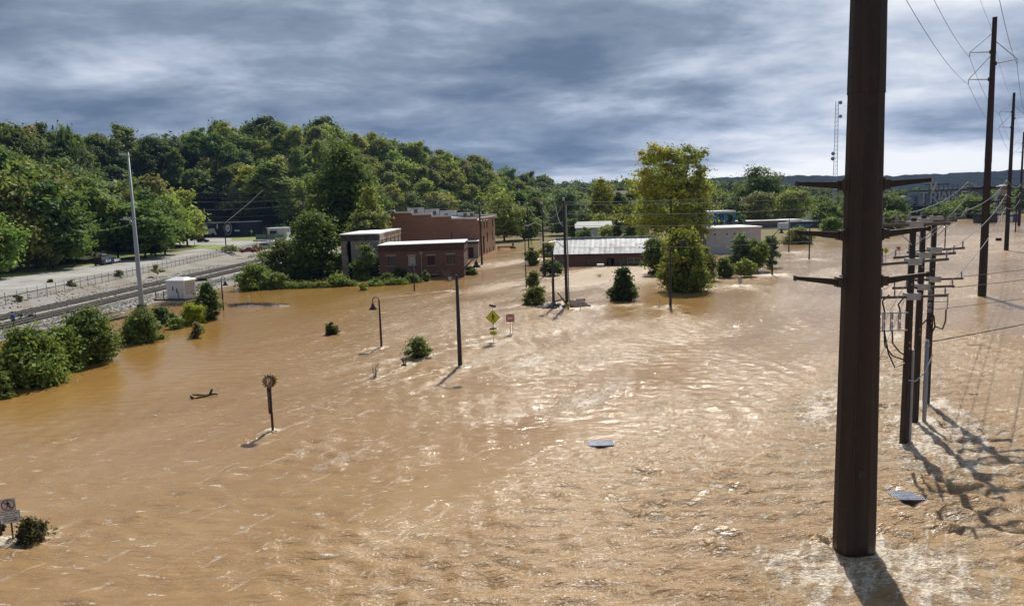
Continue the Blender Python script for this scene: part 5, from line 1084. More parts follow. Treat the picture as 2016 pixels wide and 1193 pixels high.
# houses showing between the trees
for px, py0, py1, wp, Yd, lab, wc, rc in ((1220, 376, 397, 34, 520, 'reddish-roofed pale house between yellow tree and golden-topped tree', (0.34, 0.28, 0.26), (0.20, 0.11, 0.10)), (1042, 408, 432, 30, 345, 'pale house behind the wooden poles', (0.55, 0.55, 0.52), (0.45, 0.46, 0.47)), (1412, 384, 405, 26, 400, 'dark-roofed house right of the golden-topped tree', (0.25, 0.2, 0.18), (0.13, 0.12, 0.13))):
    c_ = atY(px, py0, Yd); z0_ = gz(c_.x, Yd); W_ = wp / ppm((c_.x, Yd, 12)); zt_ = c_.z; hb = thing('house', lab, 'house', (c_.x, Yd, z0_), R(6))
    hz_ = zt_ - z0_; ez_ = hz_ * 1 - 2.4
    wm = M('house_wall_' + {1220: 'tan', 1042: 'white', 1412: 'brown'}[px], wc, 0.9, 0.15, 0.6); rm = M('house_roof_' + {1220: 'red', 1042: 'grey', 1412: 'dark'}[px], rc, 0.8, 0.25, 0.8)
    hl = [(x, ez_ - 2.0, 0.9, 1.5) for x in (-W_ * 0.3, 0, W_ * 0.3)]
    walls(hb, -W_ / 2, W_ / 2, 0, 8, ez_, wm, holes=hl, z0=-1)
    for hh_ in hl: window(hb, hh_[0], 0, hh_[1], hh_[2], hh_[3], 1, 2)
    m = MB(); m._add([(-W_ / 2 - .4, -0.6, ez_ - .2), (W_ / 2 + .4, -0.6, ez_ - .2), (W_ / 2 + .4, 4, hz_), (-W_ / 2 - .4, 4, hz_), (W_ / 2 + .4, 8.6, ez_ - .2), (-W_ / 2 - .4, 8.6, ez_ - .2)], [(0, 1, 2, 3), (3, 2, 4, 5), (0, 3, 5), (1, 4, 2), (0, 5, 4, 1)]); m.build('roof', rm, hb)

# --- black mural building by the road
P0, P1_ = at(343, 468, 2.1), at(472, 466, 2.1)
azd = math.atan2(P1_.y - P0.y, P1_.x - P0.x); Ld = (P1_ - P0).length; sD = ppm(P0)
bd = thing('mural_building', 'long black building painted with a white lion and a round emblem', 'building', (P0.x, P0.y, 2.0), azd)
BLK = M('black_mural_wall', (0.022, 0.028, 0.040), 0.75, 0.25, 0.4)
hD = 27 / sD
walls(bd, -8, Ld, 0, 16, hD, BLK, z0=-0.5, holes=[(Ld * 0.915, hD * 0.72, 2.6, 1.1), (Ld * 0.915, hD * 0.30, 2.6, 1.3)])
for zz in (0.72, 0.30): window(bd, Ld * 0.915, 0, hD * zz, 2.6, 1.1 if zz > .5 else 1.3, 3, 1, FRAME_W if zz < .5 else FRAME_D)
m = MB(); m.box((Ld / 2 - 4, 7.8, hD + 0.12), (Ld + 8.6, 16.6, 0.28)); m.build('roof', M('grey_roof_edge', (0.42, 0.44, 0.46), 0.6, 0.1, 1), bd)
WPNT = M('white_mural_paint', (0.66, 0.68, 0.69), 0.8, 0.10, 1.2); RPNT = M('faded_red_paint', (0.42, 0.085, 0.075), 0.8, 0.2, 1.2)
u = Ld / 129.0
def U(px): return (px - 343) * u
def W(py): return (467.5 - py) * u * 0.99
def flat(name, poly_px, mat, y=-0.03):
    m = MB(); pts = [(U(a), W(b)) for a, b in poly_px]; m.prism(pts, y, 0.0); return m.build(name, mat, bd)
lion = [('lion_body', [(409, 459), (411, 456), (416, 454.5), (422, 453.5), (425, 455), (426, 459), (428.5, 462), (427.5, 464), (425, 464), (423, 461), (419, 460.5), (417, 463), (413, 463.3), (414.5, 460.8), (411, 460.8), (409, 463), (404, 463.3), (404, 462.3), (407, 461)]),
        ('lion_forepaw', [(400.5, 458), (404, 458), (405, 461), (404, 463), (401, 463), (399.5, 460.5)]), ('lion_tail', [(401.5, 453), (404, 452.5), (406, 456), (409, 457), (409, 458.5), (405, 458), (402, 455.5)])]
for nm, pl in lion: flat(nm, pl, WPNT)
def disc(cx, cy, r, n=20): return [(cx + r * math.cos(2 * math.pi * i / n), cy + r * math.sin(2 * math.pi * i / n)) for i in range(n)]
flat('lion_mane', disc(407.7, 450.6, 4.3), M('grey_mural_paint', (0.40, 0.43, 0.45), 0.8, 0.15, 1)); flat('lion_face', disc(407.6, 451, 2.4), WPNT, -0.045)
flat('flag', [(394.5, 447), (401, 446), (401, 450.5), (396, 452), (394.3, 450)], RPNT)
flat('sign_panel', [(429.2, 448), (431.8, 448), (431.8, 454.5), (429.2, 454.5)], WPNT)
def ring(name, cx, cy, r0, r1, mat, y, n=26, sy=1.25):
    m = MB(); vs = []
    for i in range(n):
        a = 2 * math.pi * i / n
        for r_ in (r0, r1): vs += [(U(cx + r_ * math.cos(a)), y, W(cy + r_ * sy * math.sin(a)))]
    m._add(vs, [(2 * i, 2 * i + 1, (2 * i + 3) % (2 * n), (2 * i + 2) % (2 * n)) for i in range(n)]); return m.build(name, mat, bd)
ring('emblem_ring', 450.5, 454.5, 6.7, 8.0, M('grey_mural_paint', (0.40, 0.43, 0.45)), -0.03); ring('emblem_disc', 450.5, 454.3, 0.0, 4.6, WPNT, -0.03)
for px_, py_, w_, h_ in ((448.8, 453.6, 1.6, 1.2), (452.2, 453.6, 1.6, 1.2), (450.5, 455.8, 1.2, 1.2)):
    m = MB(); m.box((U(px_), -0.05, W(py_)), (w_ * u, 0.03, h_ * u)); m.build('emblem_mark', BLK, bd)
flat('red_band', [(455, 441.5), (472, 441.5), (472, 444), (455, 444)], M('dark_red_trim', (0.09, 0.03, 0.03), 0.8, 0.2, 1))
flat('white_band', [(463, 457), (472.5, 457), (472.5, 459.5), (463, 459.5)], WPNT)
# ================================================================== POLES, LAMPS, SIGNS
RUST = bpy.data.materials.new('weathering_steel'); RUST.use_nodes = True; t = NT(RUST.node_tree); b = t.n['Principled BSDF']
tcn = t.add('ShaderNodeTexCoord'); mp_ = t.add('ShaderNodeMapping'); mp_.inputs['Scale'].default_value = (2.2, 2.2, 0.10); t.l.new(tcn.outputs['Object'], mp_.inputs[0])
streak = t.noise(mp_.outputs[0], 1.6, 6, 0.62, 0.3); fine = t.noise(tcn.outputs['Object'], 14.0, 3, 0.6)
c = t.ramp(t.math('ADD', t.math('MULTIPLY', streak, 0.8), t.math('MULTIPLY', fine, 0.2)), [(0.30, (0.0195, 0.0155, 0.0145)), (0.5, (0.030, 0.0215, 0.0185)), (0.70, (0.055, 0.034, 0.0255))])
sz_ = t.add('ShaderNodeSeparateXYZ'); t.l.new(tcn.outputs['Object'], sz_.inputs[0]); wet = t.maprange(t.math('ADD', sz_.outputs[2], t.math('MULTIPLY', streak, 1.2)), 0.9, 1.35, 1.0, 0.0, True)
rs_ = t.noise(tcn.outputs['Object'], 2.2, 6, 0.65, 0.5); c = t.mix(t.maprange(rs_, 0.52, 0.72, 0, 0.55, True), c, (0.062, 0.034, 0.0235)); c = t.mix(wet, c, (0.034, 0.021, 0.014))
t.l.new(c, b.inputs['Base Color']); t.l.new(t.maprange(wet, 0, 1, 0.62, 0.3), b.inputs['Roughness']); b.inputs['Specular IOR Level'].default_value = 0.35
bp = t.add('ShaderNodeBump'); bp.inputs['Strength'].default_value = 0.25; bp.inputs['Distance'].default_value = 0.01; t.l.new(fine, bp.inputs['Height']); t.l.new(bp.outputs[0], b.inputs['Normal'])
RUSTD = M('dark_steel_fitting', (0.045, 0.032, 0.028), 0.6, 0.3, 4.0)
POLEWOOD = M('dark_creosoted_wood', (0.050, 0.036, 0.028), 0.85, 0.4, 2.0, stretch=(6, 6, 0.4), bump=0.4)
POLEGREY = M('weathered_pole_wood', (0.15, 0.125, 0.105), 0.9, 0.3, 2.0, stretch=(6, 6, 0.4), bump=0.4)
ARMWOOD = M('crossarm_wood', (0.12, 0.10, 0.088), 0.85, 0.3, 3.0, stretch=(0.6, 6, 6))
INSUL = M('grey_porcelain', (0.33, 0.34, 0.35), 0.35, 0.12, 6.0)
PLATE = M('grey_clamp_plate', (0.40, 0.41, 0.42), 0.55, 0.12, 4.0, metal=0.3)
CABLE = M('black_cable', (0.02, 0.02, 0.021), 0.5, 0.2, 4)
CONDUIT = M('grey_plastic_conduit', (0.30, 0.315, 0.36), 0.5, 0.12, 2.0, stretch=(1, 1, .2))
WIRE = M('overhead_wire', (0.10, 0.10, 0.105), 0.5, 0.15, 2); WIREL = M('pale_overhead_wire', (0.30, 0.30, 0.29), 0.5, 0.15, 2)
LAMPB = M('black_lamp_paint', (0.022, 0.019, 0.018), 0.5, 0.25, 3)
BROWNP = M('dark_brown_post_paint', (0.040, 0.026, 0.021), 0.5, 0.25, 2)

def insulator_mb(m, p, h=0.3, r=0.07, up=1):
    x, y, z = p
    prof = [(0.02, 0)] + [(rr_, h * f * up) for f in (0.15, 0.35, 0.55, 0.75) for rr_ in (r * 0.45, r, r * 0.5)] + [(0.025, h * up)]
    prof = [(r_, zz + 0.0008 * i * up) for i, (r_, zz) in enumerate(prof)]
    m.lathe(prof, (x, y, z), 8)

# ---- transmission line of tapered weathering-steel poles
def transmission_pole(P0, H_, r0, r1, label, az, low_arms=True, near=False, n=12):
    tp = thing('transmission_pole', label, 'transmission pole', (P0[0], P0[1], 0), az, 'brown steel transmission poles along the flooded road')
    zj = 16.4; rj = r0 + (r1 - r0) * zj / H_
    m = MB(); m.tube([(0, 0, -3), (0, 0, 0), (0, 0, zj + 0.6)], [r0 + (r0 - r1) * 3 / H_, r0, r0 + (r1 - r0) * (zj + 0.6) / H_], n); m.build('shaft', RUST, tp)
    m = MB(); m.tube([(0, 0, zj), (0, 0, H_)], [rj + 0.022, r1], n); m.tube([(0, 0, H_), (0, 0, H_ + 0.08)], [r1 * 1.06, r1 * 1.06], n); m.build('shaft', RUST, tp)
    rad = lambda z: r0 + (r1 - r0) * z / H_
    if low_arms:
        for z, rise, lx in ((13.33, 0.10, 1.62), (11.62, 0.14, 1.60), (9.98, 0.18, 1.60)):
            for s in (-1, 1):
                x0 = rad(z) * 0.97; m = MB(); m.box((s * (x0 + 0.11), 0, z), (0.24, 0.30, 0.33)); m.box((s * (x0 + 0.02), 0, z), (0.06, 0.42, 0.44)); 
                for dz in (-0.15, 0.15):
                    for dy in (-0.12, 0.12): m.cyl((s * (x0 + 0.24), dy, z + dz), (s * (x0 + 0.27), dy, z + dz), 0.03, n=6)
                m.build('arm_bracket', RUSTD, tp)
                m = MB(); a = s * (x0 + 0.24); e = s * (x0 + lx + 0.08)
                vs = []
                for xx_, zc_, hh_, ww_ in ((a, z, 0.115, 0.11), (e, z + rise, 0.06, 0.06)):
                    vs += [(xx_, -ww_, zc_ - hh_), (xx_, ww_, zc_ - hh_), (xx_, ww_, zc_ + hh_), (xx_, -ww_, zc_ + hh_)]
                m._add(vs, [(0, 1, 2, 3), (7, 6, 5, 4), (0, 1, 5, 4), (1, 2, 6, 5), (2, 3, 7, 6), (3, 0, 4, 7)]); o = m.build('arm', RUST, tp)
                m = MB(); m.box((e + s * 0.02, 0, z + rise), (0.05, 0.2, 0.18))
                if near and s > 0 and z > 13: m.tube([(e, 0, z + rise - 0.05), (e + 0.10, 0, z + rise - 0.42), (e + 0.22, 0, z + rise - 0.08)], 0.035, 6)
                m.build('end_plate', PLATE if (near and s > 0 and z > 13) else RUSTD, tp)
    if near:
        for k in range(9):
            z = 12.2 + k * 0.95; a = R(186 + (k % 2) * 8); rz_ = rad(z); m = MB(); m.cyl((math.cos(a) * rz_ * 0.96, math.sin(a) * rz_ * 0.96, z), (math.cos(a) * (rz_ + 0.07), math.sin(a) * (rz_ + 0.07), z), 0.022, n=6); m.build('step_bolt', RUSTD, tp)
        m = MB(); m.box((-0.12, -rad(3.2) - 0.006, 3.2), (0.22, 0.012, 0.3)); m.build('number_plate', M('dull_number_plate', (0.035, 0.03, 0.028), 0.6, 0.2, 4), tp)
        for a_ in range(0, 12, 4): m = MB(); m.tube([(math.cos(R(a_ * 30)) * rad(z) * 0.985, math.sin(R(a_ * 30)) * rad(z) * 0.985, z) for z in (0.0, 16.3)], 0.018, 5); m.build('weld_seam', RUSTD, tp)
    tips = {}
    if not near:
        for j, (z, rise) in enumerate(((13.33, 0.10), (11.62, 0.14), (9.98, 0.18))):
            for s in (-1, 1): m = MB(); insulator_mb(m, (s * (rad(z) + 1.62), 0, z + rise + 0.05), 0.75, 0.09); m.build('insulator', INSUL, tp); tips[(j, s)] = (s * (rad(z) + 1.62), 0, z + rise + 0.8)
    for nm, s, zt, zb in (('upper_left', -1, 31.6, 29.6), ('right', 1, 30.6, 28.2), ('lower_left', -1, 29.0, 26.4)):
        if H_ < 30: zt -= 2; zb -= 2
        L = 2.45
        m = MB(); m.tube([(s * rad(zb), 0, zb - 0.1), (s * L, 0, zb + 0.12)], [0.085, 0.05], 6); m.build('conductor_arm', GALV, tp)
        m = MB(); m.tube([(s * rad(zt), 0, zt), (s * L, 0, zb + 0.14)], [0.05, 0.05], 6); m.build('brace_rod', GALV, tp)
        m = MB(); m.box((s * (rad(zb) + 0.02), 0, zb - 0.1), (0.2, 0.4, 0.4)); m.build('arm_bracket', RUSTD, tp)
        m = MB(); insulator_mb(m, (s * L, 0, zb + 0.1), 0.55, 0.08, -1); m.build('insulator', INSUL, tp)
        tips[nm] = (s * L, 0, zb - 0.45)
    m = MB(); m.tube([(-0.1, 0, H_ - 0.5), (-0.45, 0, H_ - 0.7)], 0.03, 6); m.build('shield_wire_clamp', GALV, tp); tips['top'] = (-0.45, 0, H_ - 0.7)
    Mx = Matrix.Translation((P0[0], P0[1], 0)) @ Matrix.Rotation(az, 4, 'Z')
    return {k: Mx @ Vector(v) for k, v in tips.items()}, tp
PP = [at(1681, 1085), at(1933, 583), at(1981, 493), at(2006, 445)]
tips = []
for i, p in enumerate(PP):
    dirv = (PP[min(i + 1, 3)] - PP[max(i - 1, 0)]) if 0 < i < 3 else (PP[1] - PP[0] if i == 0 else PP[3] - PP[2])
    az = math.atan2(dirv.y, dirv.x) - R(90)
    tt, tp = transmission_pole(p, 33.4, (0.745, 0.50, 0.47, 0.50)[i], (0.44, 0.26, 0.26, 0.26)[i], ['thick brown steel transmission pole filling the right foreground', 'second brown steel transmission pole with wire arms, against the sky at right',
        'third brown transmission pole, thinner and farther along the line', 'farthest brown transmission pole at the right edge'][i], az if i else 0.0, True, i == 0)
    tips.append(tt)

def sag(a, b, s, n=14):
    a, b = Vector(a), Vector(b); return [a.lerp(b, i / n) - Vector((0, 0, s * 4 * (i / n) * (1 - i / n))) for i in range(n + 1)]
def wire(label, a, b, s=0.6, r=0.02, mat=None, group='overhead wires', n=14):
    m = MB(); q = sag(a, b, s, n); o0 = q[0]; m.tube([v - o0 for v in q], r, 4); o = m.build('overhead_wire', mat or WIRE, None); o.location = o0
    return tag(o, label, 'wire', group)
for k, nm in (('upper_left', 'upper left conductor'), ('lower_left', 'lower left conductor'), ('right', 'right-hand conductor'), ('top', 'topmost shield wire')):
    for i in range(3): wire(f'{nm} between the {["thick foreground pole and the second", "second and third", "third and last"][i]} brown pole', tips[i][k], tips[i + 1][k], (1.4, 1.2, 1.6)[i], (0.022, 0.024, 0.03)[i] * (0.7 if k == 'top' else 1), None, 'transmission wires')

# ---- three dark wooden poles with stacked crossarms
def wood_utility(px, py, label, conduit=False, riser=0):
    P0 = at(px, py); up = thing('utility_pole', label, 'utility pole', (P0.x, P0.y, 0), 0, 'dark wooden poles with stacked crossarms')
    m = MB(); m.tube([(0, 0, -1.5), (0, 0, 0), (0.05, 0, 6), (0.10, 0, 11.75)], [0.225, 0.215, 0.185, 0.15], 10); m.build('pole', POLEWOOD, up, True)
    ends = []
    for j, (z, tilt) in enumerate(((11.42, 0.0), (9.55, 0.05), (7.78, 0.01))):
        for k, dy in enumerate((-0.24, 0.24) if j == 0 else (-0.24,)):
            m = MB(); m.box((0.1, dy, z), (3.45, 0.10, 0.13), ry=-tilt * (1 if j == 1 else 0.4)); m.build('crossarm', ARMWOOD, up)
        m = MB(); m.box((0.1, -0.30, z), (0.72, 0.03, 0.34)); m.box((0.1, 0.0, z + 0.02), (0.62, 0.42, 0.30)); m.build('clamp_plate', PLATE, up)
        for x in (-1.62, 1.62, -0.95) if j != 1 else (-1.62, 1.62):
            m = MB(); zz = z + tilt * x; insulator_mb(m, (0.1 + x, -0.24, zz + 0.065), 0.34, 0.085); m.build('insulator', INSUL, up)
        ends.append([Vector((P0.x + 0.1 + s * 1.62, P0.y - 0.24, z + 0.42 + tilt * s * 1.62)) for s in (-1, 1)])
        if j == 0:
            m = MB()
            for s in (-1, 1): m = MB(); m.tube([(0.05 + s * 0.12, -0.24, z - 1.0), (0.1 + s * 1.1, -0.24, z - 0.08)], 0.025, 5); m.build('brace', GALV, up)
    for z in (8.9, 8.4, 5.4, 5.1): m = MB(); m.cyl((0.02, -0.2, z), (0.02, -0.25, z), 0.035, n=8); m.build('bolt', PLATE, up)
    if conduit: 
        m = MB(); m.tube([(0.26, -0.10, -1), (0.28, -0.08, 5.0)], 0.075, 8); m.build('riser_conduit', CONDUIT, up)
    if riser == 1:      # switchgear frame with cable terminations on the left
        m = MB()
        for z in (6.05, 6.95): m.box((-0.75, -0.1, z), (1.4, 0.07, 0.07))
        for x in (-0.55, -0.95, -1.35): m.box((x, -0.12, 6.5), (0.05, 0.05, 1.0))
        m.build('switch_frame', GALV, up)
        for x in (-0.5, -0.9, -1.3):
            for zz_ in (6.1, 6.6): m = MB(); insulator_mb(m, (x, -0.2, zz_), 0.42, 0.085); m.build('termination', INSUL, up)
        for q in ([(-1.3, -.2, 6.1), (-1.25, -.2, 5.3), (-0.85, -.2, 4.75), (-0.2, -.16, 4.5)], [(-0.9, -.2, 6.1), (-0.85, -.2, 5.4), (-0.5, -.2, 4.95), (-0.18, -.16, 4.75)], [(-1.3, -.22, 6.0), (-1.1, -.3, 4.9), (-0.75, -.3, 4.15), (-0.1, -.16, 4.35)], [(-0.5, -.2, 7.0), (-0.62, -.2, 7.4), (-0.35, -.2, 7.75)], [(-1.3, -.2, 7.0), (-1.45, -.2, 7.6), (-1.1, -.2, 7.9)]):
            m = MB(); m.tube(q, 0.04, 6); m.build('cable', CABLE, up)
        m = MB(); m.tube([(0.0, -0.24, 3.45), (0.35, -0.3, 3.4), (0.9, -0.1, 3.75), (1.5, 0.3, 4.6)], 0.03, 6); m.build('guy_cable', GALV, up)
    if riser == 2:      # stack of terminations and looped black cables on the right
        for z in (6.9, 6.5, 6.1, 5.75): m = MB(); insulator_mb(m, (-0.12, -0.3, z), 0.3, 0.15); m.build('termination', INSUL, up)
        m = MB()
        for z in (6.85, 6.4): m.box((0.6, -0.1, z), (0.9, 0.06, 0.06))
        m.box((1.03, -0.1, 6.4), (0.06, 0.06, 1.0)); m.build('switch_frame', GALV, up)
        for q in ([(0.95, -.1, 5.9), (0.95, -.1, 5.2), (0.75, -.15, 4.7), (0.2, -.3, 4.9)], [(-0.12, -.3, 5.7), (-0.3, -.3, 5.2), (-0.15, -.4, 4.6), (-0.1, -.3, 4.2)], [(0.1, -.3, 5.6), (0.15, -.4, 4.9), (-0.05, -.4, 4.5), (-0.1, -.3, 4.1)], [(-0.25, -.3, 5.4), (-0.75, -.3, 4.9), (-0.9, -.2, 4.5)]):
            m = MB(); m.tube(q, 0.045, 6); m.build('cable', CABLE, up)
    return ends
eA = wood_utility(1779, 873, 'nearest dark wooden pole with three crossarms and a cable switch frame', True, 1)
eB = wood_utility(1800, 830, 'middle dark wooden pole of three, with no cable gear')
eC = wood_utility(1823, 795, 'third dark wooden pole with a stack of black looped cables', False, 2)
P0 = at(1819, 831); cd = thing('conduit_riser', 'grey riser pipe standing in foam before the third dark wooden pole', 'pipe', (P0.x, P0.y, 0))
m = MB(); m.tube([(0, 0, -1), (0.02, 0, 2.4), (0.09, 0.2, 4.75)], 0.115, 10); m.build('pipe', CONDUIT, cd, True); m = MB()
for z in (0.9, 2.8, 4.4): m.lathe([(0.13, z - 0.05), (0.13, z + 0.05)], (0.03 + 0.01 * z, 0.03 * z, 0), 10)
m.build('coupling', PLATE, cd)
pD = at(1999, 457)
ud = thing('utility_pole', 'slim distant wooden pole between the third and last brown poles', 'utility pole', (pD.x, pD.y, 0)); m = MB(); m.tube([(0, 0, -1), (0, 0, 11.4)], [0.2, 0.14], 8); m.build('pole', POLEWOOD, ud)
for z in (10.6, 9.0, 7.4): m = MB(); m.box((0, 0, z - 0.1), (3.4, 0.12, 0.14)); m.build('crossarm', ARMWOOD, ud)
lv = ('top', 'middle', 'bottom')
for j in range(3):
    for s in (0, 1):
        sd_ = ('left', 'right')[s]
        wire(f'wire joining {sd_} ends of the {lv[j]} crossarms, nearest to middle dark pole', eA[j][s], eB[j][s], 0.12, 0.016, WIRE, 'distribution wires', 6)
        wire(f'wire joining {sd_} ends of the {lv[j]} crossarms, middle to third dark pole', eB[j][s], eC[j][s], 0.12, 0.016, WIRE, 'distribution wires', 6)
        sg_ = -1 if s == 0 else 1
        wire(f'{sd_} {lv[j]} pale wire climbing from the third dark pole to the second brown pole', eC[j][s], tips[1][(j, sg_)], 0.55, 0.028, WIREL, 'distribution wires')
        for k in (1, 2): wire(f'{sd_} {lv[j]} lower wire between the {("second and third", "third and last")[k - 1]} brown poles', tips[k][(j, sg_)], tips[k + 1][(j, sg_)], 0.9, 0.028, WIREL, 'distribution wires')
# wires from the third pole towards the right, where their next pole stands beyond the frame
pE = Vector((62.0, 62.0, 0)); ue = thing('utility_pole', 'wooden pole beyond the right edge carrying the side wires', 'utility pole', pE); m = MB(); m.tube([(0, 0, -1), (0, 0, 11.4)], [0.2, 0.14], 8); m.build('pole', POLEWOOD, ue); m = MB(); m.box((0, 0, 10.2), (2.4, 0.12, 0.14)); m.build('crossarm', ARMWOOD, ue)
for lab, a, z in (('thin side wire from the middle dark pole rising to the right edge', Vector((eC[2][1].x, eC[2][1].y, 7.9)), 9.4), ('side wire crossing before the second brown pole, upper one', Vector((eB[2][1].x, eB[2][1].y, 7.7)), 8.6), ('side wire crossing low over the water before the second brown pole', Vector((25.6, 46.6, 5.9)), 7.3), ('thickest wavy black side cable low over the water', Vector((23.3, 42.9, 4.6)), 6.5)):
    wire(lab, a, pE + Vector((0, 0, z)), 0.35, 0.028 if 'thickest' in lab else 0.017, CABLE if 'thickest' in lab else WIRE, 'side wires')
for i, (a, b_) in enumerate((((11.9, 27.6, 5.6), (20.0, 39.0, 8.4)), ((11.9, 27.6, 3.4), (20.05, 39.1, 7.6)))):
    wire(['upper slanting guy wire behind the thick brown pole', 'lower slanting guy wire behind the thick brown pole'][i], a, b_, 0.05, 0.014, WIRE, 'guy wires', 6)
tt_ = at(1860, 490); tl = thing('street_lamp', 'distant thin lamp post in the river right of the dark wooden poles', 'street lamp', (tt_.x, tt_.y, 0)); m = MB(); m.tube([(0, 0, -1), (0, 0, 5.3)], 0.13, 8); m.build('post', BROWNP, tl); m = MB(); m.tube([(0, 0, 5.2), (-0.9, 0, 5.9)], 0.06, 6); m.lathe([(0.3, 5.55), (0.12, 5.8), (0.03, 5.95)], (-0.9, 0, 0), 10); m.build('lamp', LAMPB, tl)

# ---- lamp posts
def shade_mb(m, c, s=1.0):
    x, y, z = c
    m.lathe([(0.05 * s, 0), (0.06 * s, -0.12 * s), (0.16 * s, -0.2 * s), (0.19 * s, -0.38 * s), (0.42 * s, -0.66 * s), (0.44 * s, -0.70 * s), (0.40 * s, -0.70 * s), (0.15 * s, -0.40 * s)], (x, y, z), 14, False)
def gooseneck(px, py, top, label, dx, dy=0.0, rad_=0.30, sh=0.95):
    P0 = at(px, py); h = (py - top) / ppm(P0); g = thing('street_lamp', label, 'street lamp', (P0.x, P0.y, 0), 0, 'gooseneck lamps in the flood')
    u_ = Vector((dx, dy, 0)).normalized(); m = MB(); m.tube([(0, 0, -1.5), (0, 0, 1.0), (0, 0, h - rad_)], [0.12, 0.105, 0.075], 10); m.build('post', BROWNP, g, True)
    m = MB(); m.tube([u_ * (rad_ - rad_ * math.cos(a)) + Vector((0, 0, h - rad_ + rad_ * math.sin(a))) for a in np.linspace(0, math.pi, 11)] + [u_ * 2 * rad_ + Vector((0, 0, h - rad_ - 0.22))], 0.045, 8); m.build('gooseneck', BROWNP, g, True)
    m = MB(); shade_mb(m, u_ * 2 * rad_ + Vector((0, 0, h - rad_ - 0.2)), sh); o = m.build('lamp_shade', LAMPB, g, True)
    m = MB(); m.lathe([(0.02, -0.1), (0.14, -0.04), (0.14, 0.04), (0.04, 0.1)], u_ * 2 * rad_ + Vector((0, 0, h - rad_ - 0.2 - 0.55 * sh)), 10); m.build('bulb_lens', M('dull_lamp_lens', (0.42, 0.40, 0.36), 0.4, 0.1, 3), o)
gooseneck(751, 683, 584, 'gooseneck lamp with its shade hanging left, left of the round bush', -1, -0.2)
gooseneck(140, 715, 612, 'gooseneck lamp in front of the near bank bushes', 1, -0.3)
gooseneck(440, 610, 545, 'gooseneck lamp beside the mud bar, shade hanging right', 1, -0.3)
gooseneck(816, 573, 517, 'gooseneck lamp facing us before the brick house', -0.15, -1)
def arm_lamp(px, py, top, label, ex, ey, dy=0.0, rr_=0.12, sh=1.0, wet=True):
    P0 = at(px, py); s = ppm(P0); h = (py - top) / s; g = thing('street_lamp', label, 'street lamp', (P0.x, P0.y, 0), 0, 'tall bent-arm street lamps')
    ax, az_ = (ex - px) / s, (top - ey) / s
    m = MB(); m.tube([(0, 0, -1.5), (0, 0, 0.0), (0, 0, h)], [rr_ * 1.25, rr_ * 1.2, rr_ * 0.8], 10); m.build('post', BROWNP, g, True)
    m = MB(); m.tube([(0, 0, h - 0.15), (ax * 0.9, dy * 0.9, h + az_), (ax, dy, h + az_), (ax + 0.3 * (1 if ax >= 0 else -1), dy, h + az_ - 0.02)], [0.07, 0.055, 0.05, 0.05], 8); m.build('bent_arm', BROWNP, g, True)
    m = MB(); shade_mb(m, (ax + 0.2 * (1 if ax >= 0 else -1), dy, h + az_), sh); o = m.build('lamp_shade', LAMPB, g, True)
    m = MB(); m.lathe([(0.02, -0.1), (0.14, -0.04), (0.14, 0.04), (0.04, 0.1)], (ax + 0.2 * (1 if ax >= 0 else -1), dy, h + az_ - 0.55 * sh), 10); m.build('bulb_lens', M('dull_lamp_lens', (0.42, 0.40, 0.36)), o)
arm_lamp(906, 721, 541, 'tall black street lamp in mid stream with its arm bent right', 940, 513, 0, 0.16, 0.85)
arm_lamp(1090, 605, 492, 'street lamp post at the rubble pile with its lamp at the top', 1085, 482, -0.6, 0.16, 1.2)
arm_lamp(1320, 602, 490, 'street lamp before the hanging olive tree', 1345, 474, 0, 0.14, 0.95)
arm_lamp(1520, 541, 464, 'street lamp before the thin grey-green drowned tree', 1535, 452, 0, 0.14, 1.0)
arm_lamp(1593, 510, 448, 'far street lamp under the raised brown arm, left of the thick pole', 1610, 434, 0, 0.13, 1.1)
P0 = at(1553, 497); sp_ = thing('lamp_post', 'slim brown post in the water in front of the graffiti shed', 'post', (P0.x, P0.y, 0)); m = MB(); m.tube([(0, 0, -1), (0, 0, 7.6)], [0.15, 0.1], 8); m.build('post', BROWNP, sp_); m = MB(); m.lathe([(0.13, 7.55), (0.16, 7.6), (0.02, 7.8)], n=8); m.build('finial', LAMPB, sp_)

# ---- tall grey light mast and other poles on the left bank
STEELG = M('pale_grey_mast_steel', (0.36, 0.375, 0.40), 0.5, 0.1, 1.0, metal=0.2)
P0 = at(279, 600, 0.35); s = ppm(P0); mast = thing('light_mast', 'tall pale grey light mast standing at the edge of the ballast', 'light mast', (P0.x, P0.y, 0.3), 0)
m = MB(); m.tube([(0, 0, -1), (0, 0, 0.1), (0.0, 0, 21.6)], [0.36, 0.34, 0.12], 10); m.build('shaft', STEELG, mast, True); m = MB(); m.slab([(-.5, -.5), (.5, -.5), (.5, .5), (-.5, .5)], -0.5, 0.15); m.build('base', M('dark_base_steel', (0.07, 0.07, 0.075), 0.7, 0.2, 2), mast)
for z, L in ((21.3, -1.0), (12.4, -1.2)):
    m = MB(); m.tube([(0, 0, z), (L, 0, z)], 0.06, 6); m.tube([(0, 0, z), (0.45, 0, z)], 0.06, 6); m.build('crossbar', STEELG, mast); m = MB(); m.box((L, -0.1, z + 0.12), (0.42, 0.3, 0.3)); m.box((L + 0.45, -0.1, z + 0.1), (0.2, 0.3, 0.2)); m.build('floodlight', GALV, mast)
P0 = at(271, 545, 1.8); pk = thing('light_pole', 'shorter grey pole on the roadside just behind the tall mast', 'pole', (P0.x, P0.y, 1.7)); m = MB(); m.tube([(0, 0, 0), (0, 0, 10.2)], [0.2, 0.11], 8); m.build('shaft', STEELG, pk); m = MB(); m.tube([(0, 0, 10.2), (-0.4, 0, 10.6), (-1.6, 0, 10.8)], 0.06, 6); m.box((-1.9, 0, 10.8), (0.7, 0.25, 0.14)); m.build('lamp_head', GALV, pk)
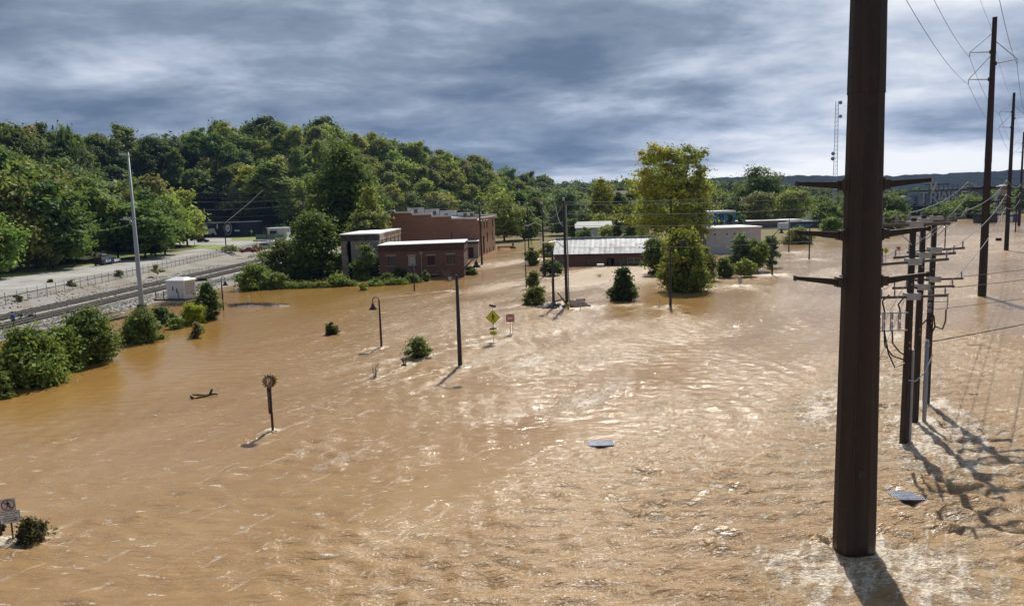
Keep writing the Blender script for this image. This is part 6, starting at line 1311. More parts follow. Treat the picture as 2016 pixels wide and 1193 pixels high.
P0 = at(97, 529, 2.0); cb = thing('street_lamp', 'wooden roadside pole with two pale curved lamp arms', 'street lamp', (P0.x, P0.y, 2.0)); m = MB(); m.tube([(0, 0, 0), (0.0, 0, 10.1)], [0.19, 0.13], 8); m.build('pole', POLEWOOD, cb)
for s_, L in ((-1, 3.4), (1, 1.8)):
    m = MB(); m.tube([(0, 0, 9.5), (s_ * L * 0.5, -0.2, 10.1), (s_ * L, -0.5, 10.35)], 0.055, 6); m.build('lamp_arm', GALV, cb); m = MB(); m.box((s_ * (L + 0.3), -0.5, 10.35), (0.8, 0.3, 0.18), taper=0.6); m.build('lamp_head', GALV, cb)
for lab, px, py, top, z, r_, grp in (('black wooden pole on the lawn before the black mural building', 445, 487, 436, 2.0, 0.19, None), ('wooden pole by the green wire fence', 525, 472, 444, 2.0, 0.2, None)):
    P0 = at(px, py, z); h = (py - top) / ppm(P0); up = thing('utility_pole', lab, 'utility pole', (P0.x, P0.y, z)); m = MB(); m.tube([(0, 0, -0.3), (0, 0, h)], [r_, r_ * 0.75], 8); m.build('pole', POLEWOOD, up); m = MB(); m.box((0, -0.15, h - 0.5), (2.2, 0.1, 0.14)); m.build('crossarm', ARMWOOD, up)
# ---- mid-distance wooden poles
MID = {}
for nm, px, py, top, r0_, lab in (('W', 949, 521, 403, 0.26, 'wooden pole at the street corner of the stepped brick building'), ('U1', 1042, 512, 404, 0.17, 'leftmost of three wooden poles left of the metal-roofed house'), ('U2', 1072, 544, 404, 0.2, 'middle of three wooden poles left of the metal-roofed house'), ('U3', 1116, 601, 397, 0.21, 'rightmost and nearest of three wooden poles, rising from the rubble')):
    P0 = at(px, py); h = (py - top) / ppm(P0); up = thing('utility_pole', lab, 'utility pole', (P0.x, P0.y, 0), 0, 'wooden poles in mid stream'); m = MB(); m.tube([(0, 0, -1), (0, 0, 0), (-0.15, 0, h)], [r0_ * 1.05, r0_, r0_ * 0.72], 8); m.build('pole', POLEWOOD, up, True)
    m = MB(); m.lathe([(0.05, h - 0.1), (0.16, h), (0.16, h + 0.3), (0.05, h + 0.4)], (-0.15, 0, 0), 8); m.build('pole_cap', PLATE, up); MID[nm] = (Vector((P0.x - 0.15, P0.y, 0)), h, up)
    if nm == 'U3':
        m = MB(); m.tube([(0.30, -0.1, -0.5), (0.15, -0.08, h - 0.6)], 0.09, 8); m.build('riser_conduit', CONDUIT, up); m = MB(); m.tube([(-0.1, 0, h * 0.55), (-1.2, -0.3, h * 0.62), (-2.3, -0.5, h * 0.61)], 0.05, 6); m.box((-2.6, -0.5, h * 0.61), (0.8, 0.3, 0.14)); m.build('lamp_arm', GALV, up)
    if nm == 'U2': m = MB(); m.tube([(-0.1, 0, h * 0.69), (-1.4, -0.3, h * 0.76), (-2.6, -0.5, h * 0.72)], 0.06, 6); m.box((-3.0, -0.5, h * 0.715), (0.9, 0.35, 0.16)); m.build('lamp_arm', GALV, up)
    if nm == 'U1': m = MB(); m.box((-0.5, 0, h - 0.6), (2.6, 0.12, 0.14)); m.build('crossarm', ARMWOOD, up)
P0 = at(1036, 567); sg = thing('sign_post', 'thin dark post with a small round white sign left of the wooden poles', 'sign', (P0.x, P0.y, 0)); h = (567 - 466) / ppm(P0); m = MB(); m.tube([(0, 0, -1), (0, 0, h)], [0.1, 0.07], 8); m.build('post', BROWNP, sg); m = MB(); m.tube([(0.12, -0.1, h * 0.5), (0.12, -0.14, h * 0.5)], 0.3, 14); m.build('round_plate', M('white_sign_back', (0.62, 0.61, 0.6), 0.5, 0.1, 3), sg)
p3_, h3, _u3 = MID['U3']; p2_, h2, _u2 = MID['U2']; p1_, h1, _u1 = MID['U1']; pw_, hw, _uw = MID['W']
farR = Vector((46.0, 104.0, 0))
ue2 = thing('utility_pole', 'wooden pole hidden behind the thick brown transmission pole', 'utility pole', (farR.x, farR.y, 0), 0); m = MB(); m.tube([(0, 0, -1), (0, 0, 14.2)], [0.2, 0.15], 8); m.build('pole', POLEWOOD, ue2); m = MB(); m.box((0, 0, 13.4), (2.4, 0.12, 0.14)); m.build('crossarm', ARMWOOD, ue2)
for lab, fz_, zr in (('topmost pale wire stretching right from the nearest mid-stream pole', 0.985, 13.9), ('second pale wire from the top, right of the nearest mid-stream pole', 0.965, 13.0), ('middle pale wire right of the nearest mid-stream pole', 0.875, 11.6), ('lowest pale wire over the golden-topped tree', 0.765, 10.0), ('thin wire crossing the metal roof to the right', 0.56, 7.2)):
    wire(lab, p3_ + Vector((0, 0, h3 * fz_)), farR + Vector((0, 0, zr)), 0.45, 0.022, WIREL, 'wires across the flood')
wire('upper slack wire looping between the nearest and leftmost mid-stream poles', p1_ + Vector((0, 0, h1 * 0.98)), p3_ + Vector((0, 0, h3 * 0.80)), 1.6, 0.03, WIREL, 'wires across the flood')
wire('slack wire looping from the middle to the nearest mid-stream pole', p2_ + Vector((0, 0, h2 * 0.96)), p3_ + Vector((0, 0, h3 * 0.985)), 1.9, 0.03, WIREL, 'wires across the flood')
wire('steep slack wire dropping behind the nearest mid-stream pole', p2_ + Vector((3.2, 12, h2 * 0.95)), p3_ + Vector((0, 0, h3 * 0.765)), 1.0, 0.03, WIREL, 'wires across the flood')
wire('guy wire slanting down right from the leftmost mid-stream pole', p1_ + Vector((0, 0, h1 * 0.72)), p1_ + Vector((5.2, 3, 0.2)), 0.1, 0.03, WIREL, 'guy wires', 6)
wire('guy wire slanting down right from the middle mid-stream pole', p2_ + Vector((0, 0, h2 * 0.8)), p2_ + Vector((4.6, 4, 1.0)), 0.1, 0.025, WIREL, 'guy wires', 6)
wire('wire from the corner pole of the brick building to the leftmost mid-stream pole', pw_ + Vector((0, 0, hw * 0.97)), p1_ + Vector((0, 0, h1 * 0.985)), 0.8, 0.026, WIRE, 'wires across the flood')
wire('pale service wire from the corner pole down to the stone shed', pw_ + Vector((0, 0, hw * 0.9)), (-10.2, 195.2, 4.4), 0.3, 0.03, WIREL, 'wires across the flood')
LP1, LP2, LP3 = Vector(atY(318, 430, 290)), Vector(atY(598, 430, 300)), Vector(atY(800, 430, 300))
for lab, p_ in (('dark wooden pole in the trees left of the black building', LP1), ('dark wooden pole behind the dense round tree', LP2), ('wooden pole behind the stepped brick building', LP3)):
    z_ = gz(p_.x, p_.y); up = thing('utility_pole', lab, 'utility pole', (p_.x, p_.y, z_)); m = MB(); m.tube([(0, 0, -1), (0, 0, 22.5 - z_)], [0.24, 0.15], 8); m.build('pole', POLEWOOD, up); m = MB(); m.box((0, -0.2, 21.5 - z_), (3.0, 0.12, 0.15)); m.build('crossarm', ARMWOOD, up)
for i, (y0_, y1_) in enumerate(((376, 372), (385, 382), (394, 390), (410, 402), (424, 418))):
    n_ = ('topmost', 'second', 'middle', 'fourth', 'lowest')[i]
    wire(f'{n_} of five wires crossing before the dark woods above the black building', atY(318, y0_, 290), atY(598, y1_, 300), 1.2, 0.04, WIREL if i in (2, 3) else WIRE, 'wires before the hillside woods')
    if i < 3: wire(f'{n_} of three faint wires behind the stepped brick building', atY(598, y1_, 300), atY(1042, 398 + i * 9, 206), 1.0, 0.03, WIRE, 'wires before the hillside woods')
wire('slanting wire rising from the lawn pole over the black building', atY(300, 452, 255), atY(445, 437, 255), 0.6, 0.035, WIREL, 'wires before the hillside woods')
wire('steep wire from the lawn pole up to the wooded hill', atY(445, 437, 255), atY(518, 374, 280), 0.3, 0.035, WIREL, 'wires before the hillside woods')
wire('wire from the two-lamp pole to the tall mast', atY(97, 438, 174), atY(262, 440, 140), 1.6, 0.03, WIREL, 'wires before the hillside woods')
wire('wire from the two-lamp pole running off to the left', atY(97, 438, 174), atY(-120, 462, 150), 0.5, 0.03, WIREL, 'wires before the hillside woods')

# ---- lattice radio tower
YR = 520.0; pt, pb_ = atY(1649, 200, YR), atY(1640, 352, YR)
rt = thing('radio_tower', 'tall pale lattice radio tower with round dishes beside the thick pole', 'radio tower', (pt.x, YR, 0), R(20)); TW = M('pale_tower_steel', (0.42, 0.46, 0.52), 0.6, 0.08, 2)
hw_ = lambda z: 1.75 - 0.55 * z / pt.z
lg = [Vector((math.cos(a), math.sin(a), 0)) for a in (0.3, 2.394, 4.489)]
for a in lg: m = MB(); m.tube([a * hw_(0), a * hw_(pt.z) + Vector((0, 0, pt.z))], 0.17, 5); m.build('mast_leg', TW, rt)
m = MB(); z = 4.0
while z < pt.z - 2:
    for i in range(3):
        a, b_ = lg[i], lg[(i + 1) % 3]; m.tube([a * hw_(z) + Vector((0, 0, z)), b_ * hw_(z) + Vector((0, 0, z))], 0.09, 4); m.tube([a * hw_(z) + Vector((0, 0, z)), b_ * hw_(z + 2.6) + Vector((0, 0, z + 2.6))], 0.06, 4)
    z += 2.6
tag(m.build('lattice_bracing', TW, rt), kind='stuff')
for dx_, py_, r_ in ((1.6, 203, 1.25), (1.8, 230, 1.15), (-3.6, 303, 1.25), (-3.8, 313, 1.3)):
    zz = atY(1640, py_, YR).z; m = MB(); m.lathe([(0.1, 0.0), (r_, -0.35), (r_, -0.6), (0.1, -0.7)], n=14); o = m.build('dish', M('grey_dish', (0.33, 0.36, 0.41), 0.6, 0.15, 1), rt, True); o.rotation_euler = (R(90), 0, R(-20)); o.location = (dx_, -1.2, zz)
    m = MB(); m.tube([(0.4 if dx_ > 0 else -0.4, -0.4, zz), (dx_, -1.0, zz)], 0.09, 5); m.build('dish_bracket', TW, rt)
m = MB(); m.tube([(-2.6, -0.6, pt.z * 0.45), (-2.3, -0.6, pt.z * 1.0)], 0.06, 5); m.build('cable_run', TW, rt)

# ================================================================== SIGNS
YEL = M('fluorescent_yellow_sign', (0.62, 0.60, 0.02), 0.5, 0.05, 3); SBLACK = M('sign_black', (0.02, 0.02, 0.02), 0.6, 0.1, 3); SWHITE = M('sign_white', (0.74, 0.74, 0.74), 0.5, 0.06, 3); SRED = M('sign_red', (0.50, 0.035, 0.04), 0.5, 0.1, 3)
def walker(parent, s, y, mat, flip=1, dx=0.0, dz=0.0):
    """walking figure of the pedestrian symbol, flat print proud of the plate"""
    m = MB(); F_ = lambda pts: [(dx + flip * a * s, dz + b_ * s) for a, b_ in pts]
    m.prism([(dx + 0.07 * s * math.cos(a) - 0.02 * s * flip, dz + 0.40 * s + 0.07 * s * math.sin(a)) for a in np.linspace(0, 5.9, 12)], y, y + 0.008)
    m.build('symbol_head', mat, parent); m = MB()
    for pl in ([(-0.10, 0.30), (0.06, 0.31), (0.10, 0.20), (0.08, -0.02), (-0.07, -0.02), (-0.08, 0.15)], [(-0.09, 0.29), (-0.17, 0.10), (-0.24, 0.12), (-0.23, 0.16), (-0.19, 0.17)], [(0.08, 0.28), (0.18, 0.12), (0.24, 0.03), (0.20, 0.01), (0.13, 0.09), (0.07, 0.16)], [(-0.07, 0.0), (0.02, 0.0), (-0.06, -0.22), (-0.15, -0.42), (-0.22, -0.40), (-0.13, -0.2)], [(0.0, 0.0), (0.08, 0.0), (0.13, -0.20), (0.22, -0.38), (0.16, -0.42), (0.06, -0.22)]):
        m.prism(F_(pl), y, y + 0.008)
    m.build('walking_figure', mat, parent)
# pedestrian crossing assembly
P0 = at(972, 674); cs = thing('crossing_sign', 'yellow diamond pedestrian crossing sign with a small solar panel on top', 'sign', (P0.x, P0.y, 0), R(2))
m = MB(); m.tube([(0.02, 0, -1.5), (0, 0, 3.45)], 0.04, 8); m.build('post', GALV, cs)
m = MB(); m.box((0, 0.0, 3.52), (0.62, 0.40, 0.05), rx=R(-28), ry=R(14)); m.build('solar_panel', SBLACK, cs)
D_ = 0.70; m = MB(); m.prism([(0, 2.42 - D_), (D_, 2.42), (0, 2.42 + D_), (-D_, 2.42)], -0.06, -0.045); m.build('diamond_border', SBLACK, cs); D_ = 0.66; m = MB(); m.prism([(0, 2.42 - D_), (D_, 2.42), (0, 2.42 + D_), (-D_, 2.42)], -0.068, -0.06); pl_ = m.build('diamond_plate', YEL, cs)
walker(pl_, 0.92, -0.078, SBLACK, 1, 0, 2.40)
m = MB(); m.box((0, -0.07, 1.34), (0.66, 0.1, 0.14)); m.build('flasher_bar', SBLACK, cs)
m = MB(); m.box((0, -0.06, 0.90), (0.62, 0.012, 0.36)); ar = m.build('arrow_plate', YEL, cs); m = MB(); m.prism([(-0.18, 1.02), (-0.05, 1.03), (-0.09, 0.98), (0.12, 0.86), (0.16, 0.77), (0.06, 0.74), (0.03, 0.83), (-0.13, 0.93), (-0.17, 0.89)], -0.078, -0.066); m.build('arrow', SBLACK, ar)
# do-not-enter
P0 = at(1006, 657); dn = thing('no_entry_sign', 'round red do not enter sign on two thin posts in the current', 'sign', (P0.x, P0.y, 0), R(3))
for x in (-0.06, 0.22): m = MB(); m.tube([(x, 0.02 if x < 0 else 0.12, -1.2), (x, 0.02 if x < 0 else 0.12, 1.5)], 0.035, 8); m.build('post', GALV, dn)
m = MB(); m.box((-0.04, -0.015, 1.62), (0.86, 0.015, 0.86)); m.build('square_backing', M('pale_pink_sign_backing', (0.66, 0.60, 0.58), 0.6, 0.08, 3), dn)
m = MB(); m.prism([(-0.04 + 0.41 * math.cos(a), 1.62 + 0.41 * math.sin(a)) for a in np.linspace(0, 2 * math.pi, 28, endpoint=False)], -0.032, -0.024); rd = m.build('red_disc', SRED, dn)
m = MB(); m.box((-0.04, -0.038, 1.62), (0.62, 0.01, 0.15)); m.build('white_bar', SWHITE, rd)
text('lettering', 'DO NOT', 0.15, SWHITE, rd, (-0.04, -0.036, 1.82), ext=0.003, bold=0.004); text('lettering', 'ENTER', 0.15, SWHITE, rd, (-0.04, -0.036, 1.42), ext=0.003, bold=0.004)
# gear-shaped parking sign
P0 = at(536, 848); ps = thing('parking_sign', 'black gear-shaped parking sign with a cream letter P', 'sign', (P0.x, P0.y, 0), R(-12))
s_ = ppm(P0); ztop = (848 - 749) / s_
def gear(r0_, r1_, nt, cz):
    pts = []
    for i in range(nt):
        a = 2 * math.pi * i / nt + 0.2
        for da, r_ in ((-0.13, r0_), (-0.10, r1_), (0.10, r1_), (0.13, r0_)): pts.append((r_ * math.cos(a + da), cz + r_ * math.sin(a + da)))
    return pts
m = MB(); m.tube([(0.04, 0, -1.2), (0.04, 0, 1.2)], 0.075, 8); m.build('post', BROWNP, ps)
m = MB(); m.box((-0.02, 0, 1.86), (0.21, 0.10, 1.58), taper=1.12); m.build('name_panel', SBLACK, ps); text('lettering', 'PUBLIC PARKING', 0.13, M('faded_grey_lettering', (0.34, 0.33, 0.31), 0.7, 0.1, 4), ps, (-0.04, -0.075, 1.9), (R(90), R(90), 0), ext=0.003)
m = MB(); m.prism(gear(0.33, 0.42, 13, ztop), -0.05, 0.0); m.build('gear_plate', BROWNP, ps); m = MB(); m.prism([(a + 0.12, b_ + 0.06) for a, b_ in gear(0.31, 0.40, 13, ztop)], 0.10, 0.14); m.build('gear_plate', M('golden_gear_paint', (0.60, 0.36, 0.04), 0.5, 0.12, 3), ps)['label'] = 'golden rear gear'
m = MB(); m.prism([(0.275 * math.cos(a), ztop + 0.275 * math.sin(a)) for a in np.linspace(0, 6.283, 26, endpoint=False)], -0.062, -0.05); m.build('disc_rim', M('grey_disc_rim', (0.36, 0.33, 0.31), 0.5, 0.1, 3), ps); m = MB(); m.prism([(0.245 * math.cos(a), ztop + 0.245 * math.sin(a)) for a in np.linspace(0, 6.283, 26, endpoint=False)], -0.07, -0.062); dsc = m.build('brown_disc', M('brown_sign_paint', (0.22, 0.10, 0.06), 0.5, 0.12, 3), ps)
text('letter', 'P', 0.44, M('cream_lettering', (0.74, 0.62, 0.46), 0.5, 0.05, 3), dsc, (0.01, -0.078, ztop), ext=0.004, bold=0.014)
# no walking sign at the lower left
P0 = at(24, 1062); nw = thing('no_walking_sign', 'white no pedestrians sign above a crossing notice plate, lower left', 'sign', (P0.x, P0.y, 0), R(20))
m = MB(); m.box((0.04, 0.0, 0.2), (0.06, 0.05, 2.6)); m.build('post', M('rusty_sign_post', (0.11, 0.065, 0.05), 0.8, 0.3, 4), nw)
zc1, zc2 = 1.50, 0.98
m = MB(); m.box((0, -0.035, zc1), (0.56, 0.01, 0.54)); pl_ = m.build('symbol_plate', M('pinkish_white_plate', (0.60, 0.52, 0.50), 0.5, 0.08, 4), nw); m = MB(); n_ = 30; vs = []
for i in range(n_):
    a = 2 * math.pi * i / n_
    for r_ in (0.205, 0.24): vs.append((r_ * math.cos(a), -0.043, zc1 + r_ * math.sin(a)))
m._add(vs, [(2 * i, 2 * i + 1, (2 * i + 3) % (2 * n_), (2 * i + 2) % (2 * n_)) for i in range(n_)]); m.box((0, -0.046, zc1), (0.44, 0.004, 0.035), ry=R(42)); m.build('prohibition_ring', M('dark_maroon_print', (0.09, 0.035, 0.035), 0.6, 0.1, 3), pl_)
walker(pl_, 0.40, -0.052, SBLACK, 1, 0.0, zc1)
m = MB(); m.box((0.02, -0.033, zc2), (0.72, 0.008, 0.50)); m.build('notice_border', SBLACK, nw); m = MB(); m.box((0.02, -0.042, zc2), (0.68, 0.008, 0.46)); pl_ = m.build('notice_plate', SWHITE, nw)
for k, tx in enumerate(('CROSS TRACKS', 'ONLY AT', 'DESIGNATED', 'CROSSINGS')): text('lettering', tx, 0.092, SBLACK, pl_, (0.02, -0.049, zc2 + 0.15 - 0.1 * k), ext=0.002, bold=0.001)
# small signs
def small_sign(name, label, px, py, top, w_, h_, mat, mat2=None, dia=False, two=False, z=0.0, extra=None):
    P0 = at(px, py, z); s = ppm(P0); hh = (py - top) / s; g = thing(name, label, 'sign', (P0.x, P0.y, z)); m = MB()
    for x in ((-w_ * 0.3, w_ * 0.3) if two else (0,)): m.tube([(x, 0, -0.8), (x, 0, hh)], 0.035, 6)
    m.build('post', GALV, g); m = MB()
    if dia: m.prism([(0, hh - 2 * h_), (h_, hh - h_), (0, hh), (-h_, hh - h_)], -0.07, -0.045)
    else: m.box((0, -0.06, hh - h_ / 2), (w_, 0.025, h_))
    m.build('plate', mat, g)
    if extra: extra(g, hh)
    return g
small_sign('road_sign', 'small pale grey sign standing in a swirl right of the drowned trees', 1457, 563, 547, 0.62, 0.85, M('pale_grey_sign_back', (0.42, 0.40, 0.39), 0.6, 0.1, 3))
small_sign('marker_post', 'thin bare post left of the street lamp before the olive tree', 1298, 606, 590, 0.12, 0.3, GALV)
small_sign('round_sign', 'small round-topped sign in the twiggy shrub before the brick house', 887, 574, 545, 0.5, 0.5, M('pale_grey_sign_back', (0.42, 0.40, 0.39)))
small_sign('street_name_sign', 'small street name sign beside the rubble pile', 1143, 612, 588, 1.15, 0.28, M('pale_grey_sign_back', (0.42, 0.40, 0.39)), extra=lambda g, hh: (lambda m: (m.box((0.5, -0.09, hh - 0.14), (0.14, 0.03, 0.24)), m.build('sign_end', SBLACK, g)))(MB()))
def ped_print(g, hh): walker(g, 0.8, -0.085, SBLACK, 1, 0, hh - 0.62)
small_sign('crossing_sign', 'small yellow crossing sign at the lot corner left of the green fence', 496, 471, 453, 0.8, 0.62, YEL, dia=True, z=2.0, extra=ped_print)
small_sign('warning_sign', 'yellow triangular sign by the brown-leaved tree at the black building', 363, 478, 441, 0.8, 0.75, YEL, dia=True, z=2.0)
small_sign('warning_sign', 'tiny yellow sign beyond the bush at the far water edge', 1047, 503, 474, 0.5, 1.1, YEL)
small_sign('crossing_sign', 'yellow pedestrian sign just right of the thick brown pole', 1743, 521, 487, 0.9, 0.62, YEL, dia=True, extra=ped_print)
small_sign('warning_sign', 'white and red triangular sign left of the dark wooden poles', 1768, 506, 486, 1.0, 0.9, SWHITE, two=True, extra=lambda g, hh: (lambda m: (m.prism([(-0.5, hh), (0.5, hh), (0.1, hh - 0.8)], -0.09, -0.075), m.build('red_triangle', SRED, g)))(MB()))
small_sign('notice_board', 'black board with two white lines against the thick brown pole', 1730, 523, 489, 1.4, 2.5, SBLACK, extra=lambda g, hh: (lambda m: (m.box((0, -0.085, hh - 0.7), (1.3, 0.02, 0.12)), m.box((0, -0.085, hh - 1.5), (1.3, 0.02, 0.12)), m.build('white_line', SWHITE, g)))(MB()))
P0 = at(1119, 609); bl = thing('bollard', 'yellow bollard at the foot of the nearest mid-stream pole', 'bollard', (P0.x, P0.y, 0)); m = MB(); m.lathe([(0.15, -0.5), (0.15, 0.72), (0.11, 0.82), (0.02, 0.86)], n=10); m.build('tube', M('yellow_bollard_paint', (0.62, 0.46, 0.05), 0.6, 0.15, 3), bl, True); m = MB(); m.lathe([(0.155, 0.5), (0.155, 0.6)], n=10); m.build('band', SBLACK, bl)
P0 = at(490, 596); wp = thing('marker_post', 'short white marker post on the mud bar', 'post', (P0.x, P0.y, 0)); m = MB(); m.lathe([(0.13, -0.4), (0.12, 0.85), (0.10, 0.95), (0.02, 1.0)], n=10); m.build('tube', SWHITE, wp, True); m = MB(); m.lathe([(0.125, 0.7), (0.125, 0.78)], n=10); m.build('band', GALV, wp)
P0 = at(313, 655); wp = thing('marker_post', 'pale leaning stake beside the feathery bush', 'post', (P0.x, P0.y, 0)); m = MB(); m.box((0, 0, 0.5), (0.34, 0.2, 1.6), ry=0.06); m.build('stake', M('weathered_grey_wood', (0.42, 0.41, 0.39), 0.9, 0.2, 3), wp)

# ---- chain link fence along the road
fn = thing('chain_link_fence', 'long grey chain link fence between road and rails', 'fence', (0, 0, 0)); POSTG = M('grey_fence_post', (0.20, 0.20, 0.20), 0.6, 0.15, 3, metal=0.3)
ysf = list(np.arange(78, 282, 2.85)); pts = [(-70 - 0.1 * np.clip(y - 108, 0, 170) - 0.2, y) for y in ysf]; zf = ground_z(pts); zf = np.maximum(zf, 1.2)
pm_ = MB(); pm_.tube([(0, 0, -0.2), (0, 0, 1.85)], 0.04, 6); first = None
for (x, y), z in zip(pts, zf):
    if first is None: first = pm_.build('fence_post', POSTG, fn); first.location = (x, y, z)
    else: o = first.copy(); COL.objects.link(o); o.location = (x, y, z)
m = MB()
for i in range(len(pts) - 1): m.cyl((*pts[i], zf[i] + 1.8), (*pts[i + 1], zf[i + 1] + 1.8), 0.028, n=5)
m.build('top_rail', POSTG, fn)
m = MB()
for i in range(len(pts) - 1):
    a, b_ = Vector((*pts[i], zf[i])), Vector((*pts[i + 1], zf[i + 1]))
    for k in range(14):
        f0, f1 = k / 14, (k + 5) / 14
        for (u0, w0), (u1, w1) in (((f0, 0.05), (min(f1, 1), 0.05 + 1.7 * min(1, (1 - f0) * 14 / 5))), ((f0, 1.75), (min(f1, 1), 1.75 - 1.7 * min(1, (1 - f0) * 14 / 5)))):
            m.tube([a.lerp(b_, u0) + Vector((0, 0, w0)), a.lerp(b_, u1) + Vector((0, 0, w1))], 0.0028, 3, False)
tag(m.build('wire_mesh', POSTG, fn), kind='stuff')
gf = thing('wire_fence', 'green mesh fence beside the wooden pole above the parked trailers', 'fence', (0, 0, 0)); GFM = M('green_fence_fabric', (0.16, 0.24, 0.19), 0.8, 0.15, 1.2)
pa, pb = at(505, 472, 2), at(560, 471, 2)
for i in range(8): p_ = pa.lerp(pb, i / 7); m = MB(); m.tube([(p_.x, p_.y, 2), (p_.x, p_.y, 4.3)], 0.07, 6); m.build('fence_post', GALV, gf)
m = MB(); n_ = Vector((0, -0.08, 0))
for i in range(7):
    a, b_ = pa.lerp(pb, i / 7), pa.lerp(pb, (i + 1) / 7)
    for k in range(11): q = a.lerp(b_, k / 10.5); m.box((q.x, q.y - 0.08, 3.05), (0.5, 0.03, 2.0))
m.build('fabric_panel', GFM, gf)
HAZE = 0.00005
# ================================================================== VEHICLES, PERSON, DEBRIS
TYRE = M('black_tyre_rubber', (0.018, 0.018, 0.018), 0.85, 0.2, 4); RIM = M('alloy_rim', (0.45, 0.46, 0.48), 0.4, 0.1, 4, metal=0.5)
HEADL = M('headlight_glass', (0.62, 0.62, 0.60), 0.2, 0.06, 4); TAILL = M('taillight_red', (0.35, 0.02, 0.02), 0.3, 0.1, 4)
def car(label, P0, rz, L, W_, body_prof, cab_prof, paint, cat='car', wheel_r=0.34, wx_=None, trim=None, name='parked_car', group=None):
    """side profiles (x, z); body full width, glasshouse tapering inwards"""
    c_ = thing(name, label, cat, P0, rz, group); hw2 = W_ / 2
    def loft(prof, widths, mat, nm, par):
        m = MB(); n = len(prof); vs = [(x, -wd, z) for (x, z), wd in zip(prof, widths)] + [(x, wd, z) for (x, z), wd in zip(prof, widths)]
        m._add(vs, [tuple(range(n)), tuple(range(n, 2 * n))[::-1]] + [(i, i + n, (i + 1) % n + n, (i + 1) % n) for i in range(n)]); o = m.build(nm, mat, par)
        bv = o.modifiers.new('edge', 'BEVEL'); bv.width = 0.06; bv.segments = 2; bv.limit_method = 'ANGLE'; return o
    zm = max(z for x, z in body_prof)
    bd_ = loft(body_prof, [hw2 * (1.0 if z < zm * 0.9 else 0.95) for x, z in body_prof], paint, 'body', c_)
    zt = max(z for x, z in cab_prof); zb_ = min(z for x, z in cab_prof)
    loft(cab_prof, [hw2 * (0.94 - 0.16 * (z - zb_) / (zt - zb_)) for x, z in cab_prof], GLASS, 'window_glass', c_)
    m = MB(); top = [x for x, z in cab_prof if z > zt - 0.02]; m.box(((min(top) + max(top)) / 2, 0, zt + 0.012), (max(top) - min(top) + 0.12, W_ * 0.80, 0.06)); m.build('roof', paint, c_)
    for x in [min(top) + (max(top) - min(top)) * f for f in (0.02, 0.5, 0.98)]:
        m = MB()
        for s in (-1, 1): m.box((x, s * hw2 * 0.865, (zt + zb_) / 2), (0.09, 0.05, zt - zb_), rx=s * 0.17)
        m.build('pillar', paint, c_)
    for sx_ in (wx_ or (-L * 0.30, L * 0.31)):
        for s in (-1, 1):
            m = MB(); m.lathe([(wheel_r * 0.62, -0.11), (wheel_r * 0.95, -0.11), (wheel_r, -0.07), (wheel_r, 0.07), (wheel_r * 0.95, 0.11), (wheel_r * 0.62, 0.11)], n=16); o = m.build('wheel', TYRE, c_, True); o.rotation_euler = (R(90), 0, 0); o.location = (sx_, s * (hw2 - 0.08), wheel_r)
            m = MB(); m.lathe([(0.03, 0.09), (wheel_r * 0.6, 0.10), (wheel_r * 0.64, -0.09), (0.03, -0.10)], n=12); m.build('rim', RIM, o)
    fx_, bx_ = max(x for x, z in body_prof), min(x for x, z in body_prof)
    for s in (-1, 1):
        m = MB(); m.box((fx_ - 0.05, s * hw2 * 0.72, zm * 0.72), (0.14, 0.34, 0.16)); m.build('headlight', HEADL, c_)
        m = MB(); m.box((bx_ + 0.05, s * hw2 * 0.78, zm * 0.78), (0.14, 0.28, 0.2)); m.build('taillight', TAILL, c_)
        m = MB(); m.box((L * 0.14, s * (hw2 + 0.06), zm * 1.04), (0.14, 0.18, 0.12)); m.build('side_mirror', paint, c_)
    m = MB(); m.box((0, 0, 0.28), (L * 0.92, W_ * 0.9, 0.12)); m.build('underbody', TYRE, c_)
    return c_
def sedan(L): return ([(-L / 2, 0.35), (-L / 2 + 0.02, 0.75), (-L / 2 + 0.15, 0.95), (-L * 0.28, 0.98), (L * 0.18, 0.95), (L * 0.42, 0.82), (L / 2 - 0.03, 0.68), (L / 2, 0.35)], [(-L * 0.33, 0.97), (-L * 0.20, 1.40), (L * 0.02, 1.42), (L * 0.20, 0.94)])
def suv(L): return ([(-L / 2, 0.42), (-L / 2 + 0.02, 1.0), (-L / 2 + 0.08, 1.08), (L * 0.2, 1.08), (L * 0.42, 0.98), (L / 2 - 0.03, 0.8), (L / 2, 0.42)], [(-L / 2 + 0.10, 1.07), (-L * 0.43, 1.66), (L * 0.06, 1.70), (L * 0.22, 1.06)])
BLKP = M('black_car_paint', (0.012, 0.014, 0.020), 0.25, 0.2, 1.0, spec=0.6)
P0 = at(214, 522.5, 2.05); L = 5.9
azr = R(92 - 0) ; azr = R(-52)
azr = math.atan2(at(232, 517.5, 2.05).y - at(190, 524, 2.05).y, at(232, 517.5, 2.05).x - at(190, 524, 2.05).x)
vp = [(-L / 2, 0.42), (-L / 2, 1.25), (-L / 2 + 0.06, 1.32), (L * 0.30, 1.32), (L * 0.38, 1.18), (L / 2 - 0.05, 1.05), (L / 2, 0.42)]; vc = [(-L / 2 + 0.05, 1.31), (-L / 2 + 0.16, 2.08), (L * 0.19, 2.10), (L * 0.34, 1.25)]
cvan = at(205, 521.5, 2.05); vn = car('long black van with open tailgate, roof box and a pale blue side panel', (cvan.x, cvan.y, 2.05), azr, L, 2.05, vp, vc, BLKP, 'van', 0.40, (-L * 0.33, L * 0.31), name='parked_van')
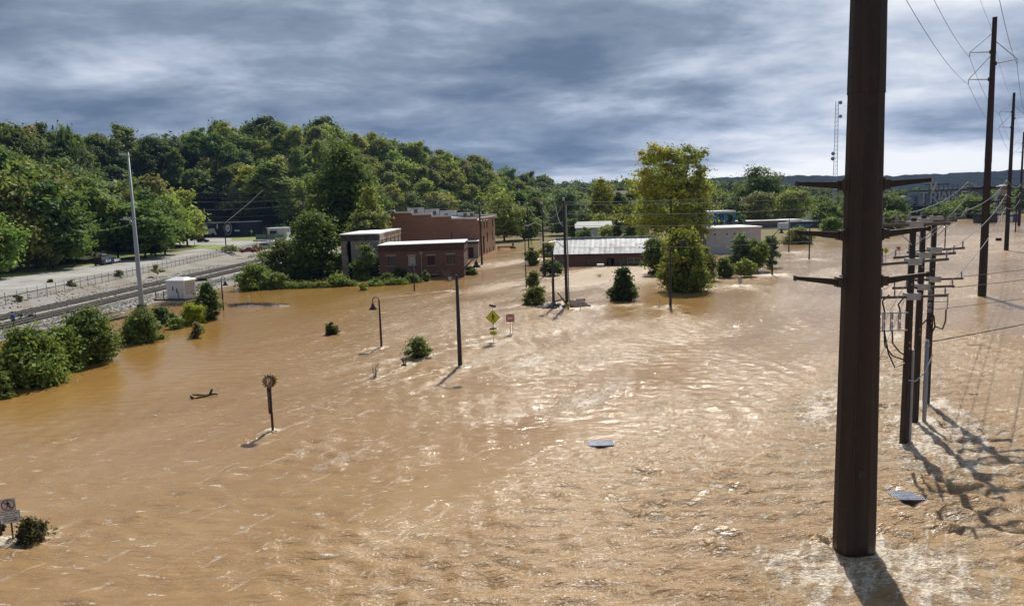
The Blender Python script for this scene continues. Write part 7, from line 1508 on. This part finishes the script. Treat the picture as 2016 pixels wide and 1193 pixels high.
m = MB(); m.box((0.0, -1.04, 0.93), (2.3, 0.02, 0.62)); pn = m.build('print_panel', M('pale_blue_vehicle_print', (0.16, 0.42, 0.62), 0.5, 0.15, 2), vn); m = MB(); m.box((-0.95, -1.056, 0.93), (0.4, 0.01, 0.6)); m.box((0.9, -1.056, 0.95), (0.5, 0.01, 0.5)); m.build('white_print', SWHITE, pn)
m = MB(); m.box((-0.3, 0, 2.38), (2.3, 0.9, 0.30), taper=0.85); m.build('roof_box', M('grey_roof_box', (0.20, 0.20, 0.205), 0.4, 0.1, 2), vn)
m = MB()
for x in (-1.2, 0.6): m.box((x, 0, 2.2), (0.06, 1.6, 0.05))
m.build('roof_rack', DARKM, vn); m = MB(); m.box((-L / 2 - 0.55, 0, 2.0), (1.1, 1.8, 0.07), ry=R(-12)); m.build('tailgate', BLKP, vn)
m = MB(); m.box((-L / 2 + 0.02, 0, 1.35), (0.06, 1.6, 1.2)); m.build('cargo_shade_panel', SBLACK, vn)  # black panel painted for the shade inside the open load space
WHP = M('white_car_paint', (0.70, 0.71, 0.73), 0.28, 0.05, 1.0); dv2 = Vector((math.cos(azr), math.sin(azr), 0)); nn2 = Vector((-math.sin(azr), math.cos(azr), 0))
pc = Vector((cvan.x, cvan.y, 2.05)) + dv2 * 5.4 + nn2 * 0.5; b_, c_ = sedan(4.5); car('white car parked nose out just beyond the black van', (pc.x, pc.y, 2.05), azr, 4.5, 1.8, b_, c_, WHP)
p = at(400, 477, 2.1); b_, c_ = suv(4.6); car('dark car parked before the lion mural', (p.x, p.y, 2.06), R(-4), 4.6, 1.85, b_, c_, BLKP, wheel_r=0.38)
p = at(489, 497.5, 2.05); b_, c_ = sedan(4.7); car('red car behind the road fence', (p.x, p.y, 2.06), R(183), 4.7, 1.8, b_, c_, M('red_car_paint', (0.38, 0.022, 0.025), 0.28, 0.12, 1.0))
p = at(511, 493, 2.05); b_, c_ = suv(4.9); car('silver car with a dark roof board behind the red car', (p.x + 0.5, p.y + 6, 2.06), R(4), 4.9, 1.9, b_, c_, M('silver_car_paint', (0.55, 0.55, 0.56), 0.3, 0.08, 1.0), wheel_r=0.38)
cn = thing('canopy', 'flat dark canopy roof standing over the silver car', 'canopy', (p.x - 0.6, p.y + 6, 2.05)); m = MB(); m.box((0, 0, 2.62), (5.2, 3.0, 0.28)); m.build('roof', M('dark_canopy_roof', (0.075, 0.055, 0.05), 0.8, 0.2, 1), cn)
for sx_ in (-2.4, 0, 2.4):
    for sy_ in (-1.3, 1.3): m = MB(); m.box((sx_, sy_, 1.25), (0.1, 0.1, 2.5)); m.build('post', FRAME_W, cn)
p = at(526, 489, 2.05); tr_ = thing('white_trailer', 'bright white covered trailer right of the silver car', 'trailer', (p.x, p.y + 5, 2.05), R(8)); m = MB(); m.box((0, 0, 1.3), (3.6, 2.0, 1.4), taper=0.9); m.build('cover', WROOF, tr_); m = MB(); m.box((0, 0, 0.5), (3.4, 1.8, 0.16)); m.build('chassis', DARKM, tr_)
for s in (-1, 1): m = MB(); m.lathe([(0.3, -0.1), (0.3, 0.1)], n=12); o = m.build('wheel', TYRE, tr_); o.rotation_euler = (R(90), 0, 0); o.location = (0, s * 0.95, 0.31)
p = at(541, 488, 2.05); gb = thing('shipping_container', 'small grey metal container at the end of the fence', 'container', (p.x, p.y + 6, 2.05), R(8)); m = MB(); m.box((0, 0, 1.4), (3.0, 2.4, 2.6)); m.build('body', M('grey_container', (0.15, 0.15, 0.17), 0.7, 0.2, 1), gb); m = MB()
for i in range(9): m.box((-1.4 + 0.35 * i, -1.22, 1.4), (0.14, 0.06, 2.4))
m.build('ribs', M('grey_container', (0.15, 0.15, 0.17)), gb)
P0 = atY(545, 452, 330); hs = thing('house', 'small white-fronted building behind the green fence', 'house', (P0.x, 330, 2), 0); walls(hs, -4, 4, 0, 6, 4.2, M('house_wall_white', (0.55, 0.55, 0.52)), holes=[(-1.6, 2.4, 3.0, 1.6)]); window(hs, -1.6, 0, 2.4, 3.0, 1.6, 3, 2); m = MB(); m.box((0, 2.9, 4.3), (8.6, 7, 0.26)); m.build('roof', WROOF, hs)
# white relay cabinet by the tracks
pc_ = at(347, 590, 0.45); cbn = thing('relay_cabinet', 'white metal relay hut on a low deck beside the tracks', 'hut', (pc_.x, pc_.y, 0.35), R(-16)); WE = M('white_hut_steel', (0.66, 0.67, 0.69), 0.5, 0.05, 1.0)
m = MB(); m.box((0, 1.3, 1.62), (3.1, 2.6, 2.7)); m.build('body', WE, cbn); m = MB(); m._add([(-1.75, -0.2, 2.98), (1.75, -0.2, 2.98), (1.75, 2.8, 2.98), (-1.75, 2.8, 2.98), (-1.0, 0.9, 3.35), (1.0, 0.9, 3.35), (1.0, 1.7, 3.35), (-1.0, 1.7, 3.35)], [(3, 2, 1, 0), (4, 5, 6, 7), (0, 1, 5, 4), (1, 2, 6, 5), (2, 3, 7, 6), (3, 0, 4, 7)]); m.build('roof', WE, cbn)
for i, x in enumerate((-0.72, 0.72)):
    m = MB(); m.box((x, -0.02, 1.6), (1.22, 0.05, 2.3)); d_ = m.build('door', M('off_white_door', (0.58, 0.59, 0.62), 0.5, 0.06, 1), cbn); m = MB(); m.box((x + (0.3, -0.45)[i], -0.06, (1.75, 1.45)[i]), (0.17, 0.06, 0.62)); m.build('dark_slot', SBLACK, d_)
for i in range(6):
    m = MB(); m.box((1.56, 0.35 + 0.36 * i, 1.7), (0.05, 0.2, 1.9)); m.build('louvre', M('grey_louvre', (0.38, 0.39, 0.42), 0.5, 0.1, 2), cbn)
m = MB(); m.box((-0.6, 1.0, 0.12), (5.4, 3.6, 0.24)); m.build('deck', M('dark_deck_wood', (0.08, 0.07, 0.062), 0.9, 0.3, 2), cbn); m = MB()
for x, y in ((-3.1, -0.6), (1.0, -0.7), (-1.6, -0.7)): m.box((x, y, 0.7), (0.1, 0.1, 1.4))
m.build('guard_post', POLEGREY, cbn)
P0 = at(398, 553, 0.5); bx = thing('switch_machine', 'low black switch box lying between relay hut and tracks', 'box', (P0.x, P0.y, 0.5), R(20)); m = MB(); m.box((0, 0, 0.3), (1.8, 0.7, 0.5), taper=0.85); m.build('housing', DARKM, bx); m = MB(); m.box((1.2, 0, 0.12), (1.2, 0.12, 0.1)); m.build('rod', RUSTD, bx)
P0 = at(476, 549, 0.4); tk = thing('propane_tank', 'white horizontal gas tank at the far end of the ballast', 'tank', (P0.x, P0.y, 0.35), R(15)); m = MB(); m.lathe([(0.05, -1.5), (0.45, -1.3), (0.56, -1.0), (0.56, 1.0), (0.45, 1.3), (0.05, 1.5)], n=14); o = m.build('shell', WE, tk, True); o.rotation_euler = (0, R(90), 0); o.location = (0, 0, 0.7); m = MB(); m.box((-0.8, 0, 0.1), (0.2, 0.7, 0.4)); m.box((0.8, 0, 0.1), (0.2, 0.7, 0.4)); m.build('saddle', RUSTD, tk); m = MB(); m.lathe([(0.14, 1.2), (0.14, 1.42)], n=8); m.build('valve_dome', GALV, tk)
# person on the tracks
P0 = at(27, 643, 0.62); pe = thing('person', 'person in blue jacket and dark trousers standing on the tracks', 'person', (P0.x, P0.y, 0.6), R(-25))
def skin_body(name, verts, edges, rad_, mat, parent, root=0, sub=1):
    me = bpy.data.meshes.new(name); me.from_pydata(verts, edges, []); o = bpy.data.objects.new(name, me); link(o, parent); me.materials.append(mat)
    sk = o.modifiers.new('skin', 'SKIN'); sk.use_smooth_shade = True
    sv = me.skin_vertices[0].data if me.skin_vertices else None
    if sv is None:
        bm = bmesh.new(); bm.from_mesh(me); bm.verts.layers.skin.verify(); bm.to_mesh(me); bm.free(); sv = me.skin_vertices[0].data
    for i, r_ in enumerate(rad_): sv[i].radius = r_ if hasattr(r_, '__len__') else (r_, r_)
    sv[root].use_root = True
    ss = o.modifiers.new('sub', 'SUBSURF'); ss.levels = sub; ss.render_levels = sub
    return o
SKIN = M('skin_tone', (0.36, 0.20, 0.14), 0.6, 0.1, 6); TROU = M('dark_trousers', (0.022, 0.022, 0.028), 0.9, 0.2, 6); JACK = M('blue_jacket', (0.030, 0.13, 0.42), 0.8, 0.2, 5); HAIR = M('dark_hair', (0.03, 0.02, 0.015), 0.8, 0.2, 8)
bvs = [(0, 0, 0.92), (0, 0, 1.10), (0, 0, 1.30), (0, 0.0, 1.45), (0, -0.01, 1.53), (0, -0.03, 1.60), (0, -0.02, 1.72), (-0.09, 0, 0.86), (-0.11, 0.03, 0.48), (-0.12, 0.09, 0.08), (-0.12, -0.06, 0.04), (0.09, 0, 0.86), (0.12, -0.08, 0.48), (0.13, -0.04, 0.08), (0.13, -0.19, 0.04),
       (-0.18, 0, 1.42), (-0.27, 0.03, 1.18), (-0.25, -0.12, 0.97), (-0.24, -0.18, 0.88), (0.18, 0, 1.42), (0.30, 0.05, 1.18), (0.34, -0.06, 0.96), (0.35, -0.10, 0.87)]
bed = [(0, 1), (1, 2), (2, 3), (3, 4), (4, 5), (5, 6), (0, 7), (7, 8), (8, 9), (9, 10), (0, 11), (11, 12), (12, 13), (13, 14), (3, 15), (15, 16), (16, 17), (17, 18), (3, 19), (19, 20), (20, 21), (21, 22)]
brd = [(0.15, 0.11), (0.14, 0.10), (0.16, 0.11), (0.12, 0.09), 0.055, 0.09, 0.085, 0.095, 0.065, 0.045, 0.04, 0.095, 0.065, 0.045, 0.04, 0.075, 0.055, 0.045, 0.04, 0.075, 0.055, 0.045, 0.04]
skin_body('body', bvs, bed, brd, SKIN, pe)
jv = [bvs[i] for i in (0, 1, 2, 3, 15, 16, 17, 19, 20, 21)]; je = [(0, 1), (1, 2), (2, 3), (3, 4), (4, 5), (5, 6), (3, 7), (7, 8), (8, 9)]
skin_body('jacket', jv, je, [(0.19, 0.15), (0.18, 0.14), (0.20, 0.145), (0.14, 0.11), 0.10, 0.08, 0.065, 0.10, 0.08, 0.065], JACK, pe)
tv = [bvs[i] for i in (0, 7, 8, 9, 11, 12, 13)]; skin_body('trousers', tv, [(0, 1), (1, 2), (2, 3), (0, 4), (4, 5), (5, 6)], [(0.165, 0.125), 0.115, 0.085, 0.07, 0.115, 0.085, 0.07], TROU, pe)
m = MB(); m.lathe([(0.02, 0.0), (0.10, -0.03), (0.108, -0.10), (0.09, -0.15)], (0, -0.0, 1.83), 12); m.build('hair', HAIR, pe, True)
for s in (-1, 1): m = MB(); m.box((s * 0.125, -0.04 - 0.07 * (s > 0), 0.045), (0.11, 0.28, 0.09), taper=0.8); m.build('shoe', DARKM, pe)
m = MB(); m.box((0, -0.115, 1.64), (0.03, 0.04, 0.05)); m.build('nose', SKIN, pe)
m = MB()
for s in (-1, 1): m.box((s * 0.035, -0.105, 1.675), (0.022, 0.02, 0.014))
m.box((0, -0.105, 1.60), (0.05, 0.02, 0.012)); m.build('face_marks', HAIR, pe)
# jumble of bags on the track beside the person
rr = random.Random(9); P0 = at(55, 622, 0.75); jk = thing('debris_heap', 'small heap of pale and dark rubbish on the track near the person', 'debris', (P0.x, P0.y, 0.55)); mats = [M('pale_rubbish_sheet', (0.62, 0.61, 0.60), 0.7, 0.2, 3), M('black_rubbish_bag', (0.03, 0.03, 0.035), 0.6, 0.2, 3)]
for nm, mt_ in (('pale_sheet', mats[0]), ('dark_bag', mats[1])):
    m = MB()
    for i in range(7): m.box((rr.uniform(-1.1, 1.3), rr.uniform(-0.5, 0.5), 0.2 + rr.uniform(0, 0.2)), (rr.uniform(0.3, 0.9), rr.uniform(0.2, 0.5), rr.uniform(0.1, 0.35)), rz=rr.uniform(0, 3), rx=rr.uniform(-.4, .4), taper=rr.uniform(.5, .9))
    m.build(nm, mt_, jk)
# mud bar
WETMUD = M('wet_grey_mud', (0.17, 0.12, 0.085), 0.5, 0.4, 1.5, bump=0.8, dark=(0.05, 0.035, 0.024)); SCRUB = M('brown_flood_scrub', (0.11, 0.075, 0.045), 0.9, 0.4, 3.0)
P0 = at(508, 603); mbv = thing('mud_bar', 'long low bar of wet mud and scrub beside the gooseneck lamp', 'mud bar', (P0.x, P0.y, 0), R(-6)); rr = random.Random(12)
nx, ny = 50, 12; V = []; 
for j in range(ny):
    for i in range(nx):
        u_, v_ = i / (nx - 1) * 2 - 1, j / (ny - 1) * 2 - 1; e = 1 - (abs(u_) ** 2.2 + v_ ** 2); V.append((u_ * 4.7, v_ * 1.3 + 0.3 * math.sin(u_ * 5), max(-0.3, 0.30 * e) + (0.10 * mnoise.noise(Vector((u_ * 9, v_ * 5, 1.0))) if e > 0 else 0)))
F = [(j * nx + i, j * nx + i + 1, (j + 1) * nx + i + 1, (j + 1) * nx + i) for j in range(ny - 1) for i in range(nx - 1)]; m = MB(); m._add(V, F); m.build('mud', WETMUD, mbv, True)
m = MB()
for i in range(1100):
    x = rr.gauss(-0.8, 1.9); y = rr.uniform(-0.6, 0.6); a = rr.uniform(0, 6.28); L = rr.uniform(0.15, 0.5)
    if abs(x) > 4.3: continue
    m.tube([(x, y, 0.15), (x + L * math.cos(a), y + L * math.sin(a), 0.22 + L * rr.uniform(0, 0.9))], [0.025, 0.008], 3, False)
tag(m.build('scrub', SCRUB, mbv), kind='stuff')
P0 = at(345, 602); mb2 = thing('drift_patch', 'patch of floating brown twigs in front of the relay hut', 'debris', (P0.x, P0.y, 0.02)); m = MB()
for i in range(260):
    x, y, a, L = rr.gauss(0, 1.5), rr.gauss(0, 0.6), rr.uniform(0, 6.28), rr.uniform(0.2, 0.6); m.tube([(x, y, 0.02), (x + L * math.cos(a), y + L * math.sin(a), 0.05 + L * rr.uniform(0, 0.4))], [0.025, 0.01], 3, False)
m.build('twigs', SCRUB, mb2)
# rubble pile round the nearest mid-stream pole
P0 = at(1108, 605); rb = thing('rubble_pile', 'pile of broken dark slabs and planks at the nearest mid-stream pole', 'rubble', (P0.x, P0.y, 0), 0); rr = random.Random(3); SLAB = M('grey_broken_concrete', (0.17, 0.16, 0.165), 0.9, 0.35, 3); RBR = M('rust_brown_sheet', (0.085, 0.045, 0.035), 0.8, 0.35, 2)
sl = []
for i in range(46):
    m = MB(); s_ = rr.uniform(0.18, 0.6); m.box((0, 0, 0), (s_, s_ * rr.uniform(0.5, 1), s_ * rr.uniform(0.25, 0.5)), taper=rr.uniform(0.6, 0.95)); o = m.build('stone', SLAB, rb); x = rr.gauss(-1.0, 0.95); o.location = (x, rr.gauss(0, 0.4), max(0.02, 0.52 * math.exp(-((x + 1.0) / 1.3) ** 2) * rr.random() + 0.05)); o.rotation_euler = (rr.uniform(-.6, .6), rr.uniform(-.6, .6), rr.uniform(0, 6))
m = MB(); m._add([(1.0, -0.5, -0.2), (3.0, -0.9, -0.3), (3.6, -0.1, 0.1), (2.7, 0.3, 0.62), (0.9, 0.5, 0.85), (1.0, -0.3, 0.3), (1.0, 0.9, -0.2), (3.4, 0.9, -0.3)], [(0, 1, 5), (1, 2, 3), (1, 3, 5), (5, 3, 4), (0, 5, 4, 6), (6, 4, 3, 7), (3, 2, 7), (1, 7, 2)]); m.build('torn_sheet', RBR, rb)
for a, b_ in (((-0.6, 0.2, 1.9), (0.5, -0.1, 0.3)), ((-0.2, 0.2, 1.25), (0.9, -0.2, 0.1)), ((-1.2, 0, 0.7), (0.2, 0.1, 1.1))): m = MB(); m.tube([a, b_], 0.07, 4); m.build('plank', M('dark_wet_plank', (0.055, 0.042, 0.036), 0.8, 0.3, 3), rb)
# floating log
P0 = at(398, 781); lgx = thing('floating_log', 'dark forked branch floating in calm water left of the parking sign', 'log', (P0.x, P0.y, 0), 0); WETW = M('wet_dark_wood', (0.035, 0.022, 0.016), 0.5, 0.4, 4, bump=0.3)
m = MB(); m.tube([(-0.35, -0.55, 0.0), (0.1, -0.2, 0.06), (0.55, 0.15, 0.12), (0.80, 0.30, 0.14), (1.0, 0.34, 0.04)], [0.05, 0.06, 0.085, 0.085, 0.03], 8); m.build('trunk', WETW, lgx, True); m = MB(); m.tube([(0.50, 0.12, 0.10), (0.58, 0.25, 0.32), (0.63, 0.32, 0.48)], [0.08, 0.085, 0.07], 8); m.build('branch', WETW, lgx, True)
m = MB(); m.tube([(-0.60, -0.52, 0.20), (-0.50, -0.56, 0.12), (-0.40, -0.60, -0.02)], [0.09, 0.11, 0.10], 8); m.build('log_end', WETW, lgx, True); m = MB(); m.tube([(0.4, 0.18, 0.08), (-0.3, 0.30, 0.08), (-0.95, 0.55, 0.06)], [0.03, 0.05, 0.03], 7); m.build('branch', WETW, lgx, True)
# grey floating panels
GRATE = M("wet_blue_grey_metal", (0.14, 0.19, 0.31), 0.45, 0.75, 6.0, metal=0.3)
for px, py, w_, l_, lab, rz_ in ((1786, 979, 1.32, 0.85, 'blue-grey metal panel floating below the dark wooden poles', -0.12), (1184, 875, 1.30, 0.80, 'silvery grating sheet floating in mid stream', 0.02)):
    P0 = at(px, py); g = thing('metal_sheet', lab, 'metal sheet', (P0.x, P0.y, 0.02), rz_, 'metal sheets afloat'); m = MB(); m.box((0, 0, 0.03), (w_, l_, 0.06), rx=0.03, ry=0.01); m.build('sheet', GRATE, g); m = MB()
    for x in np.linspace(-w_ / 2, w_ / 2, 14): m.box((x, 0, 0.07), (0.025, l_, 0.03), rx=0.03, ry=0.01)
    for y in np.linspace(-l_ / 2, l_ / 2, 6): m.box((0, y, 0.075 + 0.03 * y), (w_, 0.025, 0.03))
    m.build('ribs', M('pale_wet_metal', (0.42, 0.45, 0.52), 0.35, 0.2, 5, metal=0.3), g)
# small floating litter
rr = random.Random(17); 
for i, (px, py, sz, lab) in enumerate(((305, 819, 0.12, 'tiny white scrap floating left of the parking sign'), (635, 545, 0.35, 'white bag floating before the dense round tree'), (240, 617, 0.4, 'pale scrap floating on the orange puddle'), (1285, 545, 0.3, 'white scrap afloat left of the hanging olive tree'), (1345, 571, 0.3, 'white ball at the foot of the hanging olive tree'))):
    P0 = at(px, py, 0.0); g = thing('floating_litter', lab, 'litter', (P0.x, P0.y, 0.02), rr.uniform(0, 3), 'litter afloat'); m = MB(); m.lathe([(0.02, -0.02), (sz * 0.8, 0.0), (sz * 0.9, sz * 0.15), (sz * 0.4, sz * 0.3), (0.02, sz * 0.33)], n=8); m.build('scrap', M('white_plastic_scrap', (0.74, 0.73, 0.71), 0.5, 0.08, 3), g, True)
P0 = at(1966, 474); g = thing('drift_crate', 'dark square crate drifting left of the third brown pole', 'crate', (P0.x, P0.y, 0), 0.2); m = MB(); m.box((0, 0, 0.3), (1.1, 0.8, 0.7)); m.build('box', DARKM, g); m = MB(); m.box((0, 0, 0.68), (1.2, 0.9, 0.06)); m.build('lid', RUSTD, g)
P0 = at(982, 488, 0.3); g = thing('safety_barrier', 'long low orange barrier at the water edge beyond the street', 'barrier', (P0.x + 2, P0.y, 0.1), 0); m = MB(); m.box((0, 0, 0.45), (5.0, 0.5, 0.5)); m.build('rail', M('orange_barrier_plastic', (0.50, 0.13, 0.035), 0.6, 0.15, 1), g); m = MB(); m.box((-2, 0, 0.1), (0.4, 0.8, 0.3)); m.box((2, 0, 0.1), (0.4, 0.8, 0.3)); m.build('foot', DARKM, g)
P0 = at(1010, 487, 0.3); g = thing('traffic_cone', 'dark cone-shaped marker beyond the street right of the orange barrier', 'cone', (P0.x, P0.y, 0.1), 0); m = MB(); m.lathe([(0.9, 0), (0.85, 0.2), (0.3, 0.5), (0.22, 1.5), (0.08, 1.7)], n=10); m.build('cone', DARKM, g, True); m = MB(); m.lathe([(1.0, -0.1), (1.0, 0.05)], n=8); m.build('foot', DARKM, g)

# ---- churned water heaped against the poles: low foamy mounds with real height
FOAM = M('churned_brown_foam', (0.58, 0.44, 0.28), 0.55, 0.35, 5.0, bump=0.9, dark=(0.34, 0.21, 0.09))
def churn(label, px, py, w_, d_, h_, seed, rz_=0.0):
    P0 = at(px, py); nx, ny = 46, 30; V = []; r_ = random.Random(seed)
    for j in range(ny):
        for i in range(nx):
            u_, v_ = i / (nx - 1) * 2 - 1, j / (ny - 1) * 2 - 1; e = max(0, 1 - u_ * u_ - v_ * v_)
            z = h_ * e * (0.55 + 0.75 * mnoise.fractal(Vector((u_ * 3.2 + seed, v_ * 3.2, 0)), 1.0, 2.2, 4)) - 0.05 * (1 - e) - (0.10 if e <= 0.02 else 0); V.append((u_ * w_ / 2, v_ * d_ / 2, z))
    m = MB(); m._add(V, [(j * nx + i, j * nx + i + 1, (j + 1) * nx + i + 1, (j + 1) * nx + i) for j in range(ny - 1) for i in range(nx - 1)]); o = m.build('churned_water', FOAM, None, True); o.location = (P0.x, P0.y, 0.0); o.rotation_euler = (0, 0, rz_); tag(o, label, 'foam', None, 'stuff')
churn('brown bow wave curling at the left foot of the thick pole', 1622, 1063, 1.5, 0.7, 0.30, 1, 0.15)
churn('foam mound at the foot of the parking sign', 541, 851, 0.55, 0.5, 0.16, 2)
churn('churned foam round the post of the no-walking sign', 22, 1064, 0.9, 0.5, 0.14, 3)
churn('small brown boil right behind the thick pole', 1735, 800, 1.2, 0.7, 0.22, 4)

texts_to_mesh()
# ---- the damp air between here and the ridge
hz_m = bpy.data.materials.new('damp_air'); hz_m.use_nodes = True; t = NT(hz_m.node_tree); t.n.clear()
ho = t.add('ShaderNodeOutputMaterial'); pv = t.add('ShaderNodeVolumePrincipled'); pv.inputs['Color'].default_value = (0.30, 0.50, 1.0, 1); pv.inputs['Density'].default_value = HAZE; pv.inputs['Anisotropy'].default_value = 0.2
t.l.new(pv.outputs[0], ho.inputs['Volume'])
if HAZE > 0:
    m = MB(); m.box((0, 1500, 168), (9800, 4400, 346)); hz = m.build('haze', hz_m); tag(hz, kind='stuff')
